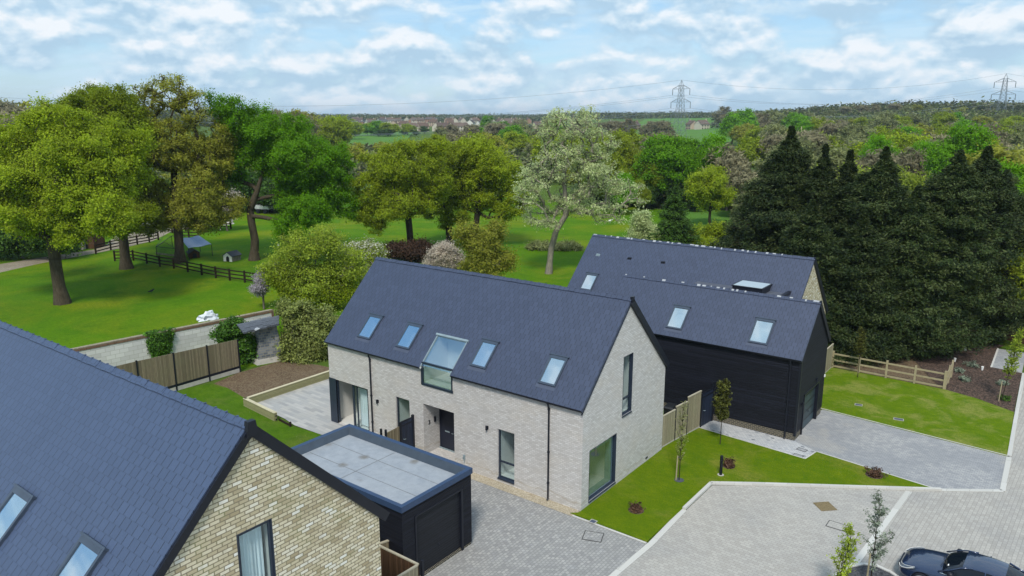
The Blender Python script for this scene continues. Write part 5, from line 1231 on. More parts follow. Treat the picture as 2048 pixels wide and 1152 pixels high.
# bollard light, bins, covers
def bollard():
    t = thing('bollard_light', 'black post light standing on the front lawn', 'bollard', (3.72, 7.28, .045))
    m = MB(); m.tube([(3.72, 7.28, .04), (3.72, 7.28, .80)], .075, 14); m.build('post', M['trim'], t)
    m = MB()
    for i in range(5): m.tube([(3.72, 7.28, .81 + i * .045), (3.72, 7.28, .835 + i * .045)], .08, 14)
    m.build('louvre', M['trim'], t); m = MB(); m.tube([(3.72, 7.28, .80), (3.72, 7.28, 1.03)], .05, 10); m.build('lens', M['alu'], t)
    m = MB(); m.tube([(3.72, 7.28, 1.03), (3.72, 7.28, 1.08)], [.082, .07], 14); m.build('cap', M['trim'], t)
    m = MB(); m.tube([(3.72, 7.28, .04), (3.72, 7.28, .055)], .16, 14); m.build('base_ring', M['concrete'], t)
bollard()
def bin_(x, y, lidm, label, rz):
    t = thing('wheelie_bin', label, 'bin', (x, y, 0), 'wheelie bins behind the pale fence', rz)
    def bl(mb, nm, m): o = mb.build(nm, m); o.parent = t
    m = MB(); m.hexa([(-.22, -.26, .06), (.22, -.26, .06), (-.22, .24, .06), (.22, .24, .06), (-.29, -.34, 1.0), (.29, -.34, 1.0), (-.29, .32, 1.0), (.29, .32, 1.0)]); bl(m, 'body', M['bin_body'])
    m = MB(); m.hexa([(-.31, -.38, 1.0), (.31, -.38, 1.0), (-.31, .34, 1.0), (.31, .34, 1.0), (-.27, -.30, 1.09), (.27, -.30, 1.09), (-.27, .34, 1.12), (.27, .34, 1.12)]); bl(m, 'lid', lidm)
    m = MB(); m.tube([(-.25, .37, 1.0), (.25, .37, 1.0)], .02, 6); bl(m, 'handle', M['trim'])
    for s in (-.24, .24): m = MB(); m.tube([(s - .03, .24, .1), (s + .03, .24, .1)], .1, 12); bl(m, 'wheel', M['trim'])
M['bin_body'] = plain('black bin plastic', (.015, .017, .02), .5, .4); M['bin_green'] = plain('dark green bin plastic', (.015, .045, .03), .35, .5)
bb = at(1362, 797, 1.05); bin_(-1.30, 11.9, M['bin_body'], 'black wheelie bin behind the pale fence', R_(5))
bin_(-.62, 12.35, M['bin_green'], 'wheelie bin with dark green lid behind the pale fence', R_(-5))
def cover(name, label, c, w_, l_, rz, z, frame, inner, cat='drain cover'):
    t = thing(name, label, cat, (*c, z), None, rz); fw = .035
    m = MB()
    for x0, x1, y0, y1 in ((-w_ / 2, w_ / 2, -l_ / 2, -l_ / 2 + fw), (-w_ / 2, w_ / 2, l_ / 2 - fw, l_ / 2), (-w_ / 2, -w_ / 2 + fw, -l_ / 2 + fw, l_ / 2 - fw), (w_ / 2 - fw, w_ / 2, -l_ / 2 + fw, l_ / 2 - fw)): m.box(x0, x1, y0, y1, 0, .012)
    o = m.build('frame', frame); o.parent = t
    m = MB(); m.box(-w_ / 2 + fw, w_ / 2 - fw, -l_ / 2 + fw, l_ / 2 - fw, 0, .009); o = m.build('infill', inner); o.parent = t
M['cast'] = plain('dark iron frame', (.06, .06, .06), .7, .3); M['gully'] = plain('rusty brown grating', (.20, .155, .085), .8, .2, var=.3, sc=14)
cover('gully_cover', 'rusty brown square drain grating in the pale road', xy(1650, 1013), .78, .78, R_(45), .006, M['gully'], M['gully'])
cover('manhole_cover', 'manhole cover filled with pale blocks in front of the rusty grating', xy(1677, 1053), .95, .62, R_(0), .006, M['cast'], M['paver_road'])
cover('manhole_cover', 'manhole cover in the cobbled driveway below the lawn corner', xy(1186, 1073), .85, .75, R_(20), .004, M['cast'], M['paver_drive'])
cover('manhole_cover', 'inner of two small covers by the barn path corner', xy(1604, 900), .52, .36, R_(-10), .016, M['cast'], M['paver_side'])
cover('manhole_cover', 'outer of two small covers by the barn path corner', xy(1596, 912), .52, .36, R_(-10), .016, M['cast'], M['paver_side'])
cover('manhole_cover', 'grey cover in the lawn edge by the brick house corner', xy(1186, 1045), .32, .30, 0, .048, M['concrete'], M['flash'])
cover('manhole_cover', 'round-worn grey cover in the side lawn nearer the barn', xy(1717, 811), .45, .35, R_(10), .044, M['concrete'], M['flash'])
cover('manhole_cover', 'grey cover in the side lawn nearer the driveway middle', xy(1797, 840), .55, .35, R_(10), .044, M['concrete'], M['flash'])

# ------------------------------------------------------------------ the car
def car():
    cx, cy = 12.62, 3.84
    t = thing('parked_car', 'dark blue metallic saloon car parked at the lower right corner', 'car', (cx, cy, 0), None, R_(-2))
    paint = G('dark blue metallic paint'); paint.col(paint.ramp(paint.noise(paint.coord('Object'), 2, 2), [(0, (.005, .020, .070)), (1, (.007, .027, .088))])); pm = paint.fin(.22, .8, .35)
    paint.p.inputs['Coat Weight'].default_value = 1; paint.p.inputs['Coat Roughness'].default_value = .03
    gl = plain('dark car glass', (.006, .010, .018), .04, .35, var=.05); blk = M['trim']
    # stations: x, half width at sill / belt, z sill, z belt (shoulder), z centre of bonnet / boot
    st = [(.00, .48, .40, .36, .54, .56), (.05, .66, .62, .28, .62, .66), (.18, .80, .76, .22, .70, .76), (.45, .90, .85, .20, .78, .86), (.80, .93, .875, .20, .85, .93), (1.25, .94, .875, .20, .90, .99), (1.65, .94, .87, .20, .94, 1.03),
          (2.3, .94, .87, .20, .96, 1.02), (3.2, .94, .87, .20, .98, 1.02), (3.9, .94, .86, .22, 1.0, 1.06), (4.3, .91, .82, .24, .99, 1.07), (4.6, .82, .72, .30, .92, .98), (4.68, .66, .58, .38, .80, .84)]
    V = []; F = []; prof = 11
    for (x, ws, wb, zs, zb, zc) in st:
        half = [(ws * .92, zs), (ws, zs + .12), (ws + .01, (zs + zb) / 2), (wb + .02, zb - .06), (wb - .05, zb + .015), (wb * .55, zb + (zc - zb) * .75), (0, zc)]
        ring = [(-y, z) for y, z in half[:-1]] + [half[-1]] + [(y, z) for y, z in half[:-1][::-1]]
        for y, z in ring: V.append((x, y, z))
    n = len(ring)
    for i in range(len(st) - 1):
        for k in range(n - 1): a = i * n + k; F.append((a, a + 1, a + n + 1, a + n))
        F.append((i * n, (i + 1) * n, (i + 1) * n + n - 1, i * n + n - 1))
    F.append(tuple(range(n))); F.append(tuple(range((len(st) - 1) * n, len(st) * n))[::-1])
    def mesh(nm, V, F, mat, sub=2, cuts=None):
        me = D.meshes.new(nm); me.from_pydata(V, [], F); bm = bmesh.new(); bm.from_mesh(me); bmesh.ops.recalc_face_normals(bm, faces=bm.faces); bm.to_mesh(me); bm.free(); me.materials.append(mat)
        o = D.objects.new(nm, me); link(o, t)
        if sub:
            md = o.modifiers.new('s', 'SUBSURF'); md.levels = sub; md.render_levels = sub; bpy.context.view_layer.update()
            nm_ = D.meshes.new_from_object(o.evaluated_get(bpy.context.evaluated_depsgraph_get())); o.modifiers.clear(); o.data = nm_
        o.data.polygons.foreach_set('use_smooth', [True] * len(o.data.polygons)); metric_uv(o.data); return o
    body = mesh('body', V, F, pm)
    wc = []
    for x in (.86, 3.72):
        for s in (-1, 1):
            c = MB(); c.tube([(x, s * .72, .34), (x, s * 1.1, .34)], .375, 28); c.v = [(cx + p[0], cy + p[1], p[2]) for p in c.v]; wc.append(c)
    body.data.materials.append(blk)
    for c in wc: c.m = [1] * len(c.f)
    cut(body, wc)
    body.data.polygons.foreach_set('use_smooth', [True] * len(body.data.polygons))
    # glasshouse: side windows and screens in dark glass, roof panel in paint
    gs = [(1.42, .84, .965, 1.03), (1.75, .82, 1.13, 1.17), (2.08, .70, 1.32, 1.36), (2.45, .63, 1.40, 1.445), (3.0, .62, 1.415, 1.46), (3.5, .61, 1.36, 1.41), (3.95, .66, 1.18, 1.22), (4.25, .72, 1.03, 1.05)]
    V = []; F = []
    for (x, wt, zt, zc) in gs:
        for y, z in ((-.86, .90), (-(wt + .05), zt - .07), (-wt, zt), (-wt * .5, zc - .008), (0, zc), (wt * .5, zc - .008), (wt, zt), (wt + .05, zt - .07), (.86, .90)): V.append((x, y, z))
    n = 9
    for i in range(len(gs) - 1):
        for k in range(n - 1): a = i * n + k; F.append((a, a + 1, a + n + 1, a + n))
    F.append(tuple(range(n))); F.append(tuple(range((len(gs) - 1) * n, len(gs) * n))[::-1])
    mesh('window', V, F, gl, 2)
    # roof skin and pillars, slightly proud of the glass
    V = []; F = []
    rs = [(2.12, .70, 1.335, 1.372), (2.45, .65, 1.412, 1.457), (3.0, .64, 1.427, 1.472), (3.45, .63, 1.375, 1.425)]
    for (x, wt, zt, zc) in rs:
        for y, z in ((-(wt + .02), zt - .035), (-wt, zt), (-wt * .5, zc - .008), (0, zc), (wt * .5, zc - .008), (wt, zt), (wt + .02, zt - .035)): V.append((x, y, z))
    for i in range(len(rs) - 1):
        for k in range(6): a = i * 7 + k; F.append((a, a + 1, a + 8, a + 7))
    mesh('roof', V, F, pm, 2)
    def bl(mb, nm, m, par=t, sm=False):
        o = mb.build(nm, m, smooth=sm); o.parent = par; return o
    for s in (-1, 1):
        for pp, rr in (([(1.38, s * .85, .95), (1.75, s * .84, 1.14), (2.08, s * .735, 1.315), (2.45, s * .675, 1.395)], .028), ([(3.45, s * .66, 1.37), (3.95, s * .72, 1.16), (4.3, s * .80, 1.0)], .04), ([(2.85, s * .68, 1.40), (2.86, s * .87, .95)], .025)):
            m = MB(); m.tube(pp, rr, 6); bl(m, 'pillar', pm, sm=True)
        m = MB(); m.tube([(1.45, s * .885, .93), (2.4, s * .90, .965), (3.4, s * .90, .985), (4.1, s * .87, 1.0)], .012, 6); bl(m, 'window_trim', M['alu'])
        m = MB(); m.tube([(1.80, s * .86, .98), (1.80, s * 1.0, 1.02)], .03, 6); m.tube([(1.70, s * 1.0, 1.05), (1.74, s * 1.0, 1.05), (1.86, s * 1.0, 1.05), (1.9, s * 1.0, 1.05)], [.05, .10, .10, .05], 10); bl(m, 'wing_mirror', blk, sm=True)
        # headlight: long swept lamp wrapped over the corner
        m = MB(); pts = [(.10, .50, .665), (.14, .64, .675), (.26, .76, .70), (.46, .83, .755), (.62, .845, .79)]; lo = [(.045, .52, .60), (.08, .66, .59), (.19, .80, .615), (.38, .885, .68), (.60, .87, .765)]
        for a, b, c, d in zip(pts[:-1], pts[1:], lo[:-1], lo[1:]):
            q = [np.array(p) * np.array([1, s, 1]) for p in (c, d, a, b)]; up = np.array([-.02, s * .02, .022]); m.hexa([k - up for k in q] + [k + up for k in q])
        h = bl(m, 'headlight', plain('headlight glass', (.10, .12, .15), .05, .8), sm=False)
        m = MB(); m.tube([np.array(p) * np.array([1, s, 1]) + np.array([-.03, s * .03, .02]) for p in lo], .012, 6); m.tube([np.array(p) * np.array([1, s, 1]) + np.array([-.02, s * .02, .028]) for p in pts], .008, 6); bl(m, 'light_strip', M['white'], h)
        m = MB(); m.box(4.62, 4.70, s * .62 - .14, s * .62 + .14, .78, .90); bl(m, 'tail_light', plain('red lamp', (.3, .01, .01), .2, .5))
        for x in (.86, 3.72):
            m = MB(); rr = [(.0, .235), (.03, .325), (.10, .34), (.17, .325), (.20, .235)]; m.tube([(x, s * (.735 + a), .34) for a, _ in rr], [b for _, b in rr], 28); w_ = bl(m, 'wheel', blk, sm=False)
            m = MB(); m.tube([(x, s * .935, .34), (x, s * .945, .34)], [.06, .05], 12)
            for k in range(5):
                a = k * 2 * math.pi / 5; m.bar((x, s * .938, .34), (x + .22 * math.cos(a), s * .938, .34 + .22 * math.sin(a)), .045, .02, up=(0, 1, 0))
            m.tube([(x, s * .93, .34), (x, s * .943, .34)], [.24, .235], 28); bl(m, 'rim', plain('grey alloy rim', (.22, .22, .24), .3, .6), w_)
    m = MB(); m.box(-.03, .06, -.42, .42, .42, .58)
    for z in (.45, .49, .53): m.box(-.045, -.02, -.40, .40, z, z + .012)
    bl(m, 'grille', blk)
    m = MB(); m.box(-.055, -.035, -.26, .26, .34, .44); bl(m, 'number_plate', M['white'])
    m = MB(); m.box(1.62, 1.70, -.48, -.36, 1.09, 1.12); bl(m, 'sticker', M['white'])
    m = MB()
    for s in (-.5, .1): m.tube([(1.40, s, 1.02), (1.46, s + .62 * .8, 1.045)], .010, 5)
    bl(m, 'wiper', blk)
car()

# ------------------------------------------------------------------ trees
RV = np.array([_R[0], _R[1]]); DV = np.array([-_R[1], _R[0]])          # screen right and away, on the ground
def pxlobes(base, lobes, ps=1.0):
    """crown puffs measured in the photograph, turned into metres round the tree's own foot: (px, py, half width px, half height px, depth offset m)"""
    out = []; D0 = dist(*base)
    for (px, py, rw, rh, dep) in lobes:
        q = np.array(base) + DV * dep; d = np.array([q[0] - CAM[0], q[1] - CAM[1]]) ; zd = d @ np.array([math.sin(YAW), math.cos(YAW)])
        # lateral place where the sight line px crosses this depth
        k = (px - 1024) / FPX; 
        zz = top_z(q[0], q[1], py); cz = zd * math.cos(PIT) + (CAM[2] - zz) * math.sin(PIT)
        lat = k * cz; cur = d @ RV; q2 = q + RV * (lat - cur); zz = top_z(q2[0], q2[1], py)
        m = cz / FPX; out.append((q2[0] - base[0], q2[1] - base[1], zz, rw * m, rw * m * .9, rh * m * ps))
    return out
def pxpath(base, pts):
    out = [(0, 0, -.1)]
    for (px, py) in pts:
        l = pxlobes(base, [(px, py, 1, 1, 0)])[0]; out.append((l[0], l[1], l[2]))
    # densify
    r = [out[0]]
    for a, b in zip(out[:-1], out[1:]):
        for k in (1, 2): r.append(tuple(np.array(a) * (1 - k / 2) + np.array(b) * k / 2))
    return r
def ptree(name, label, cat, basepx, trunk, lobes, group, seed, leafm, barkm, r_base, n_tip, per, sigma, size, **kw):
    b = xy(*basepx) if not kw.pop('world', False) else basepx
    rng = np.random.default_rng(seed + 100); L = pxlobes(b, lobes); sub = kw.pop('sub', 8); fr = kw.pop('fr', .40); ex = []
    for (x, y, z, rx, ry, rz) in L:      # break each mass into smaller boughs
        ex.append((x, y, z, rx * .86, ry * .86, rz * .86))
        for i in range(sub):
            d = rng.normal(size=3); d /= np.linalg.norm(d); f = fr * (.35 + .65 * rng.random()); k = .70 + .34 * rng.random()
            ex.append((x + d[0] * rx * k, y + d[1] * ry * k, z + d[2] * rz * k, rx * f, ry * f, rz * f * .85))
    return make_tree(name, label, cat, (b[0], b[1], terr(*b)), group, seed, ex, pxpath(b, trunk), r_base, n_tip, per, sigma, size, M[leafm], M[barkm], **kw)
GO = None
ptree('oak_tree', 'large olive green oak with leaning bare trunk, nearest on the open paddock at left', 'tree', (124, 607), [(113, 540), (106, 490), (104, 450), (110, 400)],
      [(160, 350, 130, 95, 0), (50, 320, 85, 85, 1), (-20, 390, 70, 75, -1), (225, 310, 70, 80, 2), (110, 255, 75, 55, 0), (60, 430, 70, 52, -2), (215, 425, 55, 50, -3), (150, 450, 50, 45, -2), (-60, 300, 60, 70, 3)], GO, 11, 'l_oak', 'bark', .62, 1500, 100, .36, .125, r_tip=.028)
ptree('oak_tree', 'tall olive oak standing behind the nearest oak, straight trunk on the paddock', 'tree', (252, 537), [(248, 490), (243, 440), (240, 380), (238, 320)],
      [(215, 235, 80, 55, 0), (150, 240, 60, 45, 1), (280, 260, 50, 50, 2), (230, 330, 90, 75, 0), (250, 430, 55, 45, -3), (180, 200, 45, 28, 2), (225, 195, 40, 28, 0)], GO, 12, 'l_oak', 'bark', .66, 1150, 100, .36, .125, r_tip=.028)
ptree('oak_tree', 'tall brownish oak with thin twiggy top, trunk beside the tarpaulin pen', 'tree', (360, 524), [(357, 470), (353, 420), (350, 380), (345, 300), (340, 240)],
      [(335, 185, 58, 40, 0), (290, 210, 35, 38, 1), (385, 215, 35, 38, -1), (345, 290, 85, 62, 0), (420, 320, 50, 55, 0), (400, 390, 55, 50, -2), (310, 400, 50, 50, 0), (445, 270, 35, 35, 1), (410, 440, 48, 32, -1), (300, 448, 42, 28, 1), (455, 410, 34, 36, 0)], GO, 13, 'l_oakb', 'bark', .62, 1500, 58, .32, .12, elong=2.0, r_tip=.030, thin=lambda c: np.where(c[:, 2] > 17.2, .42, .9))
ptree('oak_tree', 'bright green oak with spreading right side and curved bare trunk', 'tree', (508, 520), [(510, 480), (503, 445), (500, 420), (515, 380), (530, 330)],
      [(600, 320, 88, 62, 0), (650, 370, 55, 60, 1), (560, 270, 70, 48, 0), (475, 240, 45, 42, 0), (500, 300, 60, 50, 2), (615, 420, 60, 42, -2), (580, 455, 38, 32, -3), (455, 330, 35, 45, 1), (680, 330, 30, 40, 2), (440, 215, 28, 28, 0), (585, 385, 45, 30, 1), (520, 250, 45, 40, 1), (690, 405, 26, 34, 1)], GO, 14, 'l_green', 'bark', .60, 1400, 105, .36, .125, r_tip=.026)
ptree('oak_tree', 'broad olive oak with dark forked trunk above the purple bush', 'tree', (822, 513), [(820, 470), (816, 430), (815, 390), (812, 340)],
      [(800, 330, 80, 48, 0), (745, 375, 50, 45, 0), (855, 360, 55, 50, 1), (800, 400, 75, 45, 0), (740, 430, 45, 32, 1), (870, 300, 35, 30, 2)], 'olive oaks in the middle of the paddock', 15, 'l_olive', 'bark_dark', .50, 950, 62, .33, .12, r_tip=.026, elong=1.9)
ptree('oak_tree', 'middle oak of the paddock with a short gnarled ivy covered trunk', 'tree', (900, 492), [(898, 460), (893, 430), (890, 380), (892, 330)],
      [(895, 320, 60, 45, 0), (880, 380, 55, 50, 1), (930, 360, 50, 50, 1), (905, 425, 45, 30, 0)], 'olive oaks in the middle of the paddock', 16, 'l_olive', 'bark_dark', .55, 650, 62, .33, .12, r_tip=.026, elong=1.9)
ptree('oak_tree', 'right olive oak of the paddock with spreading low boughs beside the silvery tree', 'tree', (952, 492), [(951, 460), (955, 425), (962, 380), (965, 330)],
      [(965, 320, 62, 48, 0), (1010, 350, 45, 50, 0), (950, 390, 60, 45, 1), (1015, 410, 45, 35, 0), (925, 300, 35, 28, 1)], 'olive oaks in the middle of the paddock', 17, 'l_olive', 'bark_dark', .48, 800, 62, .33, .12, r_tip=.026, elong=1.9)
ptree('poplar_tree', 'tall silvery green windblown tree with pale limbs behind the middle roof', 'tree', (1097, 547), [(1102, 500), (1112, 462), (1132, 430), (1130, 390), (1128, 350), (1140, 300), (1148, 260)],
      [(1150, 250, 65, 35, 0), (1110, 270, 40, 40, 0), (1195, 290, 45, 40, 1), (1120, 330, 65, 45, 0), (1065, 360, 45, 35, 0), (1050, 395, 35, 25, -1), (1200, 350, 55, 45, 0), (1245, 380, 40, 28, 1), (1215, 420, 45, 25, -1), (1085, 430, 45, 32, 0), (1150, 400, 55, 35, 1), (1268, 398, 22, 14, 0)], GO, 18, 'l_silver', 'bark_pale', .34, 1100, 19, .25, .105, r_tip=.030, elong=2.2, wander=.22)
# conifers
M['bark_con'] = m_bark('conifer bark', (.05, .04, .03))
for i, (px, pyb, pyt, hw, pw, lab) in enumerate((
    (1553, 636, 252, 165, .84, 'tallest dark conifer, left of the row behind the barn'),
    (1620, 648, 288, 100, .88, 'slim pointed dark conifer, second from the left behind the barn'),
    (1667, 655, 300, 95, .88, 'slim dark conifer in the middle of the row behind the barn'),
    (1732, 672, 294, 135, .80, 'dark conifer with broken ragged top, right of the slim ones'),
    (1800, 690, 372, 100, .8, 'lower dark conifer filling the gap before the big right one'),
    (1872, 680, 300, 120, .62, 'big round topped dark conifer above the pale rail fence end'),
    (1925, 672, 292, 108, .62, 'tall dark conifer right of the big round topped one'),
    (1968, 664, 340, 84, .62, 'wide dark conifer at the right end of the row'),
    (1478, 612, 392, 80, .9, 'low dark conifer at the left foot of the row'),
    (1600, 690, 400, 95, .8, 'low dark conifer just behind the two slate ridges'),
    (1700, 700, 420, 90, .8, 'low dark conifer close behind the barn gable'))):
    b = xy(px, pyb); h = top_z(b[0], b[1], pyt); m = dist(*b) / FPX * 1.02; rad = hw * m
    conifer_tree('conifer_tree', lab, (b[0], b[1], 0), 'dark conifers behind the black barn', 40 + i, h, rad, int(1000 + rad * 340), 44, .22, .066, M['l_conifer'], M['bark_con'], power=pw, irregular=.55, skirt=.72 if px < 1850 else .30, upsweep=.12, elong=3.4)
b = xy(1345, 520); conifer_tree('spruce_tree', 'thin dark spruce standing alone behind the higher slate roof', (b[0], b[1], 0), None, 61, top_z(b[0], b[1], 372), 3.0, 600, 26, .2, .09, M['l_dark'], M['bark_con'], power=.8, irregular=.4, upsweep=-.1)
# shrubs and small trees round the houses
def shrub(name, label, cat, basepx, lobes, seed, leafm, n_tip, per, sigma, size, barkm='twig', group=None, trunkpx=None, **kw):
    b = basepx if kw.get('world') else xy(*basepx); l0 = pxlobes(b, lobes)[0]
    tr = trunkpx or [(lobes[0][0], lobes[0][1] + lobes[0][3] * .8), (lobes[0][0], lobes[0][1])]
    return ptree(name, label, cat, basepx, tr, lobes, group, seed, leafm, barkm, kw.pop('rb', .10), int(n_tip * 1.25), int(per * 1.5), sigma * .9, size * .70, flare=1.1, crown=kw.pop('crown', 'foliage'), stem='stem', **kw)
shrub('laurel_shrub', 'big rounded shrub with yellow green leaves left of the pale brick house', 'shrub', (-28.2, 7.6), [(612, 655, 50, 45, 0), (585, 625, 35, 30, 0), (640, 690, 38, 36, -.5), (580, 690, 28, 34, -.5), (650, 640, 35, 30, .5), (610, 705, 40, 25, -.8)], 71, 'l_laurel', 260, 55, .26, .15, world=True, droop=.4)
shrub('young_tree', 'loose yellow green young tree rising behind the big rounded shrub', 'tree', (604, 622), [(600, 500, 55, 38, 0), (650, 480, 45, 32, 0), (560, 540, 38, 32, 0), (690, 530, 50, 40, 1), (620, 560, 60, 35, 0)], 72, 'l_young', 360, 26, .38, .14, r_tip=.012, rb=.14, elong=2.2)
shrub('blossom_shrub', 'white flowering shrub just left of the main slate ridge', 'shrub', (722, 575), [(720, 505, 42, 22, 0), (680, 510, 30, 20, 0), (755, 512, 22, 22, 0), (720, 535, 38, 18, 0)], 73, 'l_olive', 200, 34, .32, .13, sec=(M['l_white'], 'blossom', .8, 26, .16))
shrub('blossom_shrub', 'pink white blossom shrub behind the main slate ridge', 'shrub', (890, 562), [(890, 505, 30, 24, 0), (870, 525, 24, 20, 0), (910, 520, 22, 22, 0)], 74, 'l_pink', 200, 60, .30, .13, crown='blossom', upb=.8)
shrub('purple_shrub', 'dark purple leaved shrub under the broad olive oak', 'shrub', (818, 523), [(800, 503, 26, 12, 0), (838, 501, 25, 14, 0), (856, 503, 12, 12, 0)], 75, 'l_purple', 170, 60, .45, .20)
shrub('young_tree', 'loose olive young tree behind the middle of the main slate ridge', 'tree', (965, 590), [(960, 490, 48, 34, 0), (930, 460, 30, 26, 0), (1000, 520, 36, 26, 0), (960, 530, 50, 24, 0), (990, 460, 22, 18, 0)], 76, 'l_oakb', 340, 24, .38, .14, r_tip=.012, rb=.14, elong=2.2)
shrub('lilac_bush', 'small grey leafless lilac at the end of the block wall', 'shrub', (528, 618), [(525, 560, 20, 20, 0), (540, 545, 18, 14, 0), (518, 578, 16, 14, 0)], 77, 'l_lilac', 150, 34, .22, .10, elong=2.4)
shrub('young_tree', 'yellow green bushy tree between the lilac and the pale brick house', 'tree', (570, 620), [(575, 560, 34, 34, 0), (600, 590, 40, 30, 0), (650, 590, 40, 34, 0), (690, 570, 30, 34, .5)], 78, 'l_olive', 320, 34, .36, .14, elong=2.0)
shrub('dark_hedge', 'dark evergreen hedge beyond the track at the left edge', 'hedge', (50, 517), [(20, 470, 60, 36, 0), (90, 470, 50, 34, 0), (-40, 460, 60, 44, 0), (130, 480, 26, 22, 0), (60, 440, 60, 30, 2)], 79, 'l_dark', 420, 60, .55, .28)
shrub('green_bush', 'leafy green bush growing against the block wall beside the outbuilding', 'shrub', (-31.6, 3.2), [(455, 668, 28, 22, 0), (480, 700, 18, 30, -.3), (495, 690, 14, 28, -.2), (470, 650, 18, 14, 0)], 80, 'l_ivy', 190, 50, .20, .14, world=True)
shrub('blossom_shrub', 'pale blossom shrub left of the lone thin spruce', 'shrub', (1285, 500), [(1285, 440, 18, 20, 0), (1300, 465, 22, 20, 0), (1270, 470, 16, 14, 0)], 81, 'l_silver', 150, 40, .35, .18)
shrub('green_bush', 'olive bushes behind the higher slate ridge right of the thin spruce', 'shrub', (1400, 515), [(1400, 478, 40, 22, 0), (1440, 470, 28, 22, 0), (1370, 492, 36, 16, 0), (1330, 490, 26, 14, 0)], 82, 'l_olive', 240, 50, .38, .20)
shrub('blossom_tree', 'pale grey blossom tree in the farm yard right of the brownish oak', 'tree', (455, 462), [(450, 415, 26, 26, 0), (425, 425, 20, 22, 0), (465, 400, 16, 16, 0)], 83, 'l_pink', 200, 40, .45, .2, rb=.15)
shrub('dark_tree', 'dark green trees behind the bright green oak', 'tree', (420, 425), [(420, 380, 60, 30, 0), (560, 385, 60, 26, 0), (480, 370, 60, 30, 2), (350, 390, 50, 26, 0)], 84, 'l_dark', 420, 50, .7, .35, rb=.2)
shrub('reed_patch', 'pale reeds round the pond behind the silvery tree', 'reeds', (1110, 498), [(1080, 492, 34, 4, 0), (1130, 493, 40, 4, 0)], 85, 'l_greyv', 90, 18, .35, .16, elong=5)
# ivy hanging over the wall
def ivy():
    rng = np.random.default_rng(5); P = []; c = at(315, 664, 2.2); d = np.array([-.11, .99])
    top = at(338, 660, 2.25); bot = at(318, 700, 1.0)
    R = at(541, 619, 2.2)[:2]; L_ = at(150, 696, 2.2)[:2]; d = (L_ - R) / np.linalg.norm(L_ - R); n = np.array([-d[1], d[0]]); n = n if n[0] > 0 else -n
    u0 = (at(315, 663, 2.2)[:2] - R) @ d
    for i in range(420):
        z = rng.random() ** .8 * 2.3; w_ = 1.05 * (.55 + .45 * z / 2.3); u = u0 + rng.uniform(-w_, w_); o = .16 + .10 * rng.random() if z < 2.05 else rng.uniform(-.2, .24)
        q = R + d * u + n * o; P.append((q[0], q[1], z))
    P = np.array(P); b = P.mean(0); b[2] = 0
    t = thing('ivy', 'ivy hanging over the white block wall behind the board fence', 'ivy', tuple(b)); link(D.objects.new('foliage', leaf_mesh('foliage', rng, P - b, 22, .08, .085, M['l_ivy'], 1.2, (-.4, 0, 1), 1.2, .2)), t)
    mb = MB()
    for k in range(6): u = u0 + rng.uniform(-.6, .6); q = R + d * u + n * .14; mb.tube([(q[0], q[1], 0), (q[0] + .01, q[1] + .1, 1), (q[0], q[1] + .2, 2)], .02, 5)
    mb.build('stem', M['bark_dark'], t)
ivy()
# saplings with stakes
def sapling(label, b, h, cr, z0, seed, leafm, stake=True, n=46, per=16, lean=(0, 0), size=.075, group=None, disc=None):
    rng = np.random.default_rng(seed); t = thing('sapling', label, 'sapling', (b[0], b[1], 0), group)
    tips = []
    for i in range(n):
        f = (i + .5) / n; z = z0 + (h - z0) * f; r = cr * (1 - abs(f - .35) * .9) * (.5 + .5 * rng.random()); a = rng.random() * 6.28
        tips.append((math.cos(a) * r + lean[0] * z / h, math.sin(a) * r + lean[1] * z / h, z))
    tips = np.array(tips); tr = [(lean[0] * k / 8, lean[1] * k / 8, h * k / 8) for k in range(9)]
    V = [np.array(p, float) for p in tr]; par = [-1] + list(range(8)); r = [.028 * (1 - k / 9.5) for k in range(9)]
    for p in tips: zz = max(.4, p[2] - .45 * math.hypot(p[0], p[1]) * 2.2); k = min(8, max(1, int(zz / h * 8))); par.append(k); V.append(p); r.append(.005)
    link(D.objects.new('trunk', branch_mesh('trunk', np.array(V), np.array(par), np.array(r), M['bark_dark'], 5, 0, 1)), t)
    org = np.array([V[par[9 + i]] for i in range(len(tips))]); C = np.concatenate([tips, tips * .7 + org * .3, tips * .4 + org * .6])
    link(D.objects.new('foliage', leaf_mesh('foliage', rng, C, per, .055, size * .72, M[leafm], 1.7, (0, 0, z0), .5, .3)), t)
    if stake: m = MB(); m.tube([(b[0] - .12, b[1] - .10, 0), (b[0] - .10, b[1] - .08, 1.35)], .035, 6); m.build('stake', M['rail_new'], t); m = MB(); m.tube([(b[0] - .11, b[1] - .09, 1.28), (b[0] + .01, b[1], 1.28)], .03, 6); m.build('tie', M['trim'], t)
    if disc: m = MB(); m.tube([(b[0], b[1], .05), (b[0], b[1], .062)], .24, 18); m.build('collar', M['roof_felt'], t)
    return t
M['l_budding'] = m_leaf('small budding leaves', lf((.22, .24, .09), .5, 1.4), .3)
M['l_dusky'] = m_leaf('dusky olive leaves', lf((.105, .115, .022), .4, 1.9), .3)
sapling('thin staked sapling with faint foliage near the pale fence', xy(1358, 962), 4.2, .42, 1.5, 1, 'l_budding', per=7, size=.05, disc=True)
sapling('young tree with dense dusky oval crown in front of the black barn', xy(1440, 890), 3.75, .55, 1.75, 2, 'l_dusky', False, 70, 26, size=.085)
sapling('slim sapling with upright crown in front of the pale rail fence', (5.6, 27.0), 3.6, .42, 1.9, 3, 'l_dusky', False, 56, 16)
sapling('staked sapling with yellow green crown on the bark bed', xy(2002, 803), 4.9, .46, 2.0, 4, 'l_young', True, 60, 14, lean=(.5, .35), size=.08)
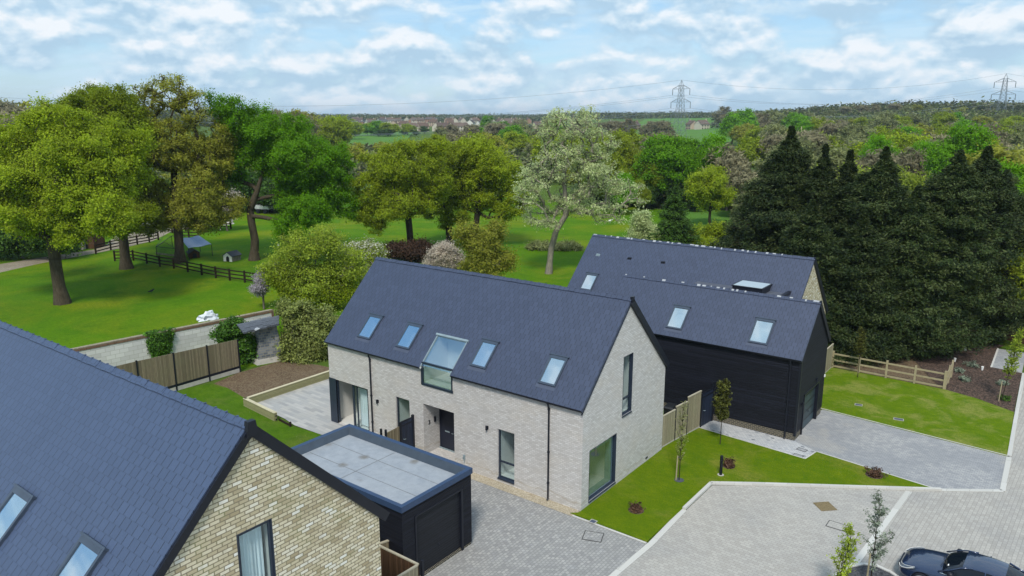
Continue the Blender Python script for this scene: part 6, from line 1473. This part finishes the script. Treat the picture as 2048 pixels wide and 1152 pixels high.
b = xy(1740, 1170); sapling('staked sapling with spreading twigs in the planting bed by the car', b, float(top_z(b[0], b[1], 985)), .62, 1.2, 5, 'l_sage', True, 34, 20, size=.06)
b = xy(1668, 1205); sapling('sapling leaning right at the lower edge, left of the planting bed', b, float(top_z(b[0] + .2, b[1], 1050)), .50, 1.0, 6, 'l_young', False, 34, 26, lean=(.35, .12), size=.06)
def clump(name, label, b, rx, h, leafm, seed, group=None, mulch=True, n=60, per=16, size=.06, z=.045, elong=1.6):
    rng = np.random.default_rng(seed); t = thing(name, label, 'shrub', (b[0], b[1], z), group)
    P = np.stack([rng.normal(size=n) * rx * .45, rng.normal(size=n) * rx * .45, rng.random(n) * h], 1)
    link(D.objects.new('foliage', leaf_mesh('foliage', rng, P, per, .05, size, M[leafm], elong, (0, 0, 0), .8, .5)), t)
    V = [np.array([0, 0, 0.])] + [p for p in P]; link(D.objects.new('stem', branch_mesh('stem', np.array(V), np.array([-1] + [0] * n), np.array([.02] + [.008] * n), M['bark_dark'], 4, 0, 1)), t)
    if mulch:
        m = MB(); m.tube([(b[0], b[1], z - .02), (b[0], b[1], z + .012)], [rx * 1.35, rx * 1.15], 14); o = m.build('mulch_ring', M['mulch'], t)
    return t
clump('small_shrub', 'brown twiggy shrub on the lawn nearest the brick house corner', xy(1272, 1022), .30, .28, 'l_red', 1)
clump('small_shrub', 'small reddish shrub right beside the black post light', xy(1457, 934), .26, .32, 'l_red', 2)
clump('small_shrub', 'round reddish shrub on the right tail of the front lawn', xy(1748, 952), .34, .34, 'l_red', 3)
clump('small_shrub', 'low reddish hedge plants peeping over the far corner of the garage', (-11.4, -3.0), .9, 1.4, 'l_red', 4, mulch=False, n=150, per=10, z=0)
GS = 'grey green plants on the bark bed'
for i, (px, py, lb, r) in enumerate(((1945, 733, 'topmost wide sage plant on the bark bed', .42), (1918, 745, 'left sage plant on the bark bed near the rail fence end', .30), (1928, 762, 'lower sage plant on the bark bed near the rail fence end', .32), (2004, 770, 'sage plant beside the staked sapling on the bark bed', .26), (2010, 800, 'dark green plant at the foot of the staked sapling on the bark bed', .30))):
    clump('bed_plant', lb, xy(px, py), r, .28, 'l_sage' if i < 4 else 'l_dark', 20 + i, GS, False, 50, 14, z=.03)
for i, (px, py) in enumerate(((1909, 724), (1964, 741), (1930, 703), (1958, 690))):
    b = xy(px, py); m = MB(); m.tube([(*b, .03), (*b, .30), (*b, .32)], [.06, .09, .05], 8); tag(m.build('plant_guard', M['white'], loc=(*b, 0)), ('small white guard on the bark bed, left by the fence end', 'small white guard on the bark bed among sage plants', 'small white guard at the shaded top of the bark bed', 'small white guard farthest up the bark bed')[i], 'plant guard', 'white guards on the bark bed')

# ------------------------------------------------------------------ woods, far trees, village
PROTO = {}
def proto(kind, leafm, barkm, seed, n_tip=110, per=52, sigma=.62, size=.36, w_=5.2, h=12, z0=2.0, elong=1.6, r_tip=.03, npuff=12):
    rng = np.random.default_rng(seed); lob = puffs(rng, 0, 0, z0, h, w_, w_ * .92, npuff, .42)
    t = make_tree('woodland_tree', kind, 'tree', (0, 0, -500), None, seed, lob, [(0, 0, -.3), (.1, 0, 1.5), (.1, .1, 3), (0, 0, 4.5), (0, .1, 6), (0, 0, 8)], .28, n_tip, per, sigma, size, M[leafm], M[barkm], r_tip=r_tip, sides=4, elong=elong, shell=.45, flare=1.2)
    PROTO.setdefault(kind, []).append(t); return t
for s in (1, 2): proto('olive', 'l_olive', 'bark_dark', 200 + s); proto('green', 'l_green', 'bark_dark', 210 + s); proto('brown', 'l_brown', 'twig', 220 + s, n_tip=200, per=22, sigma=.55, size=.25, elong=4.5, r_tip=.035); proto('grey', 'l_greyv', 'twig', 230 + s, n_tip=180, per=28, sigma=.6, size=.26, elong=3.4)
proto('oak', 'l_oak', 'bark', 241); proto('darkgreen', 'l_dark', 'bark_dark', 242, per=55)
proto('rust', 'l_oakb', 'bark_dark', 243); proto('blossom', 'l_pink', 'twig', 244, n_tip=60, per=50); proto('silver', 'l_silver', 'bark_pale', 245)
# finer versions for the nearer belt
proto('olive_fine', 'l_olive', 'bark_dark', 251, n_tip=260, per=75, sigma=.5, size=.20); proto('green_fine', 'l_green', 'bark_dark', 252, n_tip=260, per=75, sigma=.5, size=.20)
proto('brown_fine', 'l_brown', 'twig', 253, n_tip=260, per=22, sigma=.5, size=.22, elong=4.5); proto('grey_fine', 'l_greyv', 'twig', 254, n_tip=240, per=26, sigma=.5, size=.22, elong=4)
proto('young_fine', 'l_young', 'bark_pale', 255, n_tip=200, per=34, sigma=.55, size=.24, elong=2.2)
USED = set(); PUT = []
KW = {'olive': 'olive green', 'green': 'bright green', 'brown': 'grey brown leafless', 'grey': 'grey green budding', 'oak': 'yellow olive', 'darkgreen': 'dark green', 'rust': 'brownish olive', 'blossom': 'pale blossoming', 'silver': 'silvery green', 'young': 'pale yellow green'}
rngw = random.Random(77); NT = [0]
def put(kind, px, d, pyt, group, label, ws=1.0, name='woodland_tree'):
    """a tree of the wood at distance d on bearing px, its top reaching height pyt of the photograph"""
    k = (px - 1024) / FPX; dirv = np.array([math.sin(YAW), math.cos(YAW)]) + RV * k * math.cos(PIT); dirv /= np.linalg.norm(dirv)
    x, y = CAM[0] + dirv[0] * d, CAM[1] + dirv[1] * d; z = terr(x, y); h = top_z(x, y, pyt) - z
    h = max(3.0, h); s = h / 12.4; src = rngw.choice(PROTO[kind])
    if src.name not in USED: USED.add(src.name); c = src
    else: c = dup_tree(src)
    c.location = (x, y, z - .1); c.rotation_euler = (0, 0, rngw.uniform(0, 6.28)); q = s ** .75 * ws * rngw.uniform(.9, 1.12); c.scale = (q, q, s)
    c['label'] = label; c['category'] = 'tree'; c['group'] = group; NT[0] += 1
    PUT.append((c, kind.split('_')[0], px, group)); return c
def belt(n, px0, px1, d0, d1, top, kinds, group, where, jit=5, ws=1.0, fine=False):
    for i in range(n):
        px = px0 + (px1 - px0) * (i + rngw.random()) / n; kd = rngw.choice(kinds); d = rngw.uniform(d0, d1)
        t = top(px) if callable(top) else top
        base = kd.split('_')[0]; put(kd, px, d, t + rngw.uniform(-jit, jit), group, f'{KW[base]} tree {where}', ws)
# mid belt right of the silvery tree
g1 = 'trees along the far side of the meadow behind the roofs'; w1 = 'along the far side of the meadow'
for px, d, t, kd, ws in ((1195, 150, 262, 'olive_fine', .9), (1235, 165, 258, 'olive_fine', 1), (1262, 172, 285, 'brown_fine', .8), (1300, 150, 300, 'olive_fine', .8), (1345, 150, 270, 'green_fine', .95), (1385, 158, 275, 'green_fine', .9), (1322, 160, 285, 'olive_fine', .9), (1440, 155, 268, 'green_fine', .7), (1465, 150, 285, 'brown_fine', .9), (1432, 128, 325, 'olive_fine', .85), (1500, 140, 330, 'brown_fine', .9), (1560, 160, 280, 'grey_fine', .9), (1245, 140, 345, 'green_fine', .7), (1285, 142, 355, 'olive_fine', .6), (1210, 150, 330, 'olive_fine', .7), (1400, 150, 340, 'olive_fine', .7),
                       (1360, 148, 352, 'darkgreen', .8), (1300, 148, 365, 'darkgreen', .7), (1250, 150, 372, 'darkgreen', .6), (1500, 122, 380, 'grey_fine', .7), (1160, 170, 290, 'rust', .8), (1530, 135, 350, 'grey_fine', .8), (1400, 146, 375, 'darkgreen', .6), (1215, 152, 378, 'darkgreen', .6), (1330, 152, 375, 'darkgreen', .6)):
    b_ = kd.split('_')[0]; put(kd, px, d, t, g1, f'{KW[b_]} tree {w1}', ws)
# thicket behind and right of the conifers
g2 = 'trees behind and right of the dark conifers'; w2 = 'behind the dark conifers'
for px, d, t, kd, ws in ((1590, 150, 300, 'grey_fine', .9), (1640, 140, 320, 'young_fine', .9), (1690, 150, 290, 'grey_fine', .9), (1730, 140, 312, 'young_fine', .8), (1765, 150, 292, 'brown_fine', .9), (1800, 135, 330, 'young_fine', .9), (1835, 130, 318, 'young_fine', .8), (1770, 170, 270, 'green_fine', .7), (1745, 210, 287, 'blossom', .6), (1820, 165, 290, 'brown_fine', .8), (1860, 170, 282, 'green_fine', .7), (1925, 150, 250, 'green_fine', .95), (1965, 160, 262, 'olive_fine', .8), (2000, 140, 275, 'rust', .9), (2045, 120, 285, 'rust', 1), (2080, 110, 320, 'olive_fine', 1),
                       (2035, 100, 322, 'green_fine', .7), (2060, 85, 370, 'young_fine', .8), (2035, 78, 430, 'young_fine', .7), (2060, 72, 470, 'olive_fine', .8), (2040, 90, 400, 'green_fine', .6), (2080, 100, 450, 'darkgreen', .8), (2100, 80, 400, 'young_fine', .9)):
    b_ = kd.split('_')[0]; put(kd, px, d, t, g2, f'{KW[b_]} tree {w2}', ws)
# woods on the right hill
g3 = 'trees of the wood on the right hill'; w3 = 'in the wood on the right hill'
K3 = ['brown', 'olive', 'grey', 'brown', 'olive', 'grey', 'rust', 'green', 'oak']
belt(22, 1430, 2090, 620, 760, lambda p: 214 + 8 * math.sin(p * .013), ['brown', 'grey', 'brown', 'rust', 'brown'], g3, w3, 5, 1.2)
belt(22, 1450, 2090, 430, 560, lambda p: 226 + 6 * math.sin(p * .02), K3, g3, w3, 7, 1.15)
belt(22, 1480, 2090, 300, 400, lambda p: 243 + 6 * math.sin(p * .03), K3, g3, w3, 9, 1.1)
belt(20, 1500, 2090, 215, 280, lambda p: 262 + 8 * math.sin(p * .03), ['brown', 'grey', 'olive', 'oak', 'grey', 'brown'], g3, w3, 9)
belt(16, 1560, 2080, 165, 210, lambda p: 285 + 8 * math.sin(p * .05), ['grey', 'brown', 'olive', 'grey', 'oak'], g3, w3, 8)
# behind the paddock oaks
g4 = 'trees in the belt beyond the paddock oaks'; w4 = 'beyond the paddock oaks'
belt(13, 640, 1180, 230, 330, lambda p: 285 if p < 850 else 262, ['olive', 'rust', 'olive', 'brown'], g4, w4, 6)
belt(12, 850, 1240, 380, 520, lambda p: 246, ['brown', 'olive', 'green', 'brown', 'rust', 'grey'], g4, w4, 7, 1.1)
belt(11, 1060, 1330, 200, 330, lambda p: 262, ['brown', 'brown', 'olive', 'grey'], g4, w4, 9)
belt(10, 1010, 1340, 480, 620, lambda p: 240, ['brown', 'grey', 'brown', 'olive'], g4, w4, 5, 1.1)
# hedge trees at the far side of the meadow
g5 = 'hedgerow trees along the far meadow'; w5 = 'in the hedgerow above the far meadow'
belt(13, 560, 850, 640, 700, lambda p: 247, ['green', 'olive', 'green', 'darkgreen', 'olive', 'oak'], g5, w5, 5, 1.3)
belt(8, 590, 860, 620, 650, lambda p: 258, ['darkgreen', 'darkgreen', 'brown'], g5, w5, 3, 1.4)
for px, t, kd in ((975, 232, 'green'), (1000, 240, 'green'), (1040, 236, 'brown'), (745, 238, 'green'), (700, 236, 'olive'), (780, 242, 'olive')): put(kd, px, rngw.uniform(560, 680), t, g5, f'{KW[kd]} tree {w5}', 1.3)
# left: behind the bright oak and behind the big oaks
g6 = 'trees on the rise behind the left oaks'; w6 = 'on the rise behind the left oaks'
belt(9, 520, 690, 330, 420, lambda p: 216 + max(0, (p - 600)) * .12, ['olive', 'brown', 'rust', 'oak'], g6, w6, 6, 1.1)
belt(9, -60, 160, 300, 400, lambda p: 200, ['brown', 'rust', 'brown', 'grey'], g6, w6, 8, 1.1)
belt(8, -60, 140, 200, 260, lambda p: 222, ['rust', 'olive', 'brown'], g6, w6, 8)
belt(9, 280, 560, 190, 250, lambda p: 330, ['darkgreen', 'olive', 'darkgreen', 'brown'], g6, w6, 14)
belt(8, -60, 330, 150, 200, lambda p: 350, ['darkgreen', 'olive', 'darkgreen', 'rust'], g6, w6, 14)
for k_, v_ in PROTO.items():
    for t in v_:
        if t.name not in USED:
            for ch in list(t.children): D.objects.remove(ch)
            D.objects.remove(t)
MARK = [(-999, 60, 'above the left hedge'), (60, 260, 'above the leaning oak'), (260, 430, 'behind the brownish oak'), (430, 560, 'behind the bright oak trunk'), (560, 720, 'right of the bright oak'), (720, 860, 'above the broad olive oak'), (860, 1010, 'above the gnarled oak'), (1010, 1150, 'left of the silvery tree'),
        (1150, 1300, 'right of the silvery tree'), (1300, 1420, 'below the middle pylon'), (1420, 1520, 'left of the tallest conifer'), (1520, 1600, 'above the tallest conifer'), (1600, 1700, 'above the slim conifers'), (1700, 1790, 'above the ragged conifer'), (1790, 1900, 'above the big round conifer'), (1900, 1990, 'above the rightmost conifer'), (1990, 9999, 'at the right edge')]
SHORT = {g1: 'beyond the meadow', g2: 'behind the conifers', g3: 'on the wooded hill', g4: 'beyond the oaks', g5: 'in the far hedgerow', g6: 'on the left rise'}
ORD = ['leftmost'] + [o + ' from left' for o in 'second third fourth fifth sixth seventh eighth ninth tenth eleventh twelfth thirteenth fourteenth fifteenth sixteenth seventeenth eighteenth nineteenth twentieth'.split()] + ['twenty ' + o + ' from left' for o in 'first second third fourth fifth sixth seventh eighth ninth'.split()]
def name_all():
    b = {}
    for c, kd, px, g in PUT:
        mk = [m for a, z, m in MARK if a <= px < z][0]; b.setdefault((KW[kd], SHORT[g], mk), []).append((px, c))
    for (k, g, mk), l in b.items():
        l.sort(key=lambda q: q[0])
        for i, (px, c) in enumerate(l): c['label'] = f'{k} tree {g}, {mk}' + ('' if len(l) == 1 else f', {ORD[min(i, 28)]}')
name_all()
# scrub at the pylon foot and along the far slopes, far-off woods: one mass
def far_wood():
    rng = np.random.default_rng(9); C = []; 
    def add(px0, px1, d0, d1, n, h):
        for i in range(n):
            px = rng.uniform(px0, px1); d = rng.uniform(d0, d1); k = (px - 1024) / FPX; dv = np.array([math.sin(YAW), math.cos(YAW)]) + RV * k * math.cos(PIT); dv /= np.linalg.norm(dv); x, y = CAM[0] + dv[0] * d, CAM[1] + dv[1] * d; z = terr(x, y)
            for j in range(5): C.append((x + rng.normal() * 5, y + rng.normal() * 5, z + rng.random() * h * rng.uniform(.5, 1.0)))
    add(-200, 2250, 1900, 3200, 2600, 11); add(-200, 640, 700, 1600, 1500, 10); add(640, 1460, 1250, 1900, 1500, 9); add(1440, 2250, 760, 1200, 1500, 11)
    C = np.array(C); me = leaf_mesh('far_wood', rng, C, 15, 2.2, 2.0, M['l_farwood'], 1.3, (0, 0, -50), .3, 1.2, flat=.6); o = D.objects.new('far_wood', me); COL.objects.link(o); o['kind'] = 'stuff'
M['l_farwood'] = m_leaf('far woodland canopy', [(0, (.08, .10, .04)), (.35, (.17, .17, .08)), (.6, (.15, .21, .04)), (1, (.26, .25, .15))], .2)
far_wood()
def scrub():
    rng = np.random.default_rng(19); C = []
    def add(px0, px1, d0, d1, n, h):
        for i in range(n):
            px = rng.uniform(px0, px1); d = rng.uniform(d0, d1); k = (px - 1024) / FPX; dv = np.array([math.sin(YAW), math.cos(YAW)]) + RV * k * math.cos(PIT); dv /= np.linalg.norm(dv); x, y = CAM[0] + dv[0] * d, CAM[1] + dv[1] * d; z = terr(x, y)
            for j in range(4): C.append((x + rng.normal() * 1.6, y + rng.normal() * 1.6, z + rng.random() * h))
    add(1540, 2120, 130, 420, 1500, 3.5); add(1180, 1520, 152, 185, 300, 3); add(600, 1200, 215, 420, 900, 3.5); add(-80, 600, 150, 300, 900, 4); add(1020, 1330, 200, 460, 700, 3.5); add(1480, 2120, 420, 700, 900, 5)
    C = np.array(C); me = leaf_mesh('undergrowth', rng, C, 9, .9, 1.0, M['l_farwood'], 1.6, (0, 0, -50), .3, .9); o = D.objects.new('undergrowth', me); COL.objects.link(o); o['kind'] = 'stuff'
scrub()
# village houses
def village():
    rng = random.Random(4); protos = []
    for i, (wm, rm) in enumerate((((.46, .36, .28), (.13, .09, .07)), ((.55, .50, .42), (.15, .11, .09)), ((.34, .20, .14), (.11, .08, .07)), ((.66, .64, .60), (.10, .09, .09)))):
        W_ = plain('village wall %d' % i, wm, .9, .1); R__ = plain('village roof %d' % i, rm, .9, .1); G_ = M['trim']
        t = D.objects.new('village_house', None); COL.objects.link(t); pr = []
        w_, l, e, h = 8, 10 + i, 5.2, 8.6
        for nm in ('wall', 'roof', 'chimney', 'window'):
            mb = MB()
            if nm == 'wall': mb.prism([(-w_ / 2, 0), (w_ / 2, 0), (w_ / 2, e), (0, h), (-w_ / 2, e)], 0, -l / 2, l / 2); m = W_
            elif nm == 'roof':
                m = R__
                for s in (-1, 1): mb.hexa([(-l / 2 - .3, 0, h), (l / 2 + .3, 0, h), (-l / 2 - .3, s * (w_ / 2 + .4), e - .3), (l / 2 + .3, s * (w_ / 2 + .4), e - .3), (-l / 2 - .3, 0, h + .25), (l / 2 + .3, 0, h + .25), (-l / 2 - .3, s * (w_ / 2 + .4), e - .05), (l / 2 + .3, s * (w_ / 2 + .4), e - .05)])
            elif nm == 'chimney': mb.box(l / 2 - 1.2, l / 2 - .3, -.5, .5, h - 1, h + 1.2); m = W_
            else:
                m = G_
                for s in (-1, 1):
                    for z in (1.0, 3.3):
                        for x in (-l * .3, 0, l * .3): mb.box(x - .6, x + .6, min(s * w_ / 2, s * (w_ / 2 + .04)), max(s * w_ / 2, s * (w_ / 2 + .04)), z, z + 1.2)
            o = mb.build(nm, m); o.parent = t
        protos.append(t)
    cols = ('buff', 'pale stone', 'red brown', 'white'); n = 0; used = set(); hs = []
    def place(px, d, top, sc=1.0, grp='houses of the far village', lab='house in the far village on the skyline'):
        k = (px - 1024) / FPX; dv = np.array([math.sin(YAW), math.cos(YAW)]) + RV * k * math.cos(PIT); dv /= np.linalg.norm(dv); x, y = CAM[0] + dv[0] * d, CAM[1] + dv[1] * d
        i = rng.choice((0, 0, 1, 1, 2, 3)); src = protos[i]
        if i not in used: used.add(i); c = src
        else: c = dup_tree(src)
        zt = top_z(x, y, top) if top else terr(x, y) + 8; c.location = (x, y, min(terr(x, y), zt - 8)); c.rotation_euler = (0, 0, rng.uniform(0, 3.14)); c.scale = (sc,) * 3
        c['category'] = 'house'; c['group'] = grp; hs.append((cols[i], lab, px, c))
    for i in range(54): px = 660 + 400 * (i + rng.random()) / 54; place(px, rng.uniform(760, 1250), None)
    for px in (1075, 1095, 1110): place(px, 900, None)
    for px, d in ((1250, 820), (1268, 840), (1385, 800), (1405, 780), (1462, 900), (1480, 910), (1500, 930), (1520, 950), (1545, 960), (1225, 860)): place(px, d, None, 1.1, 'houses beyond the pylon field', 'house beyond the field by the pylon')
    for cl in cols:
        for lb in {h[1] for h in hs}:
            l = sorted([h for h in hs if h[0] == cl and h[1] == lb], key=lambda h: h[2])
            for k, h in enumerate(l): h[3]['label'] = f'{cl} {lb}' + ('' if len(l) == 1 else ', ' + ORD[min(k, 28)])
    for i, t in enumerate(protos):
        if i not in used: [D.objects.remove(c) for c in list(t.children)]; D.objects.remove(t)
village()
# pylons and lines
M['steel'] = plain('galvanised pylon steel', (.16, .19, .22), .6, .4)
def pylon(px, d, pyt, label, line_dir, H=46.0):
    k = (px - 1024) / FPX; dv = np.array([math.sin(YAW), math.cos(YAW)]) + RV * k * math.cos(PIT); dv /= np.linalg.norm(dv); x, y = CAM[0] + dv[0] * d, CAM[1] + dv[1] * d
    zt = top_z(x, y, pyt); z0 = zt - H; t = thing('pylon', label, 'pylon', (x, y, z0), 'pylons on the skyline', line_dir)
    def w_(z): return 3.4 * (1 - z / H) ** 1.25 + 1.0 if z < 30 else 1.0 + 3.4 * (1 - 30 / H) ** 1.25 * (1 - (z - 30) / (H - 30)) * .9
    lv = [0, 6, 11.5, 16.5, 21, 25, 28.5, 32, 35.5, 39, 42.5]; mb = MB(); r = .13
    for a, b in zip(lv[:-1], lv[1:]):
        A, B = w_(a), w_(b); ca = [(A, A), (-A, A), (-A, -A), (A, -A)]; cb = [(B, B), (-B, B), (-B, -B), (B, -B)]
        for i in range(4):
            j = (i + 1) % 4; mb.tube([(*ca[i], a), (*cb[i], b)], r, 4); mb.tube([(*ca[i], a), (*cb[j], b)], r * .6, 3); mb.tube([(*ca[j], a), (*cb[i], b)], r * .6, 3); mb.tube([(*cb[i], b), (*cb[j], b)], r * .6, 3)
    T = w_(42.5)
    for s in ((1, 1), (-1, 1), (-1, -1), (1, -1)): mb.tube([(s[0] * T, s[1] * T, 42.5), (0, 0, H)], r * .8, 4)
    o = mb.build('tower', M['steel']); o.parent = t; att = []
    for z, wd in ((40.0, 6.9), (31.0, 7.8), (22.5, 7.4)):
        mb = MB()
        for s in (-1, 1):
            q = w_(z)
            for e in (-1, 1): mb.tube([(e * q, s * q, z), (0, s * wd, z)], r * .8, 4); mb.tube([(e * q * .9, s * q * .9, z + 2.6), (0, s * wd, z)], r * .8, 4)
            mb.tube([(0, s * (q + wd) / 2, z), (0, s * (q + wd) / 2, z + 1.2)], r * .5, 3)
        o = mb.build('cross_arm', M['steel']); o.parent = t
        for s in (-1, 1):
            mb = MB(); mb.tube([(0, s * wd, z), (0, s * wd, z - 4.2)], [.22, .22], 6)
            for j in range(5): mb.tube([(0, s * wd, z - .8 - j * .7), (0, s * wd, z - .95 - j * .7)], .34, 6)
            o = mb.build('insulator', M['steel']); o.parent = t
            c, sn = math.cos(line_dir), math.sin(line_dir); att.append(np.array([x - sn * s * wd, y + c * s * wd, z0 + z - 4.2]))
    att.append(np.array([x, y, zt])); return att
def bearing(px, d):
    k = (px - 1024) / FPX; dv = np.array([math.sin(YAW), math.cos(YAW)]) + RV * k * math.cos(PIT); dv /= np.linalg.norm(dv); return np.array([CAM[0] + dv[0] * d, CAM[1] + dv[1] * d])
pA, pB = bearing(1360, 560), bearing(1999, 690); ld = math.atan2(*(pB - pA)[::-1])
a1 = pylon(1360, 560, 160, 'steel lattice pylon rising from the field right of the middle of the skyline', ld + R_(38))
a2 = pylon(2001, 690, 147, 'steel lattice pylon on the wooded skyline at the right edge', ld + R_(38))
pL = bearing(-700, 640); a0 = [np.array([*(pL + (q[:2] - pA)), q[2] + 5]) for q in a1]
pR = pB + (pB - pA) * .9; a3 = [np.array([*(pR + (q[:2] - pB)), q[2] + 6]) for q in a2]
M['wire'] = plain('weathered aluminium conductor', (.25, .29, .34), .6, .3)
def wires(label, A, B, sag, grp='power lines'):
    t = thing('power_line', label, 'power line', tuple(A[0]), grp)
    for a, b in zip(A, B):
        pts = [a * (1 - f) + b * f - np.array([0, 0, sag * 4 * f * (1 - f)]) for f in np.linspace(0, 1, 33)]
        mb = MB(); mb.tube(pts, .065, 4, cap=False); mb.build('wire', M['wire'], t)
wires('sagging wires running left from the middle pylon', a1, a0, 21)
wires('sagging wires between the two pylons', a1, a2, 9)
wires('wires leaving the right hand pylon out of the picture', a2, a3, 9)
print('woodland trees', NT[0])
# ------------------------------------------------------------------ air
def haze(dens):
    mb = MB(); R = 3400; cx, cy = CAM[0] + R * .55 * math.sin(YAW), CAM[1] + R * .55 * math.cos(YAW)
    mb.box(cx - R, cx + R, cy - R, cy + R, -2.0, 75)
    m = D.materials.new('thin air'); m.use_nodes = True; nt = m.node_tree; nt.nodes.clear(); o_ = nt.nodes.new('ShaderNodeOutputMaterial'); v = nt.nodes.new('ShaderNodeVolumePrincipled')
    v.inputs['Color'].default_value = (.70, .84, 1.0, 1); v.inputs['Density'].default_value = dens; v.inputs['Anisotropy'].default_value = .2; nt.links.new(v.outputs[0], o_.inputs['Volume'])
    o = mb.build('haze', m); o['kind'] = 'stuff'
haze(.00013)
